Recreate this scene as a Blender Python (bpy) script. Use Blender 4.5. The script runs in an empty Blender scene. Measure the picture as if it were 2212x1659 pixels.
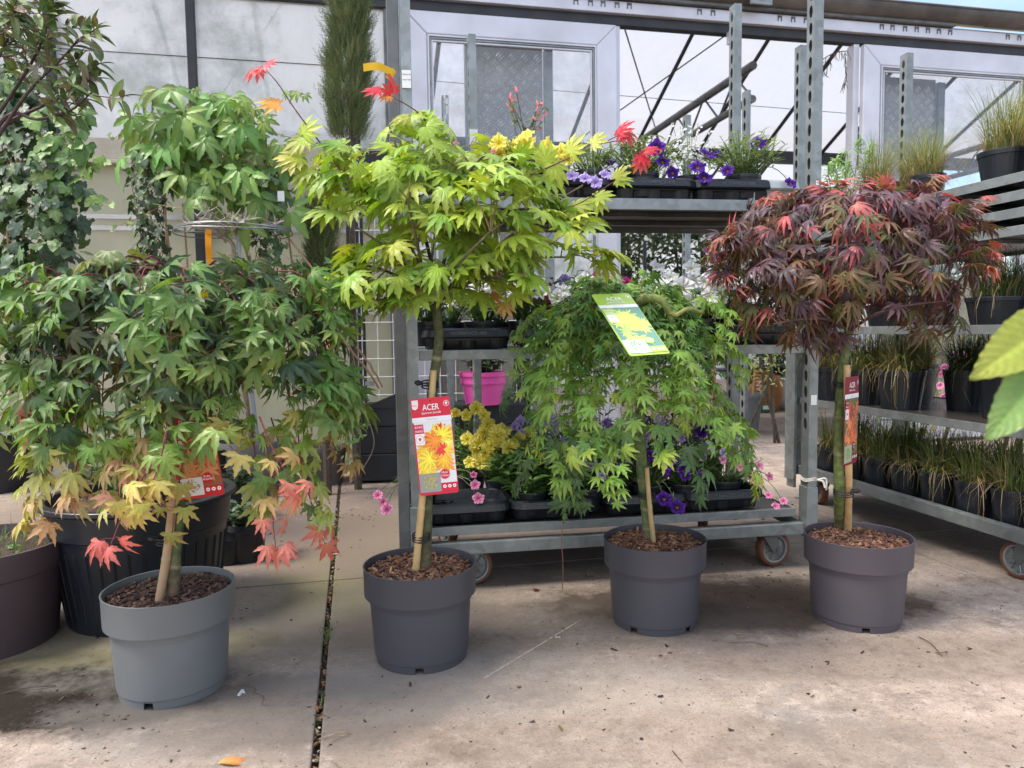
import bpy, math, random
import numpy as np
from mathutils import Vector, Matrix
rad = math.radians
C = bpy.context.scene.collection
SC = bpy.context.scene

# ------------------------------------------------------------------ camera
FP, THX, RO, CH = 1600.0, math.atan(113.5/1600), rad(.8), .79      # focal length in reference pixels (2212 wide), pitch, roll, eye height
Fw = np.array([0, math.cos(THX), -math.sin(THX)]); R0 = np.array([1., 0, 0]); U0 = np.array([0, math.sin(THX), math.cos(THX)])
Rt = math.cos(RO)*R0 - math.sin(RO)*U0; Up = math.cos(RO)*U0 + math.sin(RO)*R0
cam = bpy.data.cameras.new('camera'); camo = bpy.data.objects.new('camera', cam); C.objects.link(camo)
M = Matrix((Rt, Up, -Fw)).transposed().to_4x4(); M.translation = Vector((0, 0, CH)); camo.matrix_world = M
cam.sensor_width = 36; cam.lens = 36*FP/2212; cam.clip_start = .02; cam.clip_end = 3000
cam.dof.use_dof = True; cam.dof.focus_distance = 2.0; cam.dof.aperture_fstop = 6.5
SC.camera = camo
# ------------------------------------------------------------------ sky, sun, exposure
SUN_EL, SUN_AZ = 58, -108            # azimuth from +Y towards +X
w = bpy.data.worlds.new('World'); SC.world = w; w.use_nodes = True
nt = w.node_tree; N = nt.nodes; L = nt.links
bg = N['Background']; bg.inputs[1].default_value = .14
sky = N.new('ShaderNodeTexSky'); sky.sky_type = 'NISHITA'; sky.sun_disc = False
sky.sun_elevation = rad(SUN_EL); sky.sun_rotation = rad(SUN_AZ); sky.dust_density = 1.5
tc = N.new('ShaderNodeTexCoord'); mp = N.new('ShaderNodeMapping'); mp.inputs['Scale'].default_value = (1, 1, 2.6)
mp.inputs['Location'].default_value = (2.02, 1.4, .58)
nz = N.new('ShaderNodeTexNoise'); nz.inputs['Scale'].default_value = 2.2; nz.inputs['Detail'].default_value = 9; nz.inputs['Roughness'].default_value = .55
rp = N.new('ShaderNodeValToRGB'); rp.color_ramp.elements[0].position = .45; rp.color_ramp.elements[1].position = .62
mx = N.new('ShaderNodeMix'); mx.data_type = 'RGBA'; mx.inputs['B'].default_value = (9.5, 9.3, 9.4, 1)
L.new(tc.outputs['Generated'], mp.inputs[0]); L.new(mp.outputs[0], nz.inputs[0]); L.new(nz.outputs[0], rp.inputs[0])
gap_d = N.new('ShaderNodeVectorMath'); gap_d.operation = 'DOT_PRODUCT'; gap_d.inputs[1].default_value = (.508, .795, .332)   # a break in the cloud, ahead and to the right
gap_r = N.new('ShaderNodeMapRange'); gap_r.inputs[1].default_value = .90; gap_r.inputs[2].default_value = .975; gap_r.inputs[3].default_value = 1; gap_r.inputs[4].default_value = .12
gap_m = N.new('ShaderNodeMath'); gap_m.operation = 'MULTIPLY'; L.new(tc.outputs['Generated'], gap_d.inputs[0]); L.new(gap_d.outputs['Value'], gap_r.inputs[0]); L.new(gap_r.outputs[0], gap_m.inputs[0]); L.new(rp.outputs[0], gap_m.inputs[1]); L.new(gap_m.outputs[0], mx.inputs['Factor']); L.new(sky.outputs[0], mx.inputs['A']); L.new(mx.outputs['Result'], bg.inputs[0])
sl = bpy.data.lights.new('sun', 'SUN'); sl.energy = 2.3; sl.angle = rad(20); sl.color = (1, .93, .82)
so = bpy.data.objects.new('sun', sl); C.objects.link(so)
sd = Vector((math.sin(rad(SUN_AZ))*math.cos(rad(SUN_EL)), math.cos(rad(SUN_AZ))*math.cos(rad(SUN_EL)), math.sin(rad(SUN_EL))))
so.rotation_euler = sd.to_track_quat('Z', 'Y').to_euler(); so.location = (2, 4, 8)
SC.view_settings.view_transform = 'Standard'; SC.view_settings.look = 'None'; SC.view_settings.gamma = 1
SC.view_settings.exposure = 1.22
SC.cycles.max_bounces = 8; SC.cycles.transparent_max_bounces = 12

# ------------------------------------------------------------------ pixel -> place helpers
def ray(px, py):
    return Fw + (px-1106)/FP*Rt + (829.5-py)/FP*Up
def gnd(px, py, z=0):
    d = ray(px, py); t = (z-CH)/d[2]; return np.array([d[0]*t, d[1]*t, z])
def at(px, py, Y):
    d = ray(px, py); t = Y/d[1]; return np.array([d[0]*t, Y, CH+d[2]*t])

# ------------------------------------------------------------------ mesh builder
class MB:
    def __init__(s): s.v = []; s.f = []; s.c = []; s.n = 0
    def add(s, v, f, c=(1, 1, 1)):
        v = np.asarray(v, float).reshape(-1, 3); c = np.asarray(c, float)
        if c.ndim == 1: c = np.tile(c, (len(v), 1))
        s.v.append(v); s.c.append(c); n = s.n
        s.f.extend([[i+n for i in q] for q in f]); s.n += len(v)
        return s
    def box(s, lo, hi, c=(1, 1, 1), rz=0, ctr=None):
        x0, y0, z0 = lo; x1, y1, z1 = hi
        v = np.array([(x0,y0,z0),(x1,y0,z0),(x1,y1,z0),(x0,y1,z0),(x0,y0,z1),(x1,y0,z1),(x1,y1,z1),(x0,y1,z1)], float)
        if rz:
            m = v.mean(0) if ctr is None else np.array(ctr); cs, sn = math.cos(rz), math.sin(rz); d = v-m
            v = np.stack([d[:,0]*cs-d[:,1]*sn, d[:,0]*sn+d[:,1]*cs, d[:,2]], 1)+m
        return s.add(v, [(0,3,2,1),(4,5,6,7),(0,1,5,4),(1,2,6,5),(2,3,7,6),(3,0,4,7)], c)
    def tube(s, pts, r, seg=8, c=(1, 1, 1), cap=True):
        P = np.asarray(pts, float); n = len(P); r = np.broadcast_to(np.asarray(r, float), (n,))
        T = np.gradient(P, axis=0); T /= np.linalg.norm(T, axis=1)[:, None]+1e-12
        a = np.array([0, 0, 1.]) if abs(T[0][2]) < .9 else np.array([1., 0, 0])
        V = []; u = np.cross(T[0], a); u /= np.linalg.norm(u)
        ang = np.arange(seg)*2*math.pi/seg
        for i in range(n):
            u = u-T[i]*u.dot(T[i]); u /= np.linalg.norm(u)+1e-12; w_ = np.cross(T[i], u)
            V.append(P[i]+r[i]*(np.cos(ang)[:, None]*u+np.sin(ang)[:, None]*w_))
        F = [(i*seg+k, i*seg+(k+1) % seg, (i+1)*seg+(k+1) % seg, (i+1)*seg+k) for i in range(n-1) for k in range(seg)]
        if cap: F += [tuple(range(seg))[::-1], tuple((n-1)*seg+k for k in range(seg))]
        c = np.asarray(c, float)
        if c.ndim == 2 and len(c) == n: c = np.repeat(c, seg, 0)
        return s.add(np.concatenate(V), F, c)
    def lathe(s, prof, seg=48, ctr=(0, 0, 0), c=(1, 1, 1), wob=0):
        ang = np.arange(seg)*2*math.pi/seg; V = []
        for r, z in prof: V.append(np.stack([r*np.cos(ang), r*np.sin(ang), np.full(seg, z)], 1))
        V = np.concatenate(V)+np.asarray(ctr, float)
        F = [(i*seg+k, i*seg+(k+1) % seg, (i+1)*seg+(k+1) % seg, (i+1)*seg+k) for i in range(len(prof)-1) for k in range(seg)]
        return s.add(V, F, c)
    def poly(s, pts, c=(1, 1, 1)): return s.add(pts, [tuple(range(len(pts)))], c)
    def build(s, name, mat, parent=None, smooth=False, bevel=0, world=False):
        V = np.concatenate(s.v) if s.v else np.zeros((0, 3))
        if world and parent is not None:
            x, y, z, rz = WO[parent.name]; d = V-np.array([x, y, z]); cs, sn = math.cos(-rz), math.sin(-rz)
            V = np.stack([d[:,0]*cs-d[:,1]*sn, d[:,0]*sn+d[:,1]*cs, d[:,2]], 1)
        me = bpy.data.meshes.new(name); me.from_pydata(V.tolist(), [], s.f)
        at_ = me.attributes.new('col', 'FLOAT_COLOR', 'POINT')
        cc = np.concatenate([np.concatenate(s.c), np.ones((len(V), 1))], 1); at_.data.foreach_set('color', cc.astype('f').ravel())
        if smooth: me.polygons.foreach_set('use_smooth', [True]*len(me.polygons))
        me.materials.append(mat); me.update()
        o = bpy.data.objects.new(name, me); C.objects.link(o)
        if parent is not None:
            o.parent = parent; WO[o.name] = WO.get(parent.name, (0, 0, 0, 0))
        else: WO[o.name] = (0, 0, 0, 0)
        if bevel:
            b = o.modifiers.new('bevel', 'BEVEL'); b.width = bevel; b.segments = 2; b.limit_method = 'ANGLE'; b.angle_limit = rad(50)
        return o
WO = {}
def thing(name, label, cat, loc=(0, 0, 0), rz=0, group=None):
    o = bpy.data.objects.new(name, None); C.objects.link(o); o.location = tuple(float(q) for q in loc); o.rotation_euler = (0, 0, rz)
    o.empty_display_size = .05
    WO[o.name] = (loc[0], loc[1], loc[2], rz); return tag(o, label, cat, group)
def tag(o, label, cat, group=None, kind=None):
    if label: o['label'] = label
    if cat: o['category'] = cat
    if group: o['group'] = group
    if kind: o['kind'] = kind
    return o
def copy_tree(o, parent=None):
    c = o.copy(); C.objects.link(c); c.parent = parent
    for ch in [q for q in C.objects if q.parent == o]: copy_tree(ch, c)
    return c
def dup(o, loc, rz, label, group=None, sc=None):
    c = copy_tree(o); c.location = tuple(float(q) for q in loc); c.rotation_euler = (0, 0, rz); c['label'] = label
    if group: c['group'] = group
    if sc: c.scale = sc if isinstance(sc, tuple) else (sc, sc, sc)
    return c

# ------------------------------------------------------------------ materials
def mat(name, color=None, rough=.5, metal=0, nscale=0, namt=0, bump=0, bscale=None, trans=0, spec=.5, c2=None, alpha=1, coords='Object', patch=None, coat=0, dust=None):
    m = bpy.data.materials.new(name); m.use_nodes = True; n = m.node_tree.nodes; l = m.node_tree.links
    p = n['Principled BSDF']; p.inputs['Roughness'].default_value = rough; p.inputs['Metallic'].default_value = metal
    p.inputs['Specular IOR Level'].default_value = spec; p.inputs['Coat Weight'].default_value = coat
    if color is None:
        a = n.new('ShaderNodeAttribute'); a.attribute_name = 'col'; src = a.outputs['Color']
    else:
        a = n.new('ShaderNodeRGB'); a.outputs[0].default_value = (*color, 1); src = a.outputs[0]
    t = n.new('ShaderNodeTexCoord'); co = t.outputs[coords]
    if namt:
        z = n.new('ShaderNodeTexNoise'); z.inputs['Scale'].default_value = nscale; z.inputs['Detail'].default_value = 6; l.new(co, z.inputs[0])
        r = n.new('ShaderNodeMapRange'); r.inputs[1].default_value = .3; r.inputs[2].default_value = .7; r.inputs[3].default_value = 0; r.inputs[4].default_value = 1
        l.new(z.outputs[0], r.inputs[0])
        x = n.new('ShaderNodeMix'); x.data_type = 'RGBA'; l.new(r.outputs[0], x.inputs['Factor'])
        if c2 is None:
            d = n.new('ShaderNodeMix'); d.data_type = 'RGBA'; d.blend_type = 'MULTIPLY'; d.inputs['Factor'].default_value = 1
            d.inputs['B'].default_value = (1-namt, 1-namt, 1-namt, 1); l.new(src, d.inputs['A']); l.new(d.outputs['Result'], x.inputs['B'])
        else: x.inputs['B'].default_value = (*c2, 1)
        l.new(src, x.inputs['A']); src = x.outputs['Result']
        if patch:   # angular spangle / stain cells
            vo = n.new('ShaderNodeTexVoronoi'); vo.inputs['Scale'].default_value = patch[0]; l.new(co, vo.inputs[0])
            sp = n.new('ShaderNodeSeparateColor'); l.new(vo.outputs['Color'], sp.inputs[0])
            r2 = n.new('ShaderNodeMapRange'); r2.inputs[3].default_value = 1-patch[1]; r2.inputs[4].default_value = 1+patch[1]; l.new(sp.outputs[0], r2.inputs[0])
            y = n.new('ShaderNodeVectorMath'); y.operation = 'SCALE'; l.new(src, y.inputs[0]); l.new(r2.outputs[0], y.inputs['Scale']); src = y.outputs[0]
        rr = n.new('ShaderNodeMapRange'); rr.inputs[3].default_value = max(0, rough-.1); rr.inputs[4].default_value = min(1, rough+.12); l.new(z.outputs[0], rr.inputs[0]); l.new(rr.outputs[0], p.inputs['Roughness'])
    l.new(src, p.inputs['Base Color'])
    if dust:
        for sc_, lo, hi, am, cc in ((4.5, .42, .70, .55, dust), (150, .56, .64, .6, dust), (60, .60, .66, .8, tuple(q*.2 for q in dust))):
            dz = n.new('ShaderNodeTexNoise'); dz.inputs['Scale'].default_value = sc_; dz.inputs['Detail'].default_value = 7; dz.inputs['Roughness'].default_value = .65; l.new(co, dz.inputs[0])
            dr = n.new('ShaderNodeMapRange'); dr.inputs[1].default_value = lo; dr.inputs[2].default_value = hi; dr.inputs[4].default_value = am; l.new(dz.outputs[0], dr.inputs[0])
            dm = n.new('ShaderNodeMix'); dm.data_type = 'RGBA'; l.new(dr.outputs[0], dm.inputs['Factor']); l.new(src, dm.inputs['A']); dm.inputs['B'].default_value = (*cc, 1); src = dm.outputs['Result']
    if bump:
        b = n.new('ShaderNodeTexNoise'); b.inputs['Scale'].default_value = bscale or nscale*3; b.inputs['Detail'].default_value = 5; l.new(co, b.inputs[0])
        u = n.new('ShaderNodeBump'); u.inputs['Strength'].default_value = bump; u.inputs['Distance'].default_value = .003; l.new(b.outputs[0], u.inputs['Height']); l.new(u.outputs[0], p.inputs['Normal'])
    out = n['Material Output']
    if trans:
        tr = n.new('ShaderNodeBsdfTranslucent'); h = n.new('ShaderNodeVectorMath'); h.operation = 'MULTIPLY'; h.inputs[1].default_value = (1.35, 1.25, .6) if coat == 0 else (1, 1, 1)
        l.new(src, h.inputs[0]); l.new(h.outputs[0], tr.inputs[0]); s = n.new('ShaderNodeMixShader'); s.inputs[0].default_value = trans
        l.new(p.outputs[0], s.inputs[1]); l.new(tr.outputs[0], s.inputs[2]); l.new(s.outputs[0], out.inputs[0])
    return m
def glassy(name, film, op, tint=(1, 1, 1), sc=3, gloss=.08, refl_grime=None):
    """thin sheet: part clear, part milky (diffuse + translucent), faint gloss"""
    m = bpy.data.materials.new(name); m.use_nodes = True; n = m.node_tree.nodes; l = m.node_tree.links; n.remove(n['Principled BSDF'])
    tr = n.new('ShaderNodeBsdfTransparent'); tr.inputs[0].default_value = (*tint, 1)
    df = n.new('ShaderNodeBsdfDiffuse'); df.inputs[0].default_value = (*film, 1); tl = n.new('ShaderNodeBsdfTranslucent'); tl.inputs[0].default_value = (*film, 1)
    m1 = n.new('ShaderNodeMixShader'); m1.inputs[0].default_value = .5; l.new(df.outputs[0], m1.inputs[1]); l.new(tl.outputs[0], m1.inputs[2])
    t = n.new('ShaderNodeTexCoord'); z = n.new('ShaderNodeTexNoise'); z.inputs['Scale'].default_value = sc; z.inputs['Detail'].default_value = 8; z.inputs['Roughness'].default_value = .7; l.new(t.outputs['Object'], z.inputs[0])
    r = n.new('ShaderNodeMapRange'); r.inputs[1].default_value = .3; r.inputs[2].default_value = .7; r.inputs[3].default_value = max(0, op-.14); r.inputs[4].default_value = min(1, op+.14); l.new(z.outputs[0], r.inputs[0])
    m2 = n.new('ShaderNodeMixShader'); l.new(r.outputs[0], m2.inputs[0]); l.new(tr.outputs[0], m2.inputs[1]); l.new(m1.outputs[0], m2.inputs[2])
    if refl_grime:  # blotches paint tree reflections into the film colour; on the glass, grime
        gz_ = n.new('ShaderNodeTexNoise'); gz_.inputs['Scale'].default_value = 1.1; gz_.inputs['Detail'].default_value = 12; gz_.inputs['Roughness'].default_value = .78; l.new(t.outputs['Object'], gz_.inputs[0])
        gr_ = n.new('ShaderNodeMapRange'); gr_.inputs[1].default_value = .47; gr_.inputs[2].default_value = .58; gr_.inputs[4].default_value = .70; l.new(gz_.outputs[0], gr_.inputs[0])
        gm = n.new('ShaderNodeMix'); gm.data_type = 'RGBA'; gm.inputs['A'].default_value = (*film, 1); gm.inputs['B'].default_value = (*refl_grime, 1); l.new(gr_.outputs[0], gm.inputs['Factor']); l.new(gm.outputs['Result'], df.inputs[0]); l.new(gm.outputs['Result'], tl.inputs[0])
    g = n.new('ShaderNodeBsdfGlossy'); g.inputs['Roughness'].default_value = .12; m3 = n.new('ShaderNodeMixShader'); m3.inputs[0].default_value = gloss
    l.new(m2.outputs[0], m3.inputs[1]); l.new(g.outputs[0], m3.inputs[2]); l.new(m3.outputs[0], n['Material Output'].inputs[0]); return m
MT = dict(
    galv=mat('galvanised_steel', (.27, .295, .295), .48, .55, 9, .28, .05, 60, patch=(38, .13)),
    galvd=mat('weathered_steel', (.15, .155, .155), .55, .4, 8, .35, .1, 60, patch=(30, .12)),
    alu=mat('white_aluminium', (.62, .61, .66), .35, .25, 5, .2, .03, 50),
    dark=mat('dark_steel', (.035, .035, .04), .5, .3, 8, .3, .1, 60),
    gutter=mat('gutter_steel', (.12, .105, .095), .5, .4, 6, .5, .15, 30),
    pgrey=mat('grey_plastic', (.135, .146, .152), .42, 0, 7, .12, .03, 90, dust=(.30, .29, .27)),
    panth=mat('anthracite_plastic', (.060, .060, .071), .42, 0, 7, .12, .03, 90, dust=(.15, .14, .14)),
    pmauve=mat('mauve_grey_plastic', (.080, .070, .083), .42, 0, 7, .12, .03, 90, dust=(.18, .16, .16)),
    pplum=mat('plum_plastic', (.075, .05, .058), .5, 0, 7, .2, .03, 90, dust=(.16, .12, .10)),
    pblack=mat('black_plastic', (.012, .015, .021), .36, 0, 9, .3, .05, 90, dust=(.07, .065, .055)),
    pwhite=mat('pale_plastic', (.5, .54, .54), .4, 0, 9, .1),
    pink=mat('pink_plastic', (.72, .09, .38), .4, 0, 9, .1),
    wood=mat('black_stained_wood', (.012, .014, .019), .6, 0, 5, .3, .5, 18),
    ply=mat('phenolic_ply', (.055, .047, .042), .3, 0, 6, .4, .1, 40),
    tan=mat('beige_panel', (.42, .37, .25), .6, 0, 2.2, .3, .05, 20),
    cane=mat('bamboo_cane', None, .5, 0, 30, .25, .1, 120),
    bark=mat('bark', None, .75, 0, 60, .6, .8, 160),
    soil=mat('soil', (.025, .016, .012), .95, 0, 60, .5, 1, 90),
    chip=mat('bark_chips', None, .8, 0, 90, .3, .3, 200),
    leaf=mat('leaf', None, .42, 0, 25, .22, .15, 70, trans=.32, spec=.4),
    leafd=mat('glossy_leaf', None, .46, 0, 25, .25, .15, 70, trans=.14, spec=.5),
    needle=mat('needles', None, .7, 0, 20, .3, trans=.15),
    petal=mat('petals', None, .6, 0, 40, .06, trans=.35, spec=.2, coat=.001),
    paint=mat('printed_plastic', None, .35, 0, spec=.4),
    rope=mat('string', (.6, .58, .52), .9),
    rubber=mat('black_rubber', (.01, .01, .011), .6),
    tyre=mat('brown_tyre', (.16, .06, .035), .55, 0, 12, .3, .1, 60),
    white=mat('white_paint', (.7, .7, .7), .5, 0, 10, .15),
    bag=mat('bag_plastic', (.30, .13, .035), .35, 0, 8, .3, .6, 14),
    film=glassy('milky_film', (.82, .82, .82), .68, sc=2.2, gloss=.05, refl_grime=(.38, .42, .37)),  # dark mottling is reflected foliage painted into the sheet
    glass=glassy('dusty_glass', (.5, .52, .55), .15, (.95, .96, .97), 7, .04, refl_grime=(.3, .32, .28)),
    roof=glassy('roof_sheet', (.58, .58, .61), .93, sc=1.2, gloss=.02),
    plate=mat('chequer_plate', None, .38, .55, 8, .25, .05, 60),
)

# ------------------------------------------------------------------ leaf templates (unit length, tip +Y)
def palm(n, spread, lens, wid, sinus, droop, rng, fold=.25, curl=.0, serr=.05, base=.0, peak=.4, midtone=1.22):
    V = [(0, 0, 0)]; K = [midtone]; F = []
    A = [math.radians(spread)*(2*i/(n-1)-1) for i in range(n)]
    Ls = [l*(1+rng.uniform(-.08, .08)) for l in lens]
    sin_idx = []
    for i in range(n+1):
        if i == 0: a = A[0]-.35; r = base+.10
        elif i == n: a = A[-1]+.35; r = base+.10
        else: a = (A[i-1]+A[i])/2; r = sinus*min(Ls[i-1], Ls[i])
        V.append((r*math.sin(a), r*math.cos(a), 0)); K.append(.95); sin_idx.append(len(V)-1)
    ts = [.34, .46, .58, .70, .82, .92]
    for i in range(n):
        a = A[i]+rng.uniform(-.06, .06); l = Ls[i]; d = (math.sin(a), math.cos(a)); p = (math.cos(a), -math.sin(a)); w_ = wid*l*(1+rng.uniform(-.1, .1))
        r0 = min(sinus*.9, .3)*l
        V.append((d[0]*r0, d[1]*r0, 0)); K.append(midtone); m0 = len(V)-1
        prev = (sin_idx[i], m0, sin_idx[i+1]); F += [(0, m0, sin_idx[i]), (0, sin_idx[i+1], m0)]
        for j, t in enumerate(ts):
            t2 = max(t, sinus+.02+.12*(j))if sinus > .3 else t
            t2 = sinus+(1-sinus)*(t-.30)/.70 if sinus > .3 else t
            u = (t2-sinus)/(1-sinus) if sinus < 1 else t
            hw = w_*1.12*max(0, (math.sin(math.pi*min(1, (t-.12)/.88)**.72)))**.95*(1+(serr*2.2 if j % 2 == 0 else -serr*2.2))*(1-.45*max(0, t-.55)/.45)
            b = (d[0]*t2*l, d[1]*t2*l); fz = fold*hw; sh = 0 if j % 2 else -.02*l
            V += [(b[0]-p[0]*hw-d[0]*sh, b[1]-p[1]*hw-d[1]*sh, fz), (b[0], b[1], 0), (b[0]+p[0]*hw-d[0]*sh, b[1]+p[1]*hw-d[1]*sh, fz)]; K += [.95, midtone*.95, .95]
            k = len(V)-3; F += [(prev[0], prev[1], k+1, k), (prev[1], prev[2], k+2, k+1)]; prev = (k, k+1, k+2)
        V.append((d[0]*l, d[1]*l, 0)); K.append(1.); k = len(V)-1; F += [(prev[0], prev[1], k), (prev[1], prev[2], k)]
    V = np.array(V); r = np.hypot(V[:, 0], V[:, 1])
    V[:, 2] += -droop*r**2*(1+.3*rng.uniform(-1, 1)) + curl*np.sin(V[:, 0]*5+rng.uniform(0, 6))*r*.3
    return V, F, np.array(K), np.clip(r, 0, 1)
def ovate(wid, rng, fold=.3, droop=.25, n=6, pk=.8, serr=0):
    V = [(0, 0, 0)]; K = [1.2]; F = []; prev = (0, 0, 0)
    for j in range(1, n):
        t = j/n; hw = wid*math.sin(math.pi*t**pk)**.85*(1+(serr if j % 2 else -serr)); k = len(V)
        V += [(-hw, t, fold*hw), (0, t, 0), (hw, t, fold*hw)]; K += [.95, 1.2, .95]
        F += [(0, k+1, k), (0, k+2, k+1)] if j == 1 else [(prev[0], prev[1], k+1, k), (prev[1], prev[2], k+2, k+1)]; prev = (k, k+1, k+2)
    V.append((0, 1, 0)); K.append(1); k = len(V)-1; F += [(prev[0], prev[1], k), (prev[1], prev[2], k)]
    V = np.array(V, float); V[:, 2] -= droop*V[:, 1]**2*(1+.4*rng.uniform(-1, 1)); return V, F, np.array(K), V[:, 1].clip(0, 1)
def compound(n, spread, wid, rng, serr=.12):
    V = []; F = []; K = []; R = []; o = 0
    for i in range(n):
        a = math.radians(spread)*(2*i/(n-1)-1); v, f, k, r = ovate(wid, rng, .3, .4, 8, .9, serr); s = 1-.28*abs(2*i/(n-1)-1); v = v*s; v[:, 1] += .1
        ca, sa = math.cos(a), math.sin(a); v = np.stack([v[:, 0]*ca+v[:, 1]*sa, -v[:, 0]*sa+v[:, 1]*ca, v[:, 2]-.004*i], 1)
        V.append(v); F += [[q+o for q in x] for x in f]; K.append(k); R.append(r); o += len(v)
    return np.concatenate(V), F, np.concatenate(K), np.concatenate(R)
_r = random.Random(5)
T = dict(
    green=[palm(5, 80, [.82, .98, 1, .98, .82], .135, .17, _r.uniform(.25, .8), _r, .35, .05, _r.uniform(0, .1)) for _ in range(9)]+[palm(7, 112, [.38, .82, .98, 1, .98, .82, .38], .13, .18, _r.uniform(.25, .8), _r, .35, .05, _r.uniform(0, .1)) for _ in range(4)],
    lime=[palm(9, 122, [.52, .72, .86, .96, 1, .96, .86, .72, .52], .125, .50, _r.uniform(.1, .8), _r, .25, .08, .06, midtone=1.3) for _ in range(11)],
    small=[palm(7, 112, [.42, .72, .93, 1, .93, .72, .42], .125, .26, _r.uniform(.15, .9), _r, .3, .06, _r.uniform(0, .1)) for _ in range(10)],
    purple=[palm(7, 105, [.5, .8, .96, 1, .96, .8, .5], .098, .2, _r.uniform(.2, 1.0), _r, .35, .08, .04) for _ in range(11)],
    ivy=[palm(5, 100, [.55, .72, 1, .72, .55], .3, .5, _r.uniform(0, .3), _r, .12, .1, 0, .05, midtone=1.5) for _ in range(5)],
    oval=[ovate(.2, _r) for _ in range(4)], broad=[ovate(.32, _r, .2, .3, 7) for _ in range(4)], slim=[ovate(.12, _r, .2, .2, 5) for _ in range(4)],
    five=[compound(5, 95, .2, _r) for _ in range(5)],
    lanc=[ovate(.14, _r, .25, .35, 5) for _ in range(3)],
)
def unit(v): v = np.asarray(v, float); return v/(np.linalg.norm(v)+1e-12)
def put_leaf(mb, tpl, pos, tip, nrm, size, col, tipcol=None, rng=random):
    V, F, K, R = tpl
    Y = unit(tip); Z = np.asarray(nrm, float); Z = Z-Y*Z.dot(Y); Z = unit(Z) if np.linalg.norm(Z) > 1e-3 else unit(np.cross(Y, (1, .3, .2))); X = np.cross(Y, Z)*(rng.uniform(.72, 1.06) if rng is not None else 1)
    W = np.asarray(pos)+size*(V[:, :1]*X+V[:, 1:2]*Y+V[:, 2:3]*Z)
    c = np.asarray(col)[None, :]*K[:, None]
    if tipcol is not None: f = (R**1.5)[:, None]*.8; c = c*(1-f)+np.asarray(tipcol)[None, :]*f
    mb.add(W, F, c.clip(0, 1))
def jit(c, rng, a=.18, h=.08):
    k = 1+rng.uniform(-a, a); return [min(1, max(0.002, q*k*(1+rng.uniform(-h, h)))) for q in c]
def mixc(a, b, t): return [x*(1-t)+y*t for x, y in zip(a, b)]
def curve(p0, p1, n, bow, rng=None, wig=0):
    """points from p0 to p1 bent by vector bow"""
    p0 = np.asarray(p0, float); p1 = np.asarray(p1, float); t = np.linspace(0, 1, n)[:, None]
    P = p0*(1-t)+p1*t+np.asarray(bow)*4*t*(1-t)
    if wig and rng is not None: P[1:-1] += np.array([[rng.gauss(0, wig) for _ in range(3)] for _ in range(n-2)])
    return P
def spline(pts, k=6):
    P = [np.asarray(p, float) for p in pts]; P = [2*P[0]-P[1]]+P+[2*P[-1]-P[-2]]; out = []
    for i in range(1, len(P)-2):
        for j in range(k):
            t = j/k; a, b, c_, d = P[i-1], P[i], P[i+1], P[i+2]
            out.append(.5*(2*b+(c_-a)*t+(2*a-5*b+4*c_-d)*t*t+(3*b-a-3*c_+d)*t**3))
    out.append(P[-2]); return np.array(out)

# ------------------------------------------------------------------ text
def text_mb(mb, s, O, ux, uy, height, col, center=True, maxw=None, lift=None, bold=0, spacing=1):
    cu = bpy.data.curves.new('t', 'FONT'); cu.body = s; cu.size = 1; cu.resolution_u = 3; cu.offset = bold; cu.space_character = spacing
    o = bpy.data.objects.new('t', cu); C.objects.link(o); bpy.context.view_layer.update()
    me = bpy.data.meshes.new_from_object(o.evaluated_get(bpy.context.evaluated_depsgraph_get()))
    V = np.array([v.co[:] for v in me.vertices]); F = [list(p.vertices) for p in me.polygons]
    bpy.data.objects.remove(o); bpy.data.meshes.remove(me); bpy.data.curves.remove(cu)
    if not len(V): return
    V[:, :2] *= height/.7; w_ = V[:, 0].max()-V[:, 0].min()
    if maxw and w_ > maxw: V[:, 0] *= maxw/w_; w_ = maxw
    if center: V[:, 0] -= (V[:, 0].max()+V[:, 0].min())/2
    ux = unit(ux); uy = unit(uy); nz_ = np.cross(ux, uy)
    mb.add(np.asarray(O)+V[:, :1]*ux+V[:, 1:2]*uy+nz_*(lift or 0), F, col)
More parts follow.
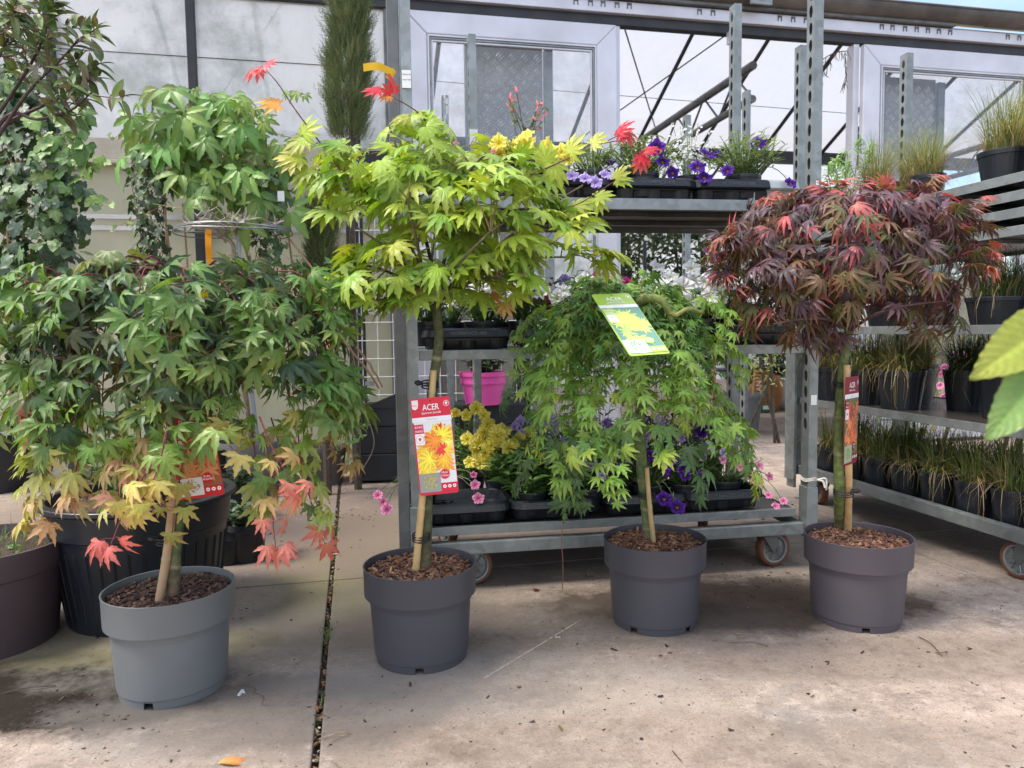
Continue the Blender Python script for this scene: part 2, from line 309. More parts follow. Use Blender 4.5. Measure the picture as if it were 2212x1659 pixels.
# ================================================================== SETTING: ground, slabs
Y12 = rad(12); c12, s12 = math.cos(Y12), math.sin(Y12)
def rot12(x, y): return x*c12-y*s12, x*s12+y*c12
def concrete():
    m = bpy.data.materials.new('concrete'); m.use_nodes = True; n = m.node_tree.nodes; l = m.node_tree.links; p = n['Principled BSDF']
    t = n.new('ShaderNodeTexCoord'); co = t.outputs['Object']
    def noise(sc, det=6, ro=.6, dist=0):
        z = n.new('ShaderNodeTexNoise'); z.inputs['Scale'].default_value = sc; z.inputs['Detail'].default_value = det; z.inputs['Roughness'].default_value = ro; z.inputs['Distortion'].default_value = dist; l.new(co, z.inputs[0]); return z.outputs[0]
    def rng_(s, a, b, c=0, d=1):
        r = n.new('ShaderNodeMapRange'); r.inputs[1].default_value = a; r.inputs[2].default_value = b; r.inputs[3].default_value = c; r.inputs[4].default_value = d; l.new(s, r.inputs[0]); return r.outputs[0]
    def mixn(f, a, b, mode='MIX'):
        x = n.new('ShaderNodeMix'); x.data_type = 'RGBA'; x.blend_type = mode
        for s, k in ((f, 'Factor'), (a, 'A'), (b, 'B')):
            if isinstance(s, tuple): x.inputs[k].default_value = (*s, 1)
            elif isinstance(s, float): x.inputs[k].default_value = s
            else: l.new(s, x.inputs[k])
        return x.outputs['Result']
    def mul(a, b):
        x = n.new('ShaderNodeMath'); x.operation = 'MULTIPLY'; l.new(a, x.inputs[0])
        if isinstance(b, float): x.inputs[1].default_value = b
        else: l.new(b, x.inputs[1])
        return x.outputs[0]
    def blob(cx, cy, rx, ry, s0=1.45, s1=1.0):       # stain with a shape of its own
        q = n.new('ShaderNodeMapping'); q.inputs['Location'].default_value = (-cx/rx, -cy/ry, 0); q.inputs['Scale'].default_value = (1/rx, 1/ry, 0); l.new(co, q.inputs[0])
        v = n.new('ShaderNodeVectorMath'); v.operation = 'LENGTH'; l.new(q.outputs[0], v.inputs[0])
        a = n.new('ShaderNodeMath'); a.operation = 'ADD'; l.new(v.outputs['Value'], a.inputs[0]); l.new(rng_(noise(5, 9, .7), .3, .7, -.45, .45), a.inputs[1]); return rng_(a.outputs[0], s0, s1)
    base = mixn(rng_(noise(1.3, 7, .6), .35, .65), (.44, .345, .28), (.47, .39, .325))
    base = mixn(rng_(noise(5, 9, .72), .42, .66), base, (.175, .135, .115))
    base = mixn(mul(rng_(noise(11, 9, .75, .3), .56, .70), .7), base, (.13, .095, .08))
    base = mixn(mul(rng_(noise(2.3, 8, .6, .5), .52, .68), .7), base, (.25, .235, .22))
    base = mixn(mul(rng_(noise(19, 9, .75), .5, .66), .7), base, (.54, .46, .40))
    base = mixn(mul(rng_(noise(28, 9, .8, .2), .55, .63), .6), base, (.11, .082, .066))
    base = mixn(mul(rng_(noise(85, 6, .8), .57, .62), .65), base, (.08, .058, .046))
    base = mixn(mul(rng_(noise(70, 6, .8, .4), .58, .64), .5), base, (.58, .50, .43))
    base = mixn(mul(rng_(noise(60, 5, .7), .52, .74), .5), base, (.17, .13, .11))
    base = mixn(mul(rng_(noise(240, 3, .6), .35, .65), .5), base, (.2, .165, .14))
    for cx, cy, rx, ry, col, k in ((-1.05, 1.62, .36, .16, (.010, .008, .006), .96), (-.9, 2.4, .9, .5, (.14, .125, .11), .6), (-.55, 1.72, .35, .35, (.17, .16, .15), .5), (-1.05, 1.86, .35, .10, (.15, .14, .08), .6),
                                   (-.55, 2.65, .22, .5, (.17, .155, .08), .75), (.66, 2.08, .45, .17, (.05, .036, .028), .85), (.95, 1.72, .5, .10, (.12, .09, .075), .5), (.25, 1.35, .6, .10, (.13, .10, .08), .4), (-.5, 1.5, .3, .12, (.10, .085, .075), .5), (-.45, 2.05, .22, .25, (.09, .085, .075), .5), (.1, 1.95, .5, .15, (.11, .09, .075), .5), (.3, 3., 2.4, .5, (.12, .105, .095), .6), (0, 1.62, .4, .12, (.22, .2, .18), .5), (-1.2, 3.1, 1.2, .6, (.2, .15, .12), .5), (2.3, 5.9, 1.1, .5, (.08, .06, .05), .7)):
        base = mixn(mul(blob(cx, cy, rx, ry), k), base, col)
    vo = n.new('ShaderNodeTexVoronoi'); vo.inputs['Scale'].default_value = 42; l.new(co, vo.inputs[0]); pit = rng_(vo.outputs['Distance'], .13, .05)
    vs = n.new('ShaderNodeSeparateColor'); l.new(vo.outputs['Color'], vs.inputs[0]); pit = mul(pit, rng_(vs.outputs[0], .55, .62))
    base = mixn(mul(pit, .85), base, (.075, .055, .045))
    v2 = n.new('ShaderNodeTexVoronoi'); v2.inputs['Scale'].default_value = 95; l.new(co, v2.inputs[0]); p2 = rng_(v2.outputs['Distance'], .20, .08); vs2 = n.new('ShaderNodeSeparateColor'); l.new(v2.outputs['Color'], vs2.inputs[0]); base = mixn(mul(mul(p2, rng_(vs2.outputs[1], .45, .5)), .6), base, (.10, .075, .06))
    vc = n.new('ShaderNodeTexVoronoi'); vc.feature = 'DISTANCE_TO_EDGE'; vc.inputs['Scale'].default_value = .75; wv = n.new('ShaderNodeVectorMath'); wv.operation = 'ADD'; nv = n.new('ShaderNodeTexNoise'); nv.inputs['Scale'].default_value = 5; nv.inputs['Detail'].default_value = 8; l.new(co, nv.inputs[0]); ws = n.new('ShaderNodeVectorMath'); ws.operation = 'SCALE'; ws.inputs['Scale'].default_value = .28; l.new(nv.outputs['Color'], ws.inputs[0]); l.new(co, wv.inputs[0]); l.new(ws.outputs[0], wv.inputs[1]); l.new(wv.outputs[0], vc.inputs[0])
    base = mixn(mul(mul(rng_(vc.outputs['Distance'], .0026, .0008), rng_(noise(2.2, 3, .5), .5, .56)), .75), base, (.09, .07, .055))
    # pale chalky scratch drawn across the slab
    q = n.new('ShaderNodeMapping'); q.vector_type = 'TEXTURE'; a_, b_ = gnd(1037, 1470), gnd(1256, 1338); q.inputs['Location'].default_value = (a_[0], a_[1], 0); q.inputs['Rotation'].default_value = (0, 0, math.atan2(b_[1]-a_[1], b_[0]-a_[0])); l.new(co, q.inputs[0])
    sx = n.new('ShaderNodeSeparateXYZ'); l.new(q.outputs[0], sx.inputs[0]); ab = n.new('ShaderNodeMath'); ab.operation = 'ABSOLUTE'; l.new(sx.outputs[1], ab.inputs[0]); L0 = math.hypot(b_[1]-a_[1], b_[0]-a_[0])
    sm = mul(mul(rng_(ab.outputs[0], .0028, .001), rng_(sx.outputs[0], 0, .02)), mul(rng_(sx.outputs[0], L0, L0-.04), rng_(noise(90, 5, .7), .38, .55))); base = mixn(mul(sm, .7), base, (.60, .52, .44))
    l.new(base, p.inputs['Base Color']); p.inputs['Roughness'].default_value = .9; p.inputs['Specular IOR Level'].default_value = .06
    b = n.new('ShaderNodeBump'); b.inputs['Strength'].default_value = .5; b.inputs['Distance'].default_value = .004
    h = n.new('ShaderNodeMath'); h.operation = 'SUBTRACT'; l.new(noise(35, 8, .7), h.inputs[0]); l.new(mul(pit, .6), h.inputs[1]); l.new(h.outputs[0], b.inputs['Height']); l.new(b.outputs[0], p.inputs['Normal'])
    return m
MT['conc'] = concrete()
g = MB(); g.box((-400, -300, -.4), (400, 900, -.03)); tag(g.build('ground', mat('earth', (.09, .075, .055), .95, 0, 3, .4, 1, 20)), 'bare dark earth under and around the paving', None, kind='structure')
XJ = [-8.1, -6.1, -4.1, -2.1, -.092, 1.905, 3.9, 5.9, 7.9, 9.9]; YJ = [-5.6, -3.6, -1.6, .4, 2.405, 4.4, 6.4, 8.4, 10.4, 12.4]
g = MB()
for i in range(len(XJ)-1):
    for j in range(len(YJ)-1):
        a = .007 if i in (4,) else .004; b = .007 if i == 3 else .004
        x0, x1, y0, y1 = XJ[i]+a, XJ[i+1]-b, YJ[j]+.004, YJ[j+1]-.004
        dz = 0 if j < 5 else (i*7+j*3) % 3*.0015
        v = [(*rot12(x, y), z) for z in (-.2, dz) for x, y in ((x0, y0), (x1, y0), (x1, y1), (x0, y1))]
        g.add(v, [(0,3,2,1),(4,5,6,7),(0,1,5,4),(1,2,6,5),(2,3,7,6),(3,0,4,7)])
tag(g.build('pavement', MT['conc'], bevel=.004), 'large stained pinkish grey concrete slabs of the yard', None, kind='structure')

# litter: crumbs, joint debris
R_ = random.Random(11)
g = MB()
def chip(mb, p, s, col, rng, flat=.35):
    a = rng.uniform(0, 6.28); ca, sa = math.cos(a), math.sin(a); l, w_, h = s*rng.uniform(.6, 1.4), s*rng.uniform(.25, .6), s*flat*rng.uniform(.4, 1)
    tz = rng.uniform(-.5, .5)
    v = []
    for x, y, z in ((-l, -w_*.6, 0), (l*.8, -w_, 0), (l, w_*.7, 0), (-l*.7, w_, 0), (-l*.8, -w_*.4, h), (l*.7, -w_*.7, h), (l*.8, w_*.5, h), (-l*.5, w_*.7, h)):
        z2 = z+x*tz; v.append((p[0]+x*ca-y*sa, p[1]+x*sa+y*ca, p[2]+z2))
    mb.add(v, [(0,3,2,1),(4,5,6,7),(0,1,5,4),(1,2,6,5),(2,3,7,6),(3,0,4,7)], col)
for k in range(2300):
    y = R_.uniform(.7, 4.5)**1.0; x = R_.uniform(-1.5, 2.6)
    s = R_.choice([.0014, .002, .0026, .0034, .005] if k % 22 else [.007, .010])
    chip(g, (x, y, .0005), s, jit(R_.choice([(.05, .03, .02), (.04, .03, .025), (.08, .045, .03), (.16, .11, .06), (.03, .02, .02)]), R_), R_)
for k in range(260):      # dirt gathered behind and under things
    x, y = R_.choice([(-.85, 1.5), (.75, 2.25), (.8, 2.15), (-1.3, 3.3), (-.7, 3.2), (2.2, 5.6)]); x += R_.gauss(0, .14); y += R_.gauss(0, .07)
    chip(g, (x, y, .0005), R_.uniform(.002, .007), jit((.05, .032, .024), R_), R_)
tag(g.build('litter', MT['chip']), 'crumbs of bark and dry leaf scattered over the concrete', 'litter', kind='stuff')
g = MB()
for k in range(900):
    y = R_.uniform(.9, 4.2); x = -.092+R_.gauss(0, .006); p = rot12(x, y)
    chip(g, (*p, -.022+R_.uniform(0, .02)), R_.uniform(.003, .009), jit(R_.choice([(.09, .055, .03), (.2, .12, .06), (.24, .11, .05), (.30, .26, .19), (.05, .03, .02), (.06, .04, .025), (.05, .03, .02), (.09, .10, .04)]), R_, .3), R_, .5)
for k in range(1300):
    i = R_.choice([1, 5]); p = rot12(XJ[i]+R_.gauss(0, .002), R_.uniform(.9, 4)) if R_.random() < .3 else rot12(R_.uniform(-2.5, 3.5), 2.405+R_.gauss(0, .002))
    chip(g, (*p, -.012), R_.uniform(.002, .005), jit((.07, .05, .035), R_, .3), R_, .5)
tag(g.build('joint_debris', MT['chip']), 'dead leaf scraps and grit filling the wide slab joint', 'debris', kind='stuff')
g = MB()
for cx, n_ in ((1.95, 16), (2.75, 20), (3.0, 14), (1.6, 4)):
    for k in range(n_):
        p = rot12(-.092+R_.gauss(0, .006), cx+R_.gauss(0, .03)); h = R_.uniform(.01, .035)
        e = np.array([p[0]+R_.gauss(0, .012), p[1]+R_.gauss(0, .012), h]); b = np.array([*p, -.01])
        g.add([b-(.0012, 0, 0), b+(.0012, 0, 0), (b+e)/2+(.001, 0, .004), (b+e)/2-(.001, 0, -.004), e], [(0, 1, 2, 3), (3, 2, 4)], jit((.10, .17, .04), R_))
tag(g.build('joint_grass', MT['leaf']), 'tiny grass tufts sprouting in the slab joint', 'grass', kind='stuff')

# ================================================================== GREENHOUSE (local frame: x along the wall, y inward)
GH = thing('greenhouse', 'long glass and film greenhouse with white framed sliding doors and brown gutter behind the trolleys', 'greenhouse', (0, 4.45, 0), Y12)
GO = np.array([0, 4.45, 0]); GU = np.array([c12, s12, 0]); GV = np.array([-s12, c12, 0])
def fac(px, py, off=0):
    d = ray(px, py); o = np.array([0, 0, CH]); P0 = GO+GV*off
    t = np.dot(P0-o, GV)/np.dot(d, GV); p = o+d*t-GO
    return float(p.dot(GU)), float(p[2])
xA = fac(846, 300)[0]; xD0, xD1 = fac(877, 300)[0], fac(1326, 300)[0]; xE0 = fac(1850, 300)[0]; xE1 = fac(2222, 200)[0]+.0
XL, XR = -5.5, 7.5
ZT = 2.605
# film wall, left
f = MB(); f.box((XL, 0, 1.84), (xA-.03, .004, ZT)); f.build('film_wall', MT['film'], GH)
f = MB(); f.box((XL, .02, .05), (xA-.03, .03, 1.72)); f.build('lower_wall', MT['tan2'] if 'tan2' in MT else mat('corrugated_panel', (.72, .70, .54), .45, 0, 1.7, .22, .05, 20, trans=.5, coat=.001), GH)
f = MB(); f.box((XL, -.03, 1.725), (xA-.03, .03, 1.835)); f.box((XL, -.05, 1.70), (xA-.03, .02, 1.722)); f.build('ledge', mat('ledge_beige', (.50, .45, .35), .6, 0, 4, .4), GH, bevel=.004)
for z in (1.42, 1.36, .9):
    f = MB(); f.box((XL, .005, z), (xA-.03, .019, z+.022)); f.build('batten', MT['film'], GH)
f = MB(); f.box((xA+.0, .05, .0), (fac(1120, 600)[0], .08, 1.79)); f.build('lower_wall', MT['tan'], GH)
f = MB(); f.box((xE0-.02, .05, .0), (XR, .08, 1.12)); f.build('lower_wall', MT['tan'], GH)
for px in (414, 108, -260):
    x = fac(px, 100, -.04)[0]; f = MB(); f.box((x-.022, -.06, 0), (x+.022, -.02, ZT+.05)); f.build('post', MT['dark'], GH, bevel=.003)
f = MB(); f.box((xA-.03, -.02, 0), (xA+.03, .05, ZT)); f.build('post', MT['galvd'], GH, bevel=.003)
f = MB(); z0 = fac(250, 107)[1]
f.tube([(XL, -.004, z0), (xA-.03, -.004, z0-.02)], .0022, 5); f.build('wire', MT['dark'], GH); f = MB(); f.tube([(xD0, .5, z0+.1), (3.2, .5, z0+.02)], .0022, 5); f.build('wire', MT['dark'], GH)
# head beam, teeth, box beam, gutter
f = MB(); f.box((XL, -.03, ZT), (XR, .03, ZT+.055)); f.build('head_beam', MT['dark'], GH, bevel=.003)
f = MB(); f.box((XL, -.06, ZT+.057), (XR, .0, ZT+.125)); f.build('head_rail', MT['alu'], GH, bevel=.003)
f = MB(); tr = random.Random(3)
x = -1.2
while x < 6:
    s = .028; f.box((x, -.0645, ZT+.085), (x+s*.18, -.061, ZT+.118)); f.box((x+s*.82, -.0645, ZT+.085), (x+s, -.061, ZT+.118)); f.box((x, -.0645, ZT+.106), (x+s, -.0612, ZT+.118)) ; x += .085*tr.uniform(.9, 1.1) if tr.random() < .8 else .45
f.build('rail_slots', MT['galvd'], GH)
f = MB(); f.box((XL, -.09, ZT+.131), (fac(2070, 50, -.1)[0], -.03, ZT+.20)); f.build('box_beam', MT['galvd'], GH, bevel=.005)
f = MB(); f.box((XL, -.04, ZT+.127), (XR, .03, ZT+.139)); f.box((fac(2070, 50, -.1)[0]+.01, -.07, ZT+.16), (XR, -.02, ZT+.19)); f.build('batten', MT['tan'], GH)
f = MB(); prof = []
gy, gz, gr = -.085, ZT+.228, .056
n = 14; xs = [-5.5, -2, 0, 1.4, 1.42, 3.2, 3.22, 5.2, 5.22, 7.5]
for x in xs:
    for k in range(n+1):
        a = math.pi+math.pi*k/n; f_ = 1.06 if x in (1.42, 3.22, 5.22) else 1
        prof.append((x, gy+gr*f_*math.cos(a), gz+gr*1.4*f_*math.sin(a)))
f.add(prof, [(i*(n+1)+k, i*(n+1)+k+1, (i+1)*(n+1)+k+1, (i+1)*(n+1)+k) for i in range(len(xs)-1) for k in range(n)])
f.tube([(XL, gy-gr, gz), (XR, gy-gr, gz)], .008, 6)
o = f.build('gutter', MT['gutter'], GH); md = o.modifiers.new('s', 'SOLIDIFY'); md.thickness = .004
f = MB(); x = fac(1640, 12, -.14)[0]; f.box((x-.07, gy-.085, gz-.10), (x+.07, gy-.07, gz+.01)); f.tube([(x-.02, gy-.09, gz-.06), (x+.02, gy-.12, gz-.05), (x+.22, gy-.25, gz+.14)], .013, 10); f.build('gutter_bracket', MT['galv'], GH)
# interior roof bays
for b in range(2):
    y0, y1, y2 = b*3.1+.0, b*3.1+1.55, b*3.1+3.1; zg, zr = ZT+.12, 3.45
    f = MB(); f.add([(XL, y0+.02, zg), (XR, y0+.02, zg), (XR, y1, zr), (XL, y1, zr), (XR, y2-.02, zg), (XL, y2-.02, zg)], [(0, 1, 2, 3), (3, 2, 4, 5)]); f.build('roof', MT['roof'], GH)
    f = MB(); f.box((XL, y2-.05, ZT-.02), (XR, y2+.05, ZT+.10)); f.box((XL, y1-.02, zr-.06), (XR, y1+.02, zr-.02)); f.build('inner_gutter', MT['dark'], GH)
    x = -5.2+.0
    while x < XR:
        f = MB(); f.tube([(x, y0+.03, zg-.04), (x, y1, zr-.04), (x, y2-.03, zg-.04)], .02, 6); f.build('rafter', MT['dark'], GH); x += .72
for x, z0, z1 in ((1.75, 2.55, 2.33), (-2.6, 2.55, 2.33), (5.2, 2.55, 2.33)):
    f = MB(); f.tube([(x, .3, z0), (x, 6.1, z0)], .03, 8); f.tube([(x, .3, z1), (x, 6.1, z1)], .026, 8)
    for k in range(12):
        y = .3+k*.48; f.tube([(x, y, z1), (x, y+.24, z0), (x, y+.48, z1)], .009, 5)
    f.build('truss', MT['galvd'], GH)
f = MB(); 
for a_, b_ in (((2.3, 1.2, 3.3), (1.2, 2.9, 2.6)), ((.9, .6, 3.0), (2.2, 2.9, 2.7)), ((-1.2, .6, 3.0), (-2.2, 2.9, 2.7))):
    f = MB(); f.tube([a_, b_], .006, 5); f.build('wire', MT['dark'], GH)
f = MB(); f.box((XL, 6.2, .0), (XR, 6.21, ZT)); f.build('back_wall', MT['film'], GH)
for k in range(8): f = MB(); f.box((XL+k*1.7, 6.15, 0), (XL+k*1.7+.06, 6.19, ZT)); f.build('back_post', MT['dark'], GH)

# sliding doors
def frame_mb(x0, x1, z0, z1, wd, y0, y1, top=None):
    """mitred picture frame"""
    f = MB(); t = top or wd
    o_ = [(x0, z0), (x1, z0), (x1, z1), (x0, z1)]; i_ = [(x0+wd, z0+t), (x1-wd, z0+t), (x1-wd, z1-t), (x0+wd, z1-t)]
    for k in range(4):
        k2 = (k+1) % 4; q = [o_[k], o_[k2], i_[k2], i_[k]]
        v = [(a, y0, b) for a, b in q]+[(a, y1, b) for a, b in q]; f.add(v, [(0,1,2,3),(7,6,5,4),(0,4,5,1),(2,6,7,3),(1,5,6,2),(3,7,4,0)])
    return f
def plate_mb(x0, x1, z0, z1, y):
    f = MB(); f.box((x0, y, z0), (x1, y+.006, z1), (.33, .31, .29)); p = .078; k = 0; z = z0+.03
    while z < z1-.03:
        x = x0+.025+(p/2 if k % 2 else 0); j = 0
        while x < x1-.02:
            s = 1 if (k % 2) else -1
            for q in (-1, 0, 1):
                cx, cz = x+q*.011, z+q*.011*s*-1; L_ = .024
                dx, dz = L_*.7, L_*.7*s; nx, nz_ = -.0042*s, .0042
                v = [(cx-dx, y-.0002, cz-dz), (cx-nx, y-.0002, cz-nz_), (cx+dx, y-.0002, cz+dz), (cx+nx, y-.0002, cz+nz_), (cx, y-.005, cz)]
                f.add(v, [(0, 1, 4), (1, 2, 4), (2, 3, 4), (3, 0, 4)], (.80, .78, .75))
            x += p
        z += p/2; k += 1
    return f
def door(x0, x1, pl0, pl1, pz, yy=-.05):
    dr = frame_mb(x0, x1, .02, ZT-.012, .125, yy-.01, yy+.03); d = dr.build('door', MT['alu'], GH, bevel=.006)
    for k in range(3):
        a = .128+k*.012; frame_mb(x0+a, x1-a, .02+a, ZT-.012-a, .009, yy+.0-.006*(2-k), yy+.02).build('frame_lip', MT['alu'] if k % 2 == 0 else MT['galv'], d)
    f = MB(); a = .165; f.box((x0+a, yy+.018, .2), (x1-a, yy+.022, ZT-.012-a)); f.build('pane', MT['glass'], d)
    plate_mb(pl0, pl1, .1, pz, yy+.16).build('chequer_panel', MT['plate'], d)
    f = MB(); f.box((pl0-.07, yy+.13, .1), (pl0-.012, yy+.19, pz+.06)); f.box((pl1+.008, yy+.14, .1), (pl1+.06, yy+.18, pz-.02), (1, 1, 1)); f.build('stile', MT['galv'], d)
    return d
a0, a1 = fac(1030, 200, .11)[0], fac(1172, 200, .11)[0]
door(xD0, xD1, a0, a1, 2.5)
b0, b1 = fac(1908, 300, .11)[0], fac(2018, 300, .11)[0]
door(xE0, fac(2240, 300, -.05)[0]+.02, b0, b1, 2.46)
door(fac(2240, 300, -.05)[0]+.03, fac(2240, 300, -.05)[0]+1.3, fac(2240, 300, -.05)[0]+.4, fac(2240, 300, -.05)[0]+.8, 2.46)
x = fac(1328, 300)[0]
for xa, xb in ((x, x+.028), (xE0-.045, xE0-.004)): f = MB(); f.box((xa, -.02, 0), (xb, .05, ZT)); f.build('jamb', MT['alu'], GH, bevel=.003)
f = MB(); x = fac(1596, 90)[0]; f.box((x-.10, -.075, ZT-.07), (x-.04, -.03, ZT+.0)); f.build('bracket', MT['alu'], GH)
# green notice behind the dusty pane
t_ = thing('sign', 'dark green notice board behind the dusty glass of the near door', 'sign', tuple(GO+GU*(fac(990, 300, .3)[0])+GV*.3), Y12)
f = MB(); f.box((-.14, 0, 1.60), (.17, .012, 2.0)); f.build('board', mat('dark_green_paint', (.035, .06, .035), .6, 0, 8, .3), t_, bevel=.003)
f = MB(); text_mb(f, 'HERENIG', (.015, -.001, 1.86), (1, 0, 0), (0, 0, 1), .045, (.25, .4, .25)); text_mb(f, '10%', (.015, -.001, 1.78), (1, 0, 0), (0, 0, 1), .035, (.3, .4, .28)); f.build('lettering', MT['paint'], t_)
# ================================================================== TROLLEYS
def post_mb(f, x, y, z0, z1, w_=.030, d_=.045, slot=-1):
    """hollow box post, lower-left-front corner (x, y); oval slots punched in the side face"""
    X0, X1, Y0_, Y1_ = x, x+w_, y, y+d_
    xs, xo = (X0, X1) if slot < 0 else (X1, X0)
    f.add([(X0, Y0_, z0), (X1, Y0_, z0), (X1, Y0_, z1), (X0, Y0_, z1)], [(0, 1, 2, 3)])
    f.add([(X1, Y1_, z0), (X0, Y1_, z0), (X0, Y1_, z1), (X1, Y1_, z1)], [(0, 1, 2, 3)])
    f.add([(xo, Y0_, z0), (xo, Y1_, z0), (xo, Y1_, z1), (xo, Y0_, z1)], [(0, 1, 2, 3)])
    p = .052; zc = z1-.045; yc = (Y0_+Y1_)/2; n = 16
    f.add([(xs, Y0_, zc+p/2), (xs, Y1_, zc+p/2), (xs, Y1_, z1), (xs, Y0_, z1)], [(0, 1, 2, 3)])
    while zc-p/2 > z0+.30:
        el = []; rc = []
        for k in range(n):
            a = 2*math.pi*k/n; cy, cz = math.cos(a), math.sin(a)
            el.append((xs, yc+.0095*cy*(abs(cy)**-.1 if abs(cy) > .01 else 1), zc+.019*cz)); s = max(abs(cy), abs(cz)); rc.append((xs, yc+d_/2*cy/s, zc+p/2*cz/s))
        f.add(el+rc, [(k, (k+1) % n, n+(k+1) % n, n+k) for k in range(n)])
        inn = [(q[0]-math.copysign(.002, xs-xo), q[1], q[2]) for q in el]; f.add(el+inn, [(k, n+k, n+(k+1) % n, (k+1) % n) for k in range(n)], (.5, .5, .5))
        zc -= p
    f.add([(xs, Y0_, z0), (xs, Y1_, z0), (xs, Y1_, zc+p/2), (xs, Y0_, zc+p/2)], [(0, 1, 2, 3)])
def caster(root, x, y, ang=0, r=.059):
    f = MB()
    f.box((x-.035, y-.04, .125), (x+.035, y+.04, .131))
    ca, sa = math.cos(ang), math.sin(ang)
    def P(a, b, c_): return (x+a*ca-b*sa, y+a*sa+b*ca, c_)
    for sy in (-.027, .027):
        v = [P(-.03, sy-.0015, .126), P(.028, sy-.0015, .126), P(.05, sy-.0015, .045), P(.025, sy-.0015, .045), P(-.03, sy+.0015, .126), P(.028, sy+.0015, .126), P(.05, sy+.0015, .045), P(.025, sy+.0015, .045)]
        f.add(v, [(0,3,2,1),(4,5,6,7),(0,1,5,4),(1,2,6,5),(2,3,7,6),(3,0,4,7)])
    f.tube([P(.036, -.034, .059), P(.036, .034, .059)], .007, 8); fk = f.build('fork', MT['galvd'], root)
    def ringed(prof, name, m):
        g = MB(); n = 36; V = []
        for rr, b in prof:
            for k in range(n):
                t = 2*math.pi*k/n; V.append(P(.036+rr*math.cos(t), b, .0595+rr*math.sin(t)))
        g.add(V, [(i*n+k, i*n+(k+1) % n, (i+1)*n+(k+1) % n, (i+1)*n+k) for i in range(len(prof)-1) for k in range(n)]); return g
    wh = ringed([(.046, -.016), (.055, -.018), (.0585, -.013), (.059, 0), (.0585, .013), (.055, .018), (.046, .016)], 'tyre', None).build('tyre', MT['tyre'], root, smooth=True)
    g = ringed([(.001, -.016), (.014, -.016), (.016, -.008), (.038, -.006), (.041, -.015), (.047, -.016), (.047, .016), (.041, .015), (.038, .006), (.016, .008), (.014, .016), (.001, .016)], 'rim', None)
    for k in range(7):
        t = 2*math.pi*k/7
        for sy in (-.009, .009): g.tube([P(.036+.014*math.cos(t), sy, .0595+.014*math.sin(t)), P(.036+.04*math.cos(t), sy, .0595+.04*math.sin(t))], .0028, 5)
    g.build('rim', MT['galv'], root)
def shelf(root, x0, x1, y0, y1, z, lip=.032, board='ply', name='shelf', ztop=None):
    """folded steel edge round a ply board; z = height of the top edge"""
    t = .0022; f = MB()
    f.box((x0, y0, z-lip), (x1, y0+t, z)); f.box((x0, y1-t, z-lip), (x1, y1, z)); f.box((x0, y0+t, z-lip), (x0+t, y1-t, z)); f.box((x1-t, y0+t, z-lip), (x1, y1-t, z))
    f.box((x0+t, y0+t, z-t), (x1-t, y0+.016, z)); f.box((x0+t, y0+t, z-lip), (x1-t, y0+.018, z-lip+t))
    s = f.build(name, MT['galv'], root, bevel=.002)
    g = MB(); g.box((x0+t*1.5, y0+.0165, z-.016), (x1-t*1.5, y1-t*1.5, z-.005)); g.build('board', MT[board], s)
    if lip > .02:
        g = MB()
        for q in (.30, .66): g.box((x0+.01, y0+(y1-y0)*q, z-lip+.004), (x1-.01, y0+(y1-y0)*q+.03, z-.0165))
        g.build('stiffener', MT['galvd'], s)
    return s
TR, TRY = np.array([-.293, 2.19, 0]), rad(9); LN, DP = 1.281, .565
T1 = thing('plant_trolley', 'galvanised plant trolley with slotted posts carrying trays of bedding flowers behind the maples', 'trolley', TR, TRY)
def t1(x, y, z): return np.array([TR[0]+x*math.cos(TRY)-y*math.sin(TRY), TR[1]+x*math.sin(TRY)+y*math.cos(TRY), z])
for x, y, s in ((-.014, -.01, -1), (LN-.016, -.01, -1), (-.014, DP-.02, -1), (LN-.016, DP-.02, -1)):
    f = MB(); post_mb(f, x, y, .13, 2.03, slot=s); f.build('post', MT['galv'], T1)
    f = MB(); f.box((x-.004, y-.004, .105), (x+.034, y+.049, .27)); f.build('socket', MT['galv'], T1, bevel=.002)
f = MB(); f.box((-.052, -.004, .12), (-.018, .03, 2.03)); f.build('end_bracket', MT['galvd'], T1, bevel=.002)
f = MB(); f.box((.022, 0, .113), (LN-.02, .032, .152)); f.build('base_rail', MT['galv'], T1, bevel=.003)
f = MB(); f.box((.022, .0315, .128), (LN-.02, .034, .148)); f.box((.022, DP-.03, .113), (LN-.02, DP, .15)); f.build('base_rail', MT['galvd'], T1, bevel=.003)
f = MB(); f.box((-.01, .04, .113), (.02, DP-.03, .15)); f.build('end_rail', MT['galvd'], T1, bevel=.003)
f = MB(); f.box((LN-.015, .04, .113), (LN+.015, DP-.03, .15)); f.build('end_rail', MT['galvd'], T1, bevel=.003)
shelf(T1, .03, LN-.045, .012, DP-.01, .198, .026, name='deck')
shelf(T1, .02, LN-.02, .012, DP-.01, .735, .028)
shelf(T1, .02, LN-.02, .012, DP-.01, 1.193, .034)
for x, y, a in ((.14, .06, .1), (1.14, .045, .15), (.14, DP-.08, 2.), (1.12, DP-.08, 1.2)): caster(T1, x, y, a)
f = MB()
for k in range(3): f.tube([t1(LN-.016+.015+.024*math.cos(a), .012+.03*math.sin(a), .292+.004*k+.003*math.sin(3*a)) for a in np.linspace(0, 6.3, 18)], .0016, 5)
f.tube(spline([t1(LN+.012, -.012, .295), t1(LN+.03, -.02, .29), t1(LN+.035, -.025, .27)]), .0035, 5); f.tube(spline([t1(LN+.012, -.012, .295), t1(LN+.04, -.02, .298), t1(LN+.042, -.02, .262)]), .003, 5)
o = f.build('string', MT['rope']); tag(o, 'white string knotted round the foot of the tall trolley post', 'string')
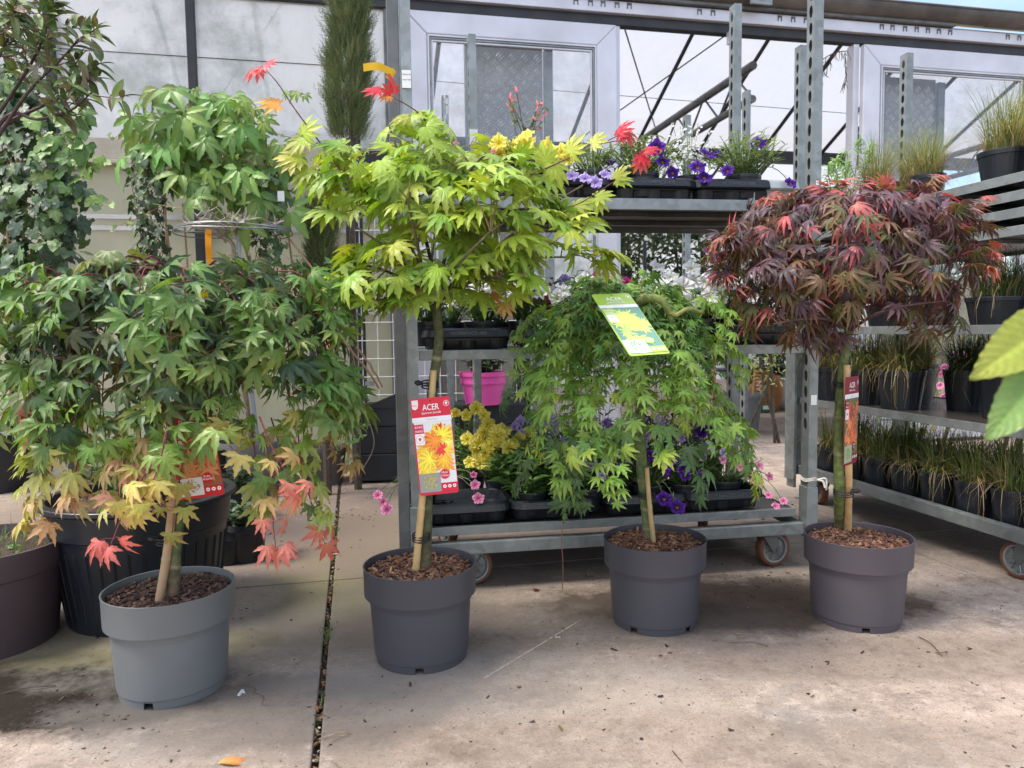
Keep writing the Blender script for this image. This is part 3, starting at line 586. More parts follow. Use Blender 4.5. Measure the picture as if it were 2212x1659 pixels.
def sticker(name, label, O, ux, uy, wd, ht, lines, col=(.75, .75, .73)):
    f = MB(); n_ = np.cross(unit(ux), unit(uy)); O = np.asarray(O, float); ux = unit(ux); uy = unit(uy)
    a = [O, O+ux*wd, O+ux*wd+uy*ht, O+uy*ht]; f.add(a+[q+n_*.0008 for q in a], [(3,2,1,0),(4,5,6,7),(0,1,5,4),(1,2,6,5),(2,3,7,6),(3,0,4,7)], col)
    for i, (s, h) in enumerate(lines): text_mb(f, s, O+ux*wd/2+uy*(ht*.72-i*ht*.3), ux, uy, h, (.05, .05, .05), lift=.0013, maxw=wd*.9)
    o = f.build(name, MT['paint']); tag(o, label, 'sticker'); return o
ux = np.array([math.cos(TRY), math.sin(TRY), 0]); uz = np.array([0, 0, 1.])
sticker('sticker', 'white printed label on the tall front post left of the near door', t1(-.012, -.0125, 1.49), ux, uz, .026, .05, [('Altena B', .005), ('cenn*68', .005)])
sticker('sticker', 'torn silver tape stuck low on the right front post', t1(LN-.012, -.0125, .54), ux, uz, .02, .032, [])
sticker('sticker', 'small white barcode tag high on the right front post', t1(LN-.006, -.0125, 1.238), ux, uz, .010, .016, [('III', .008)])

# empty posts standing behind
def loose_post(px, py, Y, label, w_=.03):
    p = at(px, py, Y); r = thing('trolley_post', label, 'post', (p[0], Y, 0), Y12, None)
    f = MB(); post_mb(f, -w_/2, -.02, .0, p[2], w_); f.build('upright', MT['galv'], r); return r
lp = loose_post(1018, 77, 3.13, 'tall dark steel post in front of the dusty pane left of the chequer plate')
f = MB(); f.box((-.017, -.0235, 1.55), (.016, -.0205, 1.62), (1, 1, 1)); f.build('paper_tag', MT['white'], lp)
lp = loose_post(961, 208, 3.85, 'shorter flaking steel post standing left of the tall dark one')
f = MB(); rr = random.Random(2)
for k in range(26): z = rr.uniform(1.6, 1.98); x = rr.uniform(-.012, .008); f.box((x, -.0225, z), (x+rr.uniform(.003, .009), -.0202, z+rr.uniform(.005, .03)))
f.build('peeling_paper', MT['white'], lp)
loose_post(1484, 250, 4.28, 'short steel post rising behind the purple petunia trays')
loose_post(1613, 197, 3.25, 'narrow steel post half hidden behind the rear slotted post', .016)

# right-hand trolley, running away from the camera
R3, RY3 = np.array([1.285, 3.37, 0]), Y12   # far-left corner; local +x right, -y towards camera
def t3(x, y, z): return np.array([R3[0]+x*c12+y*s12, R3[1]+x*s12-y*c12, z])   # y measured towards camera
L3, W3 = 1.34, .57
T3 = thing('plant_trolley', 'galvanised trolley at the right edge, its shelves packed with grasses in black pots', 'trolley', R3, RY3)
for x, y in ((-.0, .0), (W3-.03, .0), (W3-.03, -L3), (0, -L3)):
    f = MB(); post_mb(f, x, y-.02, .12, 2.03, w_=.034); f.build('post', MT['galv'], T3)
f = MB(); f.box((-.012, -.025, .06), (.004, .03, .27)); f.box((-.03, -.05, .10), (-.013, .02, .72)); f.build('end_plate', MT['galv'], T3, bevel=.003)
f = MB(); f.box((0.0, -L3, .125), (.03, -.04, .168)); f.build('base_rail', MT['galv'], T3, bevel=.003)
f = MB(); f.box((W3-.03, -L3, .125), (W3, -.04, .168)); f.build('base_rail', MT['galvd'], T3, bevel=.003)
f = MB(); f.box((.03, -.04, .125), (W3-.03, -.01, .165)); f.build('end_rail', MT['galvd'], T3, bevel=.003)
f = MB(); f.box((.032, -L3+.01, .128), (W3-.032, -.045, .138)); f.build('deck', MT['ply'], T3)
for z, lp_ in ((.475, .03), (.79, .03), (1.087, .03), (1.14, .03), (1.192, .03), (1.245, .03)):
    s = shelf(T3, .004, W3-.004, -L3, -.03, z, lp_)
for x, y, a in ((.06, -L3+.16, 1.7), (W3-.08, -L3+.12, 1.7), (.06, -.14, 1.5), (W3-.08, -.14, 1.5)): caster(T3, x, y, a)

# ================================================================== GRASS POTS
def pot_mb(r, h, f=None, taper=.78, rim=.012, band=.16, lipz=None, seg=40):
    f = f or MB(); rb = r*taper; zb = h*(1-band)
    prof = [(.001, .004), (rb*.93, .004), (rb, 0.0), (rb+(r*.955-rb)*.98, zb), (r*.985, zb+.001), (r, h-.003), (r*.995, h), (r*.965, h), (r*.95, h-.006), (r*.93, zb-.01), (rb*.94, .012), (.001, .012)]
    f.lathe(prof, seg); return f
def blades(f, n, r, h0, hmin, hmax, lean, wd, cols, rng, dry=.25, seg=5, curl=1.0):
    for k in range(n):
        a = rng.uniform(0, 6.28); rr = r*math.sqrt(rng.random())*.75; b = np.array([rr*math.cos(a), rr*math.sin(a), h0])
        a2 = a+rng.gauss(0, .6); L_ = rng.uniform(hmin, hmax); ln = lean*abs(rng.gauss(.6, .5)); d = np.array([math.cos(a2), math.sin(a2), 0]); sd_ = np.array([-math.sin(a2), math.cos(a2), 0])
        isd = rng.random() < dry; 
        if isd: L_ *= .8; ln *= 1.8
        c = jit(cols[1] if isd else rng.choice(cols[0]), rng, .3, .12); V = []; F = []; Cc = []
        for i in range(seg):
            t = i/(seg-1); th = ln*curl*t; p = b+L_*(d*(math.sin(th)*t)+np.array([0, 0, 1])*(t*math.cos(th*.95))); w2 = wd*(1-.85*t)*(.8 if i == 0 else 1)
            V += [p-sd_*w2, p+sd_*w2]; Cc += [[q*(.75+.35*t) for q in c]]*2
        F = [(2*i, 2*i+1, 2*i+3, 2*i+2) for i in range(seg-1)]; f.add(V, F, np.clip(Cc, 0, 1))
GC = ([(.10, .17, .045), (.14, .21, .06), (.07, .12, .035), (.20, .25, .09)], (.36, .27, .13))
GD = ([(.03, .06, .022), (.045, .085, .03), (.06, .09, .035)], (.14, .12, .06))
def grass_pot(name, label, loc, r, h, n, hmin, hmax, lean, cols, seed, wd=.0016, dry=.3, group=None, cat='grass pot'):
    rng = random.Random(seed); root = thing(name, label, cat, loc, rng.uniform(0, 6), group)
    pot_mb(r, h).build('pot', MT['pblack'], root, smooth=False)
    f = MB(); f.lathe([(.001, h-.012), (r*.5, h-.008), (r*.93, h-.014)], 24); f.build('soil', MT['soil'], root)
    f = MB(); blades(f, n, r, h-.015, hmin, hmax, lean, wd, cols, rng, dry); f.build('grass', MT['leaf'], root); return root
protoA = [None]*6; ORD = ['first', 'second', 'third', 'fourth', 'fifth', 'sixth', 'seventh', 'eighth', 'ninth', 'tenth']
ROWN = ['outer', 'second', 'inner']
k = 0
for row in range(3):
    for j in range(8):
        rng = random.Random(k*7+1); loc = t3(.105+row*.150+rng.uniform(-.006, .006), .13+j*.156+rng.uniform(-.008, .008), .1385)
        lab = f'small potted sedge, lowest shelf of right trolley, {ROWN[row]} row, {ORD[j]} from far end'
        if protoA[k % 6] is None: protoA[k % 6] = grass_pot('grass_pot', lab, loc, .066, .125, (250, 200, 300, 160, 270, 220)[k % 6], (.08, .06, .09, .05, .08, .07)[k % 6], (.21, .17, .24, .15, .20, .26)[k % 6], (.95, 1.3, .8, 1.4, 1.1, 1.0)[k % 6], GC, 50+k, dry=(.35, .5, .25, .65, .4, .3)[k % 6], group='small grasses on the bottom shelf')
        else: dup(protoA[k % 6], loc, rng.uniform(0, 6.3), lab, 'small grasses on the bottom shelf', (lambda q: (q, q, q*rng.uniform(.9, 1.12)))(rng.uniform(.92, 1.04)))
        k += 1
pB = None
for j, (x, y, s) in enumerate([(.11, .13, 1), (.10, .34, 1), (.11, .545, 1.02), (.30, .16, 1), (.31, .38, 1), (.48, .2, 1)]):
    lab = 'sedge in black pot on second shelf, '+['at the far end next to the bamboo cane', 'between the cane and the widest clump', 'widest clump, last before the bare board', 'inner row at the far end', 'inner row behind the widest clump', 'far corner by the back post'][j]
    if pB is None: pB = grass_pot('grass_pot', lab, t3(x, y, .471), .086, .145, 330, .12, .25, 1.0, GC, 91, dry=.42, group='grasses on the second shelf')
    else: dup(pB, t3(x, y, .471), j*1.3, lab, 'grasses on the second shelf', s)
pC = grass_pot('grass_pot', 'very dark narrow leaved grass in a tall black pot near the right edge, second shelf', t3(.20, .93, .471), .085, .16, 420, .10, .24, 1.0, GD, 17, dry=.1, wd=.0018)
dup(pC, t3(.40, 1.02, .471), 2.2, 'very dark grass in a tall black pot behind its near twin on the second shelf', None, 1.05)
dup(pC, t3(.30, .66, .471), 4.2, 'very dark grass on the second shelf, inner side behind the bare board', None, .95)
pD = grass_pot('grass_pot', 'grass in a broad black pot on the third shelf, nearest the right edge', t3(.13, .95, .786), .092, .095, 420, .10, .22, .9, ([(.06, .11, .03), (.09, .15, .04), (.04, .08, .025)], (.30, .23, .11)), 23, dry=.25)
dup(pD, t3(.115, .70, .786), 1.2, 'grass in a broad black pot on the third shelf, half behind the purple maple', None, .9)
dup(pD, t3(.33, .85, .786), 3.2, 'dark grass in a black pot on the third shelf, inner row', None, 1)
dup(pD, t3(.12, .45, .786), 4.2, 'grass in a black pot on the third shelf, hidden mostly by the purple crown', None, .9)
dup(pD, t3(.33, 1.1, .786), 5.2, 'grass in a black pot on the third shelf, inner row at the near end', None, 1)
pE = grass_pot('grass_pot', 'straw tipped grass in a squat black pot on top of the stacked shelves', t3(.12, .98, 1.241), .083, .105, 420, .12, .26, .75, ([(.16, .22, .06), (.22, .28, .09), (.28, .32, .12)], (.42, .32, .16)), 29, dry=.4)
dup(pE, t3(.13, 1.19, 1.241), 1.2, 'straw tipped grass in a black pot cut by the right edge, on the stacked shelves', None, 1)
dup(pE, t3(.27, .90, 1.241), 3.2, 'grass clump on the stacked shelves just behind the squat pot', None, 1.0)
dup(pE, t3(.11, .66, 1.241), 2.2, 'smaller grass on the stacked shelves just above the purple crown', None, (.72, .72, .9))
dup(pE, t3(.10, .40, 1.241), 4.4, 'pale grass on the stacked shelves left of the glazed door frame edge', None, (.78, .78, 1.0))
dup(pE, t3(.26, .42, 1.241), 5.4, 'pale grass on the stacked shelves in front of the chequer plate', None, (.8, .8, 1.05))

# ================================================================== BEDDING PLANTS
def flower(f, p, nrm, r, cols, rng, seg=20, lobes=5, depth=.45, ruf=.16):
    if rng.random() < .18: depth *= 1.8; ruf *= 2; r *= .8
    Z = unit(nrm); X = unit(np.cross(Z, (.3, .2, 1))); Y = np.cross(Z, X); V = [(0, 0, -depth)]; cc = [cols[0]]
    for rr, zz, c in ((.28, -.12, cols[1]), (.68, .02, cols[2]), (1., .06, cols[3] if len(cols) > 3 else cols[2])):
        for k in range(seg):
            a = 2*math.pi*k/seg; q = rr*(1+.13*rr*math.cos(lobes*a)+rng.uniform(-.06, .06)*rr); V.append((q*math.cos(a), q*math.sin(a), zz-(.25 if rr > .9 and (seg < 12 or k % 7 == 0) else 0)*rr+ruf*rr*math.sin(lobes*2*a+1)*rng.uniform(.3, 1.5))); cc.append([x_*(.82 if k % 4 == 0 else 1.) for x_ in jit(c, rng, .10, .03)])
    F = [(0, 1+k, 1+(k+1) % seg) for k in range(seg)]
    for i in range(2): F += [(1+i*seg+k, 1+(i+1)*seg+k, 1+(i+1)*seg+(k+1) % seg, 1+i*seg+(k+1) % seg) for k in range(seg)]
    V = np.array(V)*r; f.add(np.asarray(p)+V[:, :1]*X+V[:, 1:2]*Y+V[:, 2:3]*Z, F, cc)
FC = dict(purple=[(.5, .35, .02), (.03, .005, .08), (.09, .02, .30), (.13, .03, .40)], white=[(.6, .6, .2), (.75, .76, .7), (.84, .84, .84), (.86, .86, .86)], yellow=[(.45, .42, .05), (.80, .66, .06), (.90, .80, .16), (.92, .84, .24)],
          magenta=[(.1, .0, .03), (.40, .01, .12), (.6, .02, .25), (.65, .03, .3)], pink=[(.5, .05, .15), (.75, .18, .40), (.85, .32, .55), (.9, .42, .62)], lilac=[(.3, .2, .3), (.38, .25, .6), (.50, .40, .78), (.6, .5, .85)], salmon=[(.4, .3, .05), (.7, .12, .15), (.8, .2, .3), (.85, .3, .4)])
def bush(f, rng, n, r, h, z0, tpls, lsize, col, per=7, spread=1., stem=.0012, droop=.0, stemcol=(.12, .2, .06), tipc=None):
    tips = []
    for k in range(n):
        a = rng.uniform(0, 6.28); e = r*spread*math.sqrt(rng.random()); hh = h*rng.uniform(.45, 1)*(1-.35*(e/(r*spread+1e-6))**2)
        p0 = np.array([.25*e*math.cos(a), .25*e*math.sin(a), z0]); p1 = np.array([e*math.cos(a), e*math.sin(a), z0+hh-droop*e])
        P = curve(p0, p1, 6, (0, 0, .12*hh)); f.tube(P, np.linspace(stem*1.4, stem*.7, 6), 4, stemcol, cap=False); tips.append((P[-1], unit(P[-1]-P[-2])))
        for j in range(per):
            t = (j+.6)/per; q = P[0]*(1-t)+P[-1]*t+np.array([0, 0, .12*hh*4*t*(1-t)]); b = rng.uniform(0, 6.28); d = unit([math.cos(b)*1.0, math.sin(b)*1.0, rng.uniform(.1, .9)])
            put_leaf(f, rng.choice(T[tpls]), q, d, (rng.uniform(-.3, .3), rng.uniform(-.3, .3), 1), lsize*rng.uniform(.65, 1.15), jit(col, rng, .25, .1), tipc, rng)
    return tips
def bedding(label, loc, kind, seed, r=.05, h=.09, pr=.058, ph=.075, n=26, nf=6, fs=.022, ls=.032, tpl='oval', col=(.10, .18, .05), cols='purple', face=(0, -1, .5), spread=1.5, cat='petunia', group=None, pot=True, fout=.02, name='petunia_pot', per=6):
    rng = random.Random(seed); root = thing(name, label, cat, loc, 0, group)
    if pot:
        pot_mb(pr, ph, taper=.75, seg=28).build('pot', MT['pblack'], root)
        f = MB(); f.lathe([(.001, ph-.008), (pr*.93, ph-.01)], 20); f.build('soil', MT['soil'], root)
    f = MB(); tips = bush(f, rng, n, r, h, ph-.01, tpl, ls, col, per=per, spread=spread)
    if not isinstance(nf, int):
        for (x, y, z, s) in nf:
            e_ = np.array([x, y+s*.4, z]); b_ = np.array([x*.25, y*.3, ph+.01]); P = curve(b_, e_, 7, (0, 0, .35*np.linalg.norm(e_-b_)*(.5 if z > ph else .8))); f.tube(P, .0012, 4, (.14, .22, .07), cap=False)
            for q in P[2:6]: put_leaf(f, rng.choice(T['slim']), q, (rng.gauss(0, 1), rng.gauss(0, 1), .4), (0, -.3, 1), ls*.7, jit(col, rng, .2), None, rng)
    f.build('foliage', MT['leafd'] if tpl == 'x' else MT['leaf'], root)
    f = MB(); done = 0; rng.shuffle(tips); tips.sort(key=lambda q: q[0][1]+rng.uniform(-.05, .05))
    if isinstance(nf, int):
        for p, d in tips[:nf]:
            nrm = unit(np.array(face)+np.array([rng.gauss(0, .45), rng.gauss(0, .3), rng.gauss(0, .45)])); f = MB(); flower(f, p+nrm*fout, nrm, fs*rng.uniform(.75, 1.1), FC[cols], rng); f.build('flower', MT['petal'], root)
    else:
        for (x, y, z, s) in nf: nrm = unit(np.array(face)+np.array([rng.gauss(0, .3), rng.gauss(0, .2), rng.gauss(0, .3)])); f = MB(); flower(f, (x, y, z), nrm, s, FC[cols], rng); f.build('flower', MT['petal'], root)
    return root
# trays
def tray(label, x, y, z, wd=.29, dp=.24, m='pblack', lettering=True, name='plant_tray'):
    """shallow carry tray with rounded corners and two rows of cups"""
    root = thing(name, label, 'tray', t1(x, y, z), TRY)
    def rr(wd_, dp_, r, n=5):
        o_ = []
        for cx, cy, a0_ in ((wd_/2-r, dp_/2-r, 0), (-wd_/2+r, dp_/2-r, 90), (-wd_/2+r, -dp_/2+r, 180), (wd_/2-r, -dp_/2+r, 270)):
            for k in range(n+1): a = rad(a0_+90*k/n); o_.append((cx+r*math.cos(a), cy+r*math.sin(a)))
        return o_
    f = MB(); rings = [(-.03, .001, .03), (-.03, .0, .03), (-.02, .034, .03), (.009, .036, .05), (.014, .040, .055), (.011, .060, .055), (.007, .065, .055), (.001, .066, .05), (-.004, .062, .045), (-.012, .030, .03)]
    V = []; m_ = None
    for g_, z_, r_ in rings:
        q = rr(wd+2*g_-.03, dp+2*g_-.03, r_); m_ = len(q); V += [(a, b, z_) for a, b in q]
    F = [(i*m_+k, i*m_+(k+1) % m_, (i+1)*m_+(k+1) % m_, (i+1)*m_+k) for i in range(len(rings)-1) for k in range(m_)]; F.append([(len(rings)-1)*m_+k for k in range(m_)])
    f.add(V, F)
    o_ = f.build('tray_body', MT[m], root, smooth=False)
    f = MB()
    for cx in (-wd/3.2, 0, wd/3.2):
        for cy in (-dp/4.4, dp/4.4): f.lathe([(.001, .002), (.034, .002), (.040, .034)], 18, (cx, cy, 0))
    f.build('cups', MT[m], root)
    if lettering:
        f = MB(); text_mb(f, 'NORMPACK-408', (0, -dp/2+.0005, .0455), (1, 0, 0), (0, 0, 1), .0105, (.075, .085, .10), bold=.01, maxw=.15); f.build('embossing', MT['paint'], root)
    return root
ZD, ZM, ZT_ = .199, .736, 1.194
for x, z, lab, m in ((.155, ZD, 'black carry tray on the trolley deck, leftmost, behind the red tagged cane', 'pblack'), (.43, ZD, 'black carry tray on the trolley deck holding the daisy like leafy pots', 'pblack'), (.735, ZD, 'black carry tray on the trolley deck under the hanging green maple', 'pblack'), (1.0, ZD, 'black carry tray at the right end of the loaded part of the deck', 'pblack'),
                   (.17, ZM, 'black carry tray on the middle shelf under the white petunias', 'pblack'), (.48, ZM, 'black carry tray on the middle shelf right of the white petunia tray', 'pblack'), (.79, ZM, 'black carry tray on the middle shelf behind the green weeping crown', 'pblack'), (1.1, ZM, 'black carry tray at the right end of the middle shelf', 'pblack'),
                   (.17, ZT_, 'black carry tray on the top shelf behind the yellow green crown', 'pblack'), (.46, ZT_, 'black carry tray at top shelf centre with pale yellow flowers', 'pblack'), (.735, ZT_, 'black carry tray on the top shelf under the left purple petunias', 'pblack'), (1.0, ZT_, 'black carry tray on the top shelf between the purple petunias', 'pblack')):
    tray(lab, x+(.03 if z == ZT_ else 0), .135, z, m=m)
tray('pale grey carry tray at the right end of the top shelf', 1.165, .14, ZT_, .2, .24, 'pwhite', False)
def bed(lab, x, y, z, **k): return bedding(lab, t1(x, y, z+.012), None, int(abs(x*1000+y*77+z*13)), **k)
G1, G2 = (.20, .28, .13), (.11, .21, .055)
# top shelf
bed('purple petunia with grey green leaves, left of the two purple ones on the top shelf', .735, .09, ZT_, cols='purple', nf=[(.055, -.07, .10, .022), (-.02, -.09, .085, .021), (-.075, -.075, .075, .024), (.035, -.08, .14, .026), (.09, -.05, .07, .02), (-.10, -.02, .11, .018)], ls=.036, col=G1, tpl='slim', n=75, h=.14, spread=2.5)
bed('purple petunia with grey green leaves, right of the two purple ones on the top shelf', 1.08, .09, ZT_, cols='purple', nf=[(.03, -.05, .17, .027), (-.17, -.09, .09, .026), (-.14, -.09, .13, .024), (-.15, -.10, .055, .024), (-.08, -.10, .075, .02), (-.09, -.04, .14, .018), (.13, -.07, .04, .02)], ls=.036, col=G1, tpl='slim', n=85, h=.16, spread=2.8)
bed('lilac petunia hanging over the edge of the top shelf beside the purple one', .57, .07, ZT_, cols='lilac', nf=[(-.03, -.09, .04, .022), (0, -.1, .025, .02), (-.07, -.08, .05, .02), (.03, -.09, .05, .018)], ls=.03, col=G1, tpl='slim', n=60, h=.12, spread=2.2)
bed('yellow petunia on the top shelf behind the lime maple', .34, .08, ZT_, cols='yellow', nf=9, fs=.03, ls=.03, col=G1, n=30, h=.12, spread=1.6)
bed('yellow petunia on the top shelf right beside the lilac one', .44, .09, ZT_, cols='yellow', nf=6, fs=.028, ls=.03, col=G1, n=24, h=.08, spread=1.4)
def spires(lab, x, y, z, seed, n=22, h=.2):
    rng = random.Random(seed); root = thing('white_flower_spires', lab, 'flower', t1(x, y, z+.012)); pot_mb(.055, .075, seg=24).build('pot', MT['pblack'], root)
    f = MB(); g_ = MB()
    for k in range(n):
        a = rng.uniform(0, 6.28); e = rng.uniform(0, .07); p1 = np.array([e*math.cos(a)*1.2, e*math.sin(a), .07+h*rng.uniform(.5, 1)]); P = curve((e*.3*math.cos(a), e*.3*math.sin(a), .06), p1, 6, (0, 0, .01)); f.tube(P, .0009, 4, (.2, .28, .1), cap=False)
        for j in range(12):
            t = rng.uniform(.45, 1); q = P[0]*(1-t)+P[-1]*t; flower(g_, q+np.array([rng.gauss(0, .006), rng.gauss(0, .006), 0]), (rng.gauss(0, 1), -1, rng.uniform(0, 1)), .004, FC['white'], rng, seg=5)
        for j in range(6): put_leaf(f, rng.choice(T['slim']), P[0]+(P[-1]-P[0])*rng.uniform(.05, .5), (rng.gauss(0, 1), rng.gauss(0, 1), .6), (0, 0, 1), .018, jit((.18, .28, .1), rng), None, rng)
    f.build('stems', MT['leaf'], root); g_.build('flowers', MT['petal'], root)
spires('airy white flower spires in a black pot, right of the left purple petunia', .91, .12, ZT_, 3); spires('airy white flower spires behind, between the two purple petunias', .83, .22, ZT_, 4)
for i, (x, y) in enumerate(((.12, .10), (.26, .12))): bed('leafy pale bedding plant in the leftmost top tray, '+['near the post', 'near the yellow petunia'][i], x, y, ZT_, cols='pink', nf=3, fs=.014, col=G1, n=22)
# middle shelf
for i, (x, c, nf, fs) in enumerate(((.05, 'white', 10, .032), (.22, 'white', 10, .032), (.36, 'white', 7, .03), (.50, 'white', 3, .03), (.62, 'magenta', 7, .022), (.80, 'white', 9, .034), (.93, 'white', 9, .032), (1.07, 'white', 5, .022))):
    bed(['white petunia spilling past the left front post, middle shelf', 'white petunia behind the maple trunk, middle shelf', 'white petunia right of the trunk, middle shelf', 'petunia with few white blooms, middle shelf', 'magenta petunia above the green weeping maple', 'white petunia behind the green tag, middle shelf', 'white petunia right of the green tag, middle shelf', 'small white bedding plant near the right end of the middle shelf'][i], x, .10, ZM, cols=c, nf=int(nf*1.5), fs=fs*.92, col=G2, n=40, h=.18, spread=2.1, ls=.034)
bed('purple viola on the middle shelf in front of the rear slotted post', 1.15, .12, ZM, cols='purple', nf=6, fs=.018, col=(.05, .10, .03), n=30, h=.12, spread=1.6, tpl='broad', ls=.022)
bed('pink flowered bedding plant on the middle shelf near the orange tag', 1.0, .20, ZM, cols='pink', nf=9, fs=.012, col=G2, n=34, h=.24, spread=2)
# deck
bed('pale yellow petunia mound on the trolley deck', .30, .30, ZD, cols='yellow', nf=34, fs=.027, col=G2, n=70, h=.20, spread=3.0, ls=.035)
bed('pale yellow petunia behind the white post on the deck', .20, .38, ZD, cols='yellow', nf=16, fs=.026, col=G2, n=44, h=.28, spread=2.0, ls=.035)
bed('lilac petunia on the deck beside the yellow mound', .45, .34, ZD, cols='lilac', nf=12, fs=.022, col=G2, n=44, h=.26, spread=2.2, ls=.03)
for i, (x, y) in enumerate(((.36, .09), (.47, .10))): bed('leafy plant without blooms in the deck tray, '+['left one', 'right one'][i], x, y, ZD, nf=0, col=(.11, .21, .06), n=62, h=.17, spread=2.8, ls=.058, tpl='oval', per=9)
bed('leafy green bedding plant at the back of the deck near its middle', .6, .3, ZD, nf=4, cols='lilac', fs=.016, col=G2, n=40, h=.2, spread=2.6)
bed('grey leaved petunia with dark purple blooms hanging over the deck tray', .76, .10, ZD, cols='purple', nf=[(.03, -.12, .05, .024), (.07, -.125, .025, .026), (.10, -.08, .13, .022), (.06, -.04, .16, .022), (0, -.03, .17, .02)], col=(.10, .16, .08), n=44, h=.13, spread=2.4, tpl='slim', ls=.03)
bed('lilac petunia behind the purple one on the deck', .78, .30, ZD, cols='lilac', nf=12, fs=.02, col=G2, n=40, h=.28, spread=2.2)
bed('purple petunia deep on the deck, right part', .98, .34, ZD, cols='purple', nf=8, fs=.022, col=G2, n=34, h=.22, spread=2.2)
bed('pink mini petunia at the right end of the deck', 1.03, .11, ZD, cols='pink', nf=[(.13, -.13, .012, .014), (.15, -.14, .03, .013), (.11, -.12, .045, .013), (.09, -.1, .08, .014), (.03, -.09, .13, .013), (.10, -.06, .13, .015), (.06, -.08, .10, .014), (.14, -.04, .09, .013), (-.02, -.06, .15, .013)], col=(.09, .16, .05), n=40, h=.12, spread=2.8, tpl='slim', ls=.026)
bed('pink mini petunia reaching out left of the front post', .02, .22, ZD, cols='pink', nf=[(-.08, -.24, .08, .017), (-.072, -.235, .056, .019), (-.095, -.24, .10, .015), (.19, -.16, .11, .016), (.2, -.17, .07, .018), (.185, -.15, .14, .014)], col=(.07, .13, .04), n=16, h=.08, spread=1.6, tpl='slim', ls=.026)
for i, (x, y, kc) in enumerate(((.55, .10, 'lilac'), (.66, .14, 'purple'), (.88, .10, 'purple'), (.97, .16, 'lilac'), (.56, .42, 'white'), (.68, .40, 'lilac'), (.9, .42, 'purple'), (1.08, .36, 'pink'))):
    bed('bushy bedding plant on the deck, '+['right of the leafy pair', 'under the hanging maple strands', 'between the two purple blooming ones', 'behind the pink mini petunia', 'rear row with white bloom', 'rear row with lilac bloom', 'rear row with purple bloom', 'rear right corner with pink bloom'][i], x, y, ZD, nf=9, cols=kc, fs=.017, col=G2, n=46, h=.17+.1*(y > .3), spread=2.3, ls=.034, per=7)
for i, x in enumerate((.14, .30, .44, .56, .70, .86, 1.0)):
    bed('low leafy bedding plant at the rear of the middle shelf, '+['first', 'second', 'third', 'fourth', 'fifth', 'sixth', 'seventh'][i]+' from left', x, .36, ZM, nf=14, cols=['white', 'white', 'magenta', 'lilac', 'white', 'pink', 'white'][i], fs=.018, col=G2, n=30, h=.16, spread=2.0, ls=.034)
# rose mandevilla on the top shelf and odd items
md_ = thing('mandevilla', 'pink budded mandevilla rising above the top shelf before the chequer plate', 'plant', t1(.40, .33, ZT_)); rng = random.Random(8)
pot_mb(.06, .09, seg=24).build('pot', MT['pblack'], md_); f = MB(); g_ = MB()
for k in range(9):
    P = spline([(0, 0, .08), (rng.gauss(0, .02), rng.gauss(0, .02), .2), (rng.gauss(0, .04), rng.gauss(0, .02), rng.uniform(.30, .44))]); f.tube(P, .0015, 4, (.15, .1, .05), cap=False)
    for q in P[4:]: put_leaf(f, rng.choice(T['broad']), q, (rng.gauss(0, 1), rng.gauss(0, .6), .1), (0, -.5, 1), .035*rng.uniform(.6, 1), jit((.10, .17, .05), rng), None, rng)
    e = P[-1]; g_ = MB(); put_leaf(g_, rng.choice(T['oval']), e, (rng.gauss(0, .3), -.1, 1), (0, -1, 0), .024, (.8, .15, .22), (.85, .3, .35), rng); put_leaf(g_, rng.choice(T['oval']), e-(0, 0, .03), (rng.gauss(0, .8), -.1, .8), (0, -1, 0), .02, (.8, .2, .2), None, rng); g_.build('bud', MT['petal'], md_)
f.build('foliage', MT['leaf'], md_)

# planter with trellis behind the trolley, pink pot
p0 = gnd(770, 1046); PL = thing('trellis_planter', 'black stained wooden planter with framed wire mesh trellis behind the trolley', 'planter', (p0[0]-.01, 3.85, 0), rad(4))
W_ = .92; f = MB(); f.box((.0, 0, .015), (W_, .3, .155)); f.box((.004, .003, .158), (W_-.004, .297, .30)); f.box((.0, 0, .303), (W_, .3, .405)); f.build('box', MT['wood'], PL, bevel=.004)
f = MB(); f.add([(.006, .0, .408), (.006, .02, .408), (.13, .0, .41), (.13, .02, .41), (.22, .0, .47), (.22, .02, .47), (.006, 0, .43), (.006, .02, .43)], [(0, 2, 3, 1), (6, 7, 3, 2), (2, 3, 5, 4)]); 
f.add([(.0, -.004, .40), (.11, -.004, .40), (.23, -.004, .40), (.23, -.004, .475), (.11, -.004, .425), (.0, -.004, .41), (.0, .014, .40), (.11, .014, .40), (.23, .014, .40), (.23, .014, .475), (.11, .014, .425), (.0, .014, .41)], [(0, 1, 4, 5), (1, 2, 3, 4), (11, 10, 7, 6), (10, 9, 8, 7), (5, 4, 10, 11), (4, 3, 9, 10), (2, 8, 9, 3)]); f.build('front_board', MT['wood'], PL)
for x in (-.045, .005, W_-.05, W_-.0): 
    f = MB(); f.box((x, .26, 0), (x+.038, .30, 1.85)); f.build('trellis_post', MT['wood'], PL, bevel=.003)
f = MB(); f.box((-.03, .245, 1.70), (W_+.12, .258, 1.78)); f.build('top_rail', MT['wood'], PL, bevel=.003)
f = MB()
for k in range(12): x = .03+k*.085; f.tube([(x, .235, .3), (x, .235, 1.72)], .0022, 5)
for k in range(14): z = .35+k*.10; f.tube([(.0, .231, z), (W_, .231, z)], .0022, 5)
f.build('wire_mesh', MT['white'], PL)
f = MB(); f.box((.04, .228, .50), (.09, .234, .525)); f.build('mesh_clip', MT['galv'], PL)
pk = thing('pink_pot', 'bright pink ribbed pot with a dark leaved shrub on the black planter', 'pot', at(1044, 864, 3.93)*np.array([1, 1, 0])+np.array([0, 0, .407]), 0)
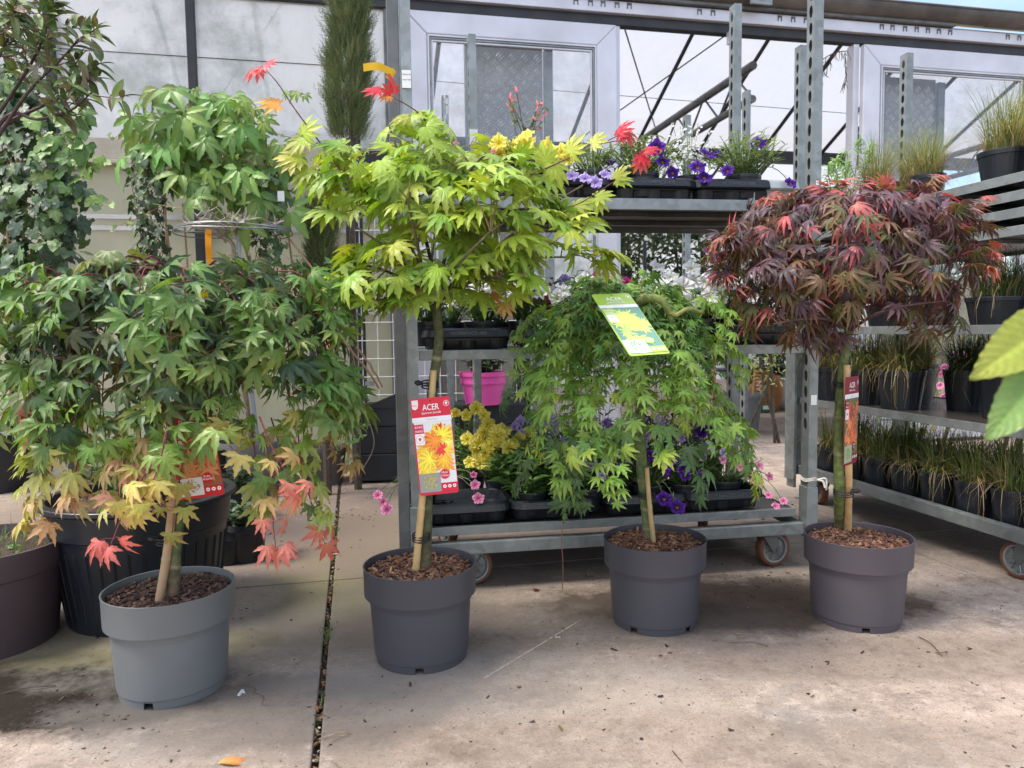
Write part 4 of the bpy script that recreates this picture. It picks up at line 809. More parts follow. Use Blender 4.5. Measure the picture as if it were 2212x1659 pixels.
f = MB(); f.lathe([(.001, .002), (.095, .0), (.112, .11), (.120, .112), (.121, .128), (.113, .128), (.118, .118), (.12, .150), (.128, .152), (.130, .172), (.120, .172), (.115, .16), (.001, .15)], 40); f.build('pot', MT['pink'], pk)
f = MB(); rng = random.Random(4); bush(f, rng, 26, .13, .17, .15, 'broad', .055, (.03, .06, .022), per=7, spread=1.1); f.build('foliage', MT['leafd'], pk)
# ================================================================== MAPLES IN POTS
def big_pot(root, r, h, m, notch_deg=(), seg=96, band=.29, taper=.80, soil_drop=.018, soilcols=None, seed=1, chips=420, wood_name='bark_mulch'):
    rb = r*taper; zb = h*(1-band); rc = r*.925
    prof = [(rb*.9, .012), (rb*.985, .012), (rb, .0), (rb+.002, .018), (rb+.0045, .020), (rc*.97, zb-.002), (r*.984, zb-.003), (r*.986, zb-.0018), (r-.001, h-.004), (r, h-.001), (r-.0015, h), (r-.004, h-.001), (r-.0055, h-.02), (r*.93, zb), (r*.9, zb-.02)]
    ang = list(np.arange(seg)*2*math.pi/seg)
    for d0 in notch_deg:
        for a in (-5.8, -4.6, 4.6, 5.8): ang.append(rad(d0+a) % (2*math.pi))
    ang = sorted(ang); n = len(ang); V = []
    for i, (rr, z) in enumerate(prof):
        for a in ang:
            zz = z
            if i in (2, 3, 0, 1):
                for d0 in notch_deg:
                    df = abs((math.degrees(a)-d0+180) % 360-180)
                    if df <= 4.7 and i <= 2: zz = .014
            V.append((rr*math.cos(a), rr*math.sin(a), zz))
    f = MB(); f.add(V, [(i*n+k, i*n+(k+1) % n, (i+1)*n+(k+1) % n, (i+1)*n+k) for i in range(len(prof)-1) for k in range(n)])
    p = f.build('pot', m, root, smooth=True); md = p.modifiers.new('e', 'EDGE_SPLIT'); md.split_angle = rad(35)
    rng = random.Random(seed); f = MB(); R = r-.007; zs = h-soil_drop; K = 22
    V = [(0, 0, zs+.004)]; F = []
    for i in range(1, 8):
        for k in range(K): q = R*i/7; V.append((q*math.cos(2*math.pi*k/K), q*math.sin(2*math.pi*k/K), zs+rng.uniform(-.004, .004)-(.006 if i == 7 else 0)))
    F = [(0, 1+k, 1+(k+1) % K) for k in range(K)]+[(1+i*K+k, 1+(i+1)*K+k, 1+(i+1)*K+(k+1) % K, 1+i*K+(k+1) % K) for i in range(6) for k in range(K)]
    f.add(V, F, (.04, .02, .014))
    cols = soilcols or [(.20, .085, .045), (.15, .06, .035), (.26, .12, .065), (.10, .045, .03), (.34, .19, .11)]
    for k in range(int(chips*2.6)):
        a = rng.uniform(0, 6.28); q = (R-.009)*math.sqrt(rng.random()); chip(f, (q*math.cos(a), q*math.sin(a), zs+rng.uniform(-.003, .006)), rng.choice([.004, .005, .007, .009]), jit(rng.choice(cols), rng, .3), rng, .5)
    f.build(wood_name, MT['chip'], root); return zs
def shaft(f, pts, r0, r1, cols, seg=14, nodes=(), nodeamp=.12, rng=random):
    P = spline(pts, 10); n = len(P); t = np.linspace(0, 1, n); R = r0*(1-t)+r1*t
    P2 = []; R2 = []; C2 = []; Ls = np.concatenate([[0], np.cumsum(np.linalg.norm(np.diff(P, axis=0), axis=1))]); m_ = 90
    for j in range(m_):
        s = Ls[-1]*j/(m_-1); q = [np.interp(s, Ls, P[:, i]) for i in range(3)]; tt = s/Ls[-1]; rr = np.interp(tt, t, R); cc = mixc(cols[0], cols[1], min(1, tt*3)) if len(cols) == 2 else mixc(mixc(cols[0], cols[1], min(1, tt*6)), cols[2], max(0, tt*1.5-.5))
        k = 1+rng.uniform(-.02, .02)
        for nd in nodes:
            if abs(tt-nd) < .006: k += nodeamp; cc = mixc(cc, (.42, .36, .2), .7)
        P2.append(q); R2.append(rr*k); C2.append(cc)
    f.tube(P2, R2, seg, np.array(C2)); return P
def ties(root, pts_r):
    f = MB()
    for p, r, lump in pts_r:
        for dz in (-.004, .002, .008):
            f.tube([np.asarray(p)+np.array([r*math.cos(a), r*math.sin(a)*.9, dz+.003*math.sin(a)]) for a in np.linspace(0, 6.4, 18)], .0018, 5)
        if lump is not None: f.tube(curve(np.asarray(p)+np.array([lump*r*.8, -.004, .004]), np.asarray(p)+np.array([lump*(r+.016), -.008, .008]), 5, (0, 0, 0)), [.003, .005, .007, .006, .003], 7)
    f.build('tie', MT['rubber'], root)
def leaf_at(f, rng, q, out, tpl, size, col, tipc, hang, pet=.03, petc=(.35, .08, .08), side=0, upn=.55):
    """petiole from q then one leaf; out = outward unit vector, hang 0..1"""
    lat = unit(np.cross(out, (0, 0, 1)))*side
    d = unit(out*rng.uniform(.5, 1)+lat*rng.uniform(.5, 1.1)+np.array([rng.gauss(0, .25), rng.gauss(0, .25), rng.uniform(.0, .5)]))
    L_ = pet*rng.uniform(.7, 1.3); e = q+d*L_; m = (q+e)/2+np.array([0, 0, L_*.12]); f.tube([q, m, e], .0007, 3, petc, cap=False)
    tip = unit(out*(1-hang)*.9+d*.55*(1-hang*.4)+np.array([rng.gauss(0, .34), rng.gauss(0, .34), -hang*1.1+rng.gauss(0, .22)]))
    nrm = unit(out*(.30+.6*hang)+np.array([rng.gauss(0, .38), rng.gauss(0, .38), upn+rng.gauss(0, .15)]))
    put_leaf(f, rng.choice(T[tpl]), e, tip, nrm, size*rng.uniform(.72, 1.15), col, tipc, rng)
TIE = []
# ---------------- 1: green maple, weeping, grey pot
def weeping(f, fw, rng, apex, rx, ry, ztop, zlow, n, tpl, size, colf, gap=.042, tw=.0016, twc=(.12, .03, .03), rmin=.35, hang=.75, arch=.06, pet=.03, jagged=.25, petc=(.35, .08, .08), bias=.5):
    for k in range(n):
        a = 2*math.pi*(k+rng.random())/n; 
        if rng.random() < .28: a = -math.pi/2+rng.gauss(0, .8)
        rr = rmin+(1-rmin)*rng.random()**bias; R = np.array([rx*rr*math.cos(a), ry*rr*math.sin(a), 0]); top = ztop(rr, a)+rng.uniform(-.03, .01); low = zlow(rr, a)+abs(rng.gauss(0, jagged))*.35*(ztop(rr, a)-zlow(rr, a))
        p0 = np.array(apex)+np.array([0, 0, -.02]); p1 = np.array([apex[0]+R[0]*.62, apex[1]+R[1]*.62, top]); p2 = np.array([apex[0]+R[0]*.95, apex[1]+R[1]*.95, top-.10*rng.uniform(.7, 1.3)]); p3 = np.array([apex[0]+R[0]*rng.uniform(.98, 1.1), apex[1]+R[1]*rng.uniform(.98, 1.1), max(low, .12)])
        P = spline([p0, (p0+p1)/2+np.array([0, 0, arch]), p1, p2, (p2+p3)/2+np.array([rng.gauss(0, .012), rng.gauss(0, .012), 0]), p3], 8)
        fw.tube(P[::3] if len(P[::3]) > 3 else P, np.linspace(tw*2.2, tw*.5, len(P[::3])), 5, twc, cap=False)
        Ls = np.concatenate([[0], np.cumsum(np.linalg.norm(np.diff(P, axis=0), axis=1))]); s = Ls[-1]*.30+rng.uniform(0, gap)
        while s < Ls[-1]+.001:
            q = np.array([np.interp(s, Ls, P[:, i]) for i in range(3)]); t = s/Ls[-1]; o = q-np.array([apex[0], apex[1], q[2]]); out = unit(o+np.array([0, 0, 1e-4])) if np.linalg.norm(o) > .02 else unit((rng.gauss(0, 1), rng.gauss(0, 1), 0))
            out = unit(out+np.array([0, -.25, 0]))
            for sd_ in (-1, 1):
                if rng.random() < .12: continue
                hg = hang*min(1, .45+t*.8) if tpl != 'green' else rng.uniform(.3, .95)
                col, tc_ = colf(t, q[2], rng); leaf_at(f, rng, q, out, tpl, size*(rng.uniform(.75, 1.1) if t < .85 else rng.uniform(.55, .95)), col, tc_, hg, pet, petc, side=sd_, upn=.55 if tpl != 'green' else .45)
            s += gap*rng.uniform(.8, 1.25)
        col, tc_ = colf(1, P[-1][2], rng); leaf_at(f, rng, P[-1], unit(P[-1]-np.array([apex[0], apex[1], P[-1][2]])), tpl, size*.9, col, tc_, 1, pet*.5, petc)
P1 = gnd(366, 1266, .23); r1 = thing('potted_maple', 'broad green weeping maple with orange leaf tips in a light grey pot', 'potted tree', (P1[0], P1[1], 0))
rng = random.Random(101)
zs = big_pot(r1, .1385, .232, MT['pgrey'], (-92, 30, 150), soilcols=[(.07, .035, .025), (.12, .06, .04), (.05, .025, .02), (.18, .10, .07)], seed=2)
f = MB(); tp = at(418, 655, P1[1]+.02); tr1 = [gnd(371, 1290, zs), at(377, 1190, P1[1]-.01), at(387, 1080, P1[1]-.0), at(396, 900, P1[1]+.01), at(405, 740, P1[1]+.02), tp]
shaft(f, tr1, .0155, .011, [(.20, .12, .08), (.11, .16, .06), (.10, .09, .06)], nodes=(.1, .2, .27, .4), nodeamp=.06, rng=rng)
f.tube(spline([tp, at(400, 640, P1[1]-.02), at(372, 628, P1[1]-.05), at(330, 640, P1[1]-.05)], 6), np.linspace(.011, .006, 19), 8, (.10, .07, .06))
f.build('trunk', MT['bark'], r1, smooth=True, world=True)
f = MB(); shaft(f, [gnd(349, 1297, zs)-np.array([0, .012, 0]), at(360, 1200, P1[1]-.03), at(374, 1080, P1[1]-.028), at(392, 900, P1[1]-.02)], .0095, .009, [(.36, .23, .12), (.42, .28, .15)], nodes=(.22, .6), nodeamp=.12, rng=rng); f.build('cane', MT['cane'], r1, smooth=True, world=True)
f = MB(); f.add([at(358, 1085, P1[1]-.02), at(364, 1085, P1[1]-.02), at(374, 1165, P1[1]-.02), at(371, 1230, P1[1]-.01), at(368, 1165, P1[1]-.015)], [(0, 1, 2, 4), (4, 2, 3)], (.75, .45, .03)); f.build('ribbon', MT['petal'], r1, world=True)
f = MB(); fw = MB(); ax = at(392, 640, P1[1]+.02)
GRN = [(.06, .115, .045), (.085, .15, .05), (.12, .19, .05), (.065, .11, .06), (.10, .155, .05), (.14, .15, .05)]
def col1(t, z, rng):
    u = (t-.66)/.34*.55+rng.gauss(0, .15)-(.25 if z > .66 else 0)+(.10 if z < .52 else 0)
    if u < .35: return jit(mixc(rng.choice(GRN), (.04, .075, .055), .4 if z > .75 else 0), rng, .22), ((.12, .20, .05) if rng.random() < .2 else None)
    if u < .75: return jit((.15, .26, .045), rng, .2), ((.30, .34, .08) if rng.random() < .5 else None)
    if u < 1.02: return jit((.36, .38, .08), rng, .2), (.55, .30, .12)
    if u < 1.22: return jit((.58, .32, .13), rng, .15), (.62, .22, .14)
    return jit((.60, .17, .12), rng, .15), (.55, .10, .10)
def zt1(r, a): return .965-.06*r**2+.012*math.cos(3*a)-.085*math.exp(-((r*.34*math.cos(a)-.05)/.10)**2)
def zl1(r, a):
    c = math.cos(a); return .555-.04*abs(c)+.05*(1-r)+(.06 if c > .4 else 0)
weeping(f, fw, rng, ax, .335, .25, zt1, zl1, 44, 'green', .055, col1, gap=.046, rmin=.30, hang=.5, arch=.05, pet=.028, jagged=.35, tw=.0014)
weeping(f, fw, rng, ax, .36, .27, lambda r, a: zt1(r, a)+.015, lambda r, a: zt1(r, a)-.14, 26, 'green', .055, lambda t, z, g_: (jit(g_.choice([(.055, .11, .055), (.08, .15, .05), (.12, .18, .05), (.15, .21, .05)]), g_, .2), (.2, .22, .05) if g_.random() < .25 else None), gap=.05, rmin=.1, hang=.45, arch=.03, pet=.03)
def strand(f, fw, rng, pts, tpl, size, colf, gap=.045, tw=.0012, twc=(.25, .05, .06), ctr=None, hang=.8, start=.3, pet=.025, petc=(.4, .1, .1)):
    P = spline(pts, 8); fw.tube(P[::2], np.linspace(tw*1.6, tw*.6, len(P[::2])), 5, twc, cap=False)
    Ls = np.concatenate([[0], np.cumsum(np.linalg.norm(np.diff(P, axis=0), axis=1))]); s = Ls[-1]*start
    while s <= Ls[-1]+1e-4:
        q = np.array([np.interp(s, Ls, P[:, i]) for i in range(3)]); out = unit(np.array([q[0]-ctr[0], q[1]-ctr[1], 0])+np.array([0, -.12, 0])); 
        for sd_ in (-1, 1): c_, t_ = colf(s/Ls[-1], q[2], rng); leaf_at(f, rng, q, out, tpl, size, c_, t_, hang, pet, petc, side=sd_)
        s += gap
    c_, t_ = colf(1, q[2], rng); leaf_at(f, rng, P[-1], out, tpl, size, c_, t_, 1, pet*.4, petc)
Yp = P1[1]
for k in range(24):
    a = rng.uniform(-3.5, .4); R = rng.uniform(.29, .35); z0 = rng.uniform(.62, .90); b = np.array([ax[0]+R*math.cos(a)*.75, ax[1]+R*.7*math.sin(a)*.75, z0+.03]); e = np.array([ax[0]+R*1.08*math.cos(a), ax[1]+R*.75*math.sin(a), z0+rng.uniform(-.05, .03)])
    strand(f, fw, rng, [b, (b+e)/2+np.array([0, 0, .03]), e, e+np.array([.02*math.cos(a), .02*math.sin(a), -rng.uniform(.03, .08)])], 'green', .054, (lambda t, z, g_: (jit((.12, .22, .05), g_, .2), (.28, .30, .08) if t > .9 else None)), gap=.045, ctr=ax, hang=.4)
LOWC = [(.19, .31, .05), (.38, .43, .10), (.50, .36, .16), (.52, .24, .16)]
for k in range(13):      # lower trailing shoots that turn yellow, then salmon
    a = -math.pi/2+rng.uniform(-1.6, 1.45); R = rng.uniform(.2, .34); zt_ = rng.uniform(.58, .66); zl_ = rng.choice([.53, .50, .47, .45, .42])-(.04 if abs(math.cos(a)) > .5 else 0); sy = .26/.385
    b = np.array([ax[0]+R*math.cos(a)*.95, ax[1]+R*sy*math.sin(a)*.95, zt_]); e = np.array([ax[0]+R*math.cos(a)*rng.uniform(1., 1.12), ax[1]+R*sy*math.sin(a)*1.05, zl_]); top = rng.choice([.8, 1.2, 1.6, 2.2, 3.0])
    def cf(t, z, g_, top=top): u = max(0, min(2.99, t*top+g_.gauss(0, .15))); i = int(u); return jit(mixc(LOWC[i], LOWC[i+1], u-i), g_, .12), (mixc(LOWC[i+1], LOWC[min(3, i+2)], .5) if g_.random() < .6 else None)
    strand(f, fw, rng, [b, (b+e)/2+np.array([rng.gauss(0, .012), rng.gauss(0, .012), .0]), e], 'green', .049, cf, gap=.05, ctr=ax, hang=.6, start=.15)
def red(t, z, g_): return (jit((.60, .22, .16), g_, .1), (.60, .13, .12)) if t > .72 else ((jit((.52, .38, .14), g_, .15), (.6, .3, .15)) if t > .4 else (jit((.12, .20, .05), g_), None))
def yel(t, z, g_): return (jit((.50, .46, .12), g_, .15), (.6, .42, .16)) if t > .5 else (jit((.2, .28, .06), g_), None)
for pts, cf in (([at(560, 900, Yp-.2), at(585, 960, Yp-.22), at(612, 1010, Yp-.24), at(640, 1065, Yp-.24)], red), ([at(575, 960, Yp-.1), at(592, 1060, Yp-.14), at(590, 1130, Yp-.16), at(597, 1190, Yp-.17)], red), ([at(620, 930, Yp), at(655, 1030, Yp-.05), at(680, 1110, Yp-.06), at(702, 1175, Yp-.08)], lambda t, z, g_: (jit((.13, .2, .05), g_), None) if t < .75 else (jit((.5, .16, .1), g_), (.6, .12, .1))),
                ([at(330, 1000, Yp-.28), at(290, 1060, Yp-.3), at(262, 1120, Yp-.31), at(238, 1180, Yp-.32)], lambda t, z, g_: (jit((.42, .42, .10), g_), (.6, .5, .2)) if t < .8 else (jit((.62, .16, .13), g_), None)), ([at(360, 930, Yp-.3), at(345, 1000, Yp-.31), at(320, 1060, Yp-.32), at(290, 1095, Yp-.32)], yel), ([at(100, 820, Yp-.05), at(75, 850, Yp-.07), at(55, 890, Yp-.08)], red), ([at(110, 850, Yp-.05), at(90, 890, Yp-.1), at(72, 930, Yp-.1)], red),
                ([at(160, 900, Yp-.1), at(135, 960, Yp-.12), at(105, 1010, Yp-.13)], lambda t, z, g_: (jit((.10, .16, .05), g_), (.25, .2, .06))), ([at(480, 930, Yp-.3), at(495, 960, Yp-.3), at(515, 985, Yp-.3)], yel), ([at(395, 1000, Yp-.2), at(380, 1080, Yp-.2), at(372, 1150, Yp-.2)], lambda t, z, g_: (jit((.3, .34, .07), g_), (.5, .25, .1))), ([at(690, 900, Yp+.1), at(730, 980, Yp+.05), at(748, 1010, Yp+.04)], lambda t, z, g_: (jit((.34, .25, .09), g_), (.5, .25, .1))), ([at(60, 640, Yp+.05), at(30, 665, Yp), at(5, 720, Yp-.04)], lambda t, z, g_: (jit((.13, .19, .05), g_), (.2, .2, .04)))):
    strand(f, fw, rng, pts, 'green', .044, cf, gap=.05, ctr=ax)
f.build('crown', MT['leaf'], r1, world=True); fw.build('twigs', MT['bark'], r1, world=True)
ties(r1, [(tuple(np.array([-.002, -.004, .335])+np.array([0, 0, 0])), .019, -1)])
f = MB(); q0 = at(415, 640, Yp-.20)
def strip(f, pts, wv, col, th=.0006):
    P = spline(pts, 6); wv = np.asarray(wv, float); V = []; F = []
    for p in P: V += [p-wv/2, p+wv/2, p+wv/2+(0, th, 0), p-wv/2+(0, th, 0)]
    for i in range(len(P)-1):
        for a in range(4): F.append((4*i+a, 4*i+(a+1) % 4, 4*i+4+(a+1) % 4, 4*i+4+a))
    f.add(V, F, col)
strip(f, [at(408, 645, Yp-.1), at(415, 662, Yp-.13), at(437, 640, Yp-.13), at(450, 632, Yp-.12)], (.004, 0, .022), (.78, .66, .02)); strip(f, [at(385, 640, Yp-.1), at(405, 655, Yp-.12), at(416, 664, Yp-.13)], (.004, 0, .02), (.75, .62, .02)); o = f.build('ribbon', MT['petal']); tag(o, 'yellow plastic ribbon tied round the bare limb at the top of the green maple', 'ribbon')
f = MB(); f.tube(spline([at(372, 622, Yp-.09), at(395, 634, Yp-.11), at(410, 650, Yp-.12), at(418, 664, Yp-.12), at(414, 690, Yp-.05)], 5), [.006]*21, 8, (.12, .085, .075)); f.build('limb', MT['bark'], r1, smooth=True, world=True)

# ---------------- 2: lime maple
P2 = gnd(907, 1216, .23); Y2 = P2[1]; r2 = thing('potted_maple', 'tall maple with large yellow green fan leaves, red tag on its cane', 'potted tree', (P2[0], P2[1], 0))
rng = random.Random(202); zs = big_pot(r2, .137, .232, MT['panth'], (-86, 34, 154), seed=3)
f = MB(); T2 = [gnd(917, 1227, zs), at(921, 1100, Y2), at(926, 940, Y2), at(936, 830, Y2), at(948, 735, Y2), at(945, 690, Y2), at(944, 655, Y2)]
shaft(f, T2, .0165, .0105, [(.17, .13, .07), (.12, .13, .06), (.10, .11, .045)], nodes=(.42, .55, .8), nodeamp=.05, rng=rng)
fork = T2[-1]
f.build('trunk', MT['bark'], r2, smooth=True, world=True)
f = MB(); shaft(f, [gnd(899, 1232, zs)-np.array([0, .01, 0]), at(911, 1090, Y2-.034), at(924, 960, Y2-.03), at(937, 800, Y2-.026)], .0088, .0078, [(.62, .44, .20), (.58, .40, .18)], nodes=(.33, .62, .9), nodeamp=.14, rng=rng); f.build('cane', MT['cane'], r2, smooth=True, world=True)
ties(r2, [(tuple(at(910, 1162, Y2-.016)-np.array([P2[0], P2[1], 0])), .021, None), (tuple(at(929, 832, Y2-.012)-np.array([P2[0], P2[1], 0])), .020, -1)])
LIME = [(.23, .36, .035), (.29, .41, .045), (.19, .32, .045), (.34, .43, .055), (.26, .36, .06)]
def lc(t, z, g_): return jit(g_.choice(LIME), g_, .14), ((.42, .42, .07) if g_.random() < .12 else None)
f = MB(); fw = MB()
def limb(fw, pts, r0, r1_, c=(.10, .085, .035)): P = spline(pts, 6); fw.tube(P, np.linspace(r0, r1_, len(P)), 7, c, cap=False); return P
D = lambda px, py, dy: at(px, py, Y2+dy)
LB = [[fork, D(900, 560, -.02), D(830, 450, -.05), D(740, 380, -.08)], [fork, D(930, 560, .02), D(900, 450, .03), D(860, 330, .0), D(840, 270, .02)], [fork, D(960, 560, -.03), D(990, 470, -.08), D(1010, 380, -.1), D(1050, 330, -.12)], [fork, D(1000, 590, .03), D(1090, 520, .05), D(1180, 450, .05), D(1260, 400, .03)],
      [fork, D(900, 620, .05), D(820, 580, .06), D(740, 570, .06)], [fork, D(990, 620, -.08), D(1060, 600, -.14), D(1120, 610, -.18)], [fork, D(930, 610, .1), D(940, 500, .18), D(970, 400, .2)], [fork, D(920, 610, -.1), D(900, 520, -.18), D(880, 430, -.22)], [fork, D(1010, 600, .06), D(1120, 560, .1), D(1230, 555, .1)], [fork, D(900, 600, -.06), D(840, 540, -.14), D(770, 490, -.18)], [fork, D(960, 610, -.1), D(1000, 560, -.2), D(1060, 500, -.24)]]
BP = [limb(fw, b, .0055, .0022) for b in LB]
blobs = [(950, 420, 150, 95, .24, 52), (800, 400, 130, 90, .2, 36), (1080, 430, 120, 90, .2, 34), (930, 560, 150, 80, .22, 44), (790, 600, 85, 70, .12, 20), (1080, 560, 110, 70, .18, 26), (930, 330, 120, 70, .15, 22), (1200, 490, 90, 60, .1, 13), (1250, 560, 50, 40, .06, 7), (920, 640, 70, 45, .14, 12), (1060, 640, 55, 50, .1, 9), (720, 370, 60, 50, .1, 8), (820, 650, 50, 30, .06, 5), (1150, 390, 50, 40, .1, 6), (1000, 310, 60, 45, .12, 7)]
AX2 = at(945, 560, Y2)
for bx, by, rx, ry, rd_, n_ in blobs:
    for k in range(int(n_*.62)):
        while True:
            u = np.array([rng.uniform(-1, 1) for _ in range(3)])
            if u.dot(u) < 1: break
        e = at(bx+u[0]*rx, by+u[1]*ry, Y2+u[2]*rd_+(-.02))
        best = min(((np.linalg.norm(q-e)+max(0, q[2]-e[2])*.8, b, i) for b, P in enumerate(BP) for i, q in enumerate(P) if i > 3), key=lambda q: q[0]); q = BP[best[1]][best[2]]
        L_ = np.linalg.norm(e-q)
        if L_ > .13: e = q+(e-q)*.0+ (e-q)
        P = curve(q, e, 6, (0, 0, .06*L_)); fw.tube(P, np.linspace(.0018, .0009, 6), 4, (.22, .14, .06), cap=False)
        o = e-AX2; out = unit(np.array([o[0], o[1]-.08, 0]))
        for sd_ in (-1, 1):
            c_, tc_ = lc(1, 0, rng); leaf_at(f, rng, e, out, 'lime', .062*(1.05 if u[2] < 0 else .95), c_, tc_, rng.uniform(.05, .6), .032, (.32, .2, .06), side=sd_, upn=.7)
        if rng.random() < .45: c_, tc_ = lc(1, 0, rng); leaf_at(f, rng, P[3], out, 'lime', .055, c_, tc_, .4, .03, (.32, .2, .06), side=rng.choice([-1, 1]), upn=.7)
def sp(pts, tipcols, n=3, r0=.0022, size=.05, nrm=None):
    P = limb(fw, pts, r0, .0009, (.16, .06, .05)); return P
def fixed(px, py, dy, tip, nrm, size, col, tc_=None, tpl='lime'): put_leaf(f, rng.choice(T[tpl]), D(px, py, dy), tip, nrm, size, col, tc_, rng)
RD, OR = (.50, .022, .045), (.60, .24, .05); LM = (.34, .42, .05)
P = sp([D(740, 375, -.08), D(700, 320, -.09), D(640, 240, -.1), D(600, 180, -.1), D(573, 150, -.1)], 0)
for (x, y, tx, tz, c_, tc_, s) in ((562, 148, -1, -.25, RD, (.6, .1, .06), .044), (575, 140, .8, .25, RD, RD, .034), (600, 225, -1, .08, OR, (.45, .42, .05), .055), (660, 300, -.8, -.2, LM, (.5, .35, .08), .055), (655, 290, .4, .6, LM, None, .05), (640, 345, -1, -.35, LM, (.6, .35, .12), .055), (665, 365, -.5, -.8, LM, None, .062), (700, 320, .8, .1, LM, None, .052), (650, 340, -1, .1, LM, (.55, .4, .1), .06)):
    fixed(x, y, -.1, (tx, -.25, tz), (0, -.75, .6), s, jit(c_, rng, .08), tc_)
P = sp([D(990, 370, -.05), D(945, 300, -.06), D(905, 245, -.07), D(845, 208, -.07), D(828, 200, -.07)], 0)
for (x, y, tx, tz, c_, tc_, s) in ((820, 195, -1, -.05, RD, RD, .045), (847, 200, -.2, .7, RD, (.5, .12, .05), .032), (843, 206, -1, .02, OR, (.6, .2, .08), .03), (880, 250, -1, -.05, LM, (.45, .42, .05), .042), (890, 250, .7, .25, LM, None, .042), (920, 270, .3, .5, LM, None, .045), (930, 275, -.8, -.5, LM, None, .055), (935, 290, -.6, -.9, LM, None, .055), (980, 330, -.9, .1, LM, None, .05)):
    fixed(x, y, -.07, (tx, -.25, tz), (0, -.7, .6), s, jit(c_, rng, .08), tc_)
P = sp([D(1050, 420, -.1), D(1130, 385, -.11), D(1210, 350, -.1), D(1300, 310, -.1), D(1340, 290, -.1)], 0)
for (x, y, tx, tz, c_, tc_, s) in ((1335, 290, .3, .35, RD, RD, .042), (1345, 285, .8, -.4, RD, (.5, .1, .06), .042), (1382, 335, .6, -.6, RD, RD, .038), (1395, 325, .9, .2, RD, RD, .036), (1385, 345, -.1, -.9, RD, OR, .034), (1230, 330, .3, .5, LM, None, .05), (1280, 310, .5, .3, LM, (.45, .44, .08), .045), (1195, 355, .4, -.9, LM, None, .058), (1180, 350, -.1, .7, LM, None, .05), (1130, 385, .5, .7, LM, None, .05)):
    fixed(x, y, -.1, (tx, -.25, tz), (0, -.7, .6), s, jit(c_, rng, .08), tc_)
sp([D(1300, 310, -.1), D(1345, 305, -.1), D(1385, 328, -.1)], 0, r0=.0013)
P = sp([D(1130, 500, -.05), D(1200, 455, -.06), D(1250, 440, -.07), D(1330, 390, -.07)], 0)
for (x, y, tx, tz, c_, tc_, s) in ((1330, 385, .3, .35, LM, None, .042), (1335, 388, .9, .0, LM, None, .04), (1290, 425, .9, .1, LM, None, .045), (1285, 428, .5, -.7, LM, None, .045), (1240, 445, .8, .25, LM, None, .05), (1235, 450, .8, -.4, LM, None, .05), (1060, 640, .8, -.1, OR, (.6, .18, .12), .04), (1090, 655, .4, -.8, (.5, .36, .1), (.6, .2, .1), .042)):
    fixed(x, y, -.07, (tx, -.25, tz), (0, -.7, .6), s, jit(c_, rng, .08), tc_)
f.build('crown', MT['leaf'], r2, world=True); fw.build('branches', MT['bark'], r2, world=True)
f = MB(); strip(f, [D(850, 160, -.08), D(838, 152, -.08), D(815, 143, -.08), D(785, 146, -.07)], (0, 0, .017), (.62, .40, .02)); strip(f, [D(838, 160, -.081), D(846, 172, -.081), D(852, 190, -.08), D(853, 203, -.08)], (.006, 0, .004), (.55, .08, .08)); strip(f, [D(843, 150, -.079), D(851, 158, -.079), D(846, 168, -.079), D(836, 162, -.079)], (.008, 0, .008), (.62, .40, .02))
o = f.build('ribbon', MT['petal']); tag(o, 'ochre yellow ribbon label curling from the topmost sprig of the lime maple', 'ribbon')

# ---------------- 3: small leaved green weeping maple
P3 = gnd(1414, 1161, .23); Y3 = P3[1]; r3 = thing('potted_maple', 'small leaved bright green weeping maple in an anthracite pot, green tag in its crown', 'potted tree', (P3[0], P3[1], 0))
rng = random.Random(303); zs = big_pot(r3, .137, .232, MT['panth'], (-130, -50, 70, 180), seed=4)
f = MB(); T3_ = [gnd(1404, 1166, zs), at(1396, 1090, Y3), at(1386, 1000, Y3), at(1382, 900, Y3), at(1392, 780, Y3+.01), at(1400, 700, Y3), at(1385, 655, Y3-.04)]
shaft(f, T3_, .0165, .012, [(.30, .28, .16), (.15, .22, .07), (.13, .19, .06)], nodes=(.07, .16, .27), nodeamp=.05, rng=rng)
f.tube(spline([at(1388, 720, Y3), at(1370, 668, Y3-.1), at(1400, 645, Y3-.16), at(1432, 652, Y3-.18), at(1448, 690, Y3-.17), at(1452, 725, Y3-.15)], 6), np.linspace(.013, .007, 31), 9, (.20, .25, .06)); f.tube(spline([at(1445, 675, Y3-.18), at(1462, 680, Y3-.18), at(1485, 668, Y3-.18), at(1520, 675, Y3-.16)], 5), np.linspace(.006, .004, 16), 7, (.28, .28, .07))
f.build('trunk', MT['bark'], r3, smooth=True, world=True)
f = MB(); shaft(f, [gnd(1411, 1172, zs)-np.array([0, .008, 0]), at(1404, 1100, Y3-.03), at(1397, 1010, Y3-.026)], .0062, .006, [(.55, .42, .2), (.52, .38, .18)], nodes=(.3, .7), nodeamp=.14, rng=rng); f.build('cane', MT['cane'], r3, smooth=True, world=True)
ties(r3, [(tuple(at(1397, 1070, Y3-.01)-np.array([P3[0], P3[1], 0])), .021, None)])
f = MB(); fw = MB(); ax3 = at(1345, 660, Y3)
def col3(t, z, g_):
    u = t+g_.gauss(0, .12)-(.1 if z > .7 else 0)
    if u < .75: return jit(g_.choice([(.10, .21, .045), (.14, .28, .05), (.08, .17, .05), (.19, .33, .055)]), g_, .2), None
    if u < .98: return jit((.17, .31, .05), g_, .18), None
    return jit((.34, .46, .06), g_, .15), (.42, .46, .08)
def zt3(r, a): return .90-.05*r**3+.02*math.sin(2*a+.5)+.012*math.sin(5*a)
def zl3(r, a):
    c = math.cos(a); return .545+.05*(1-r)-(.09 if c < -.25 else 0)-(.05 if c > .5 else 0)
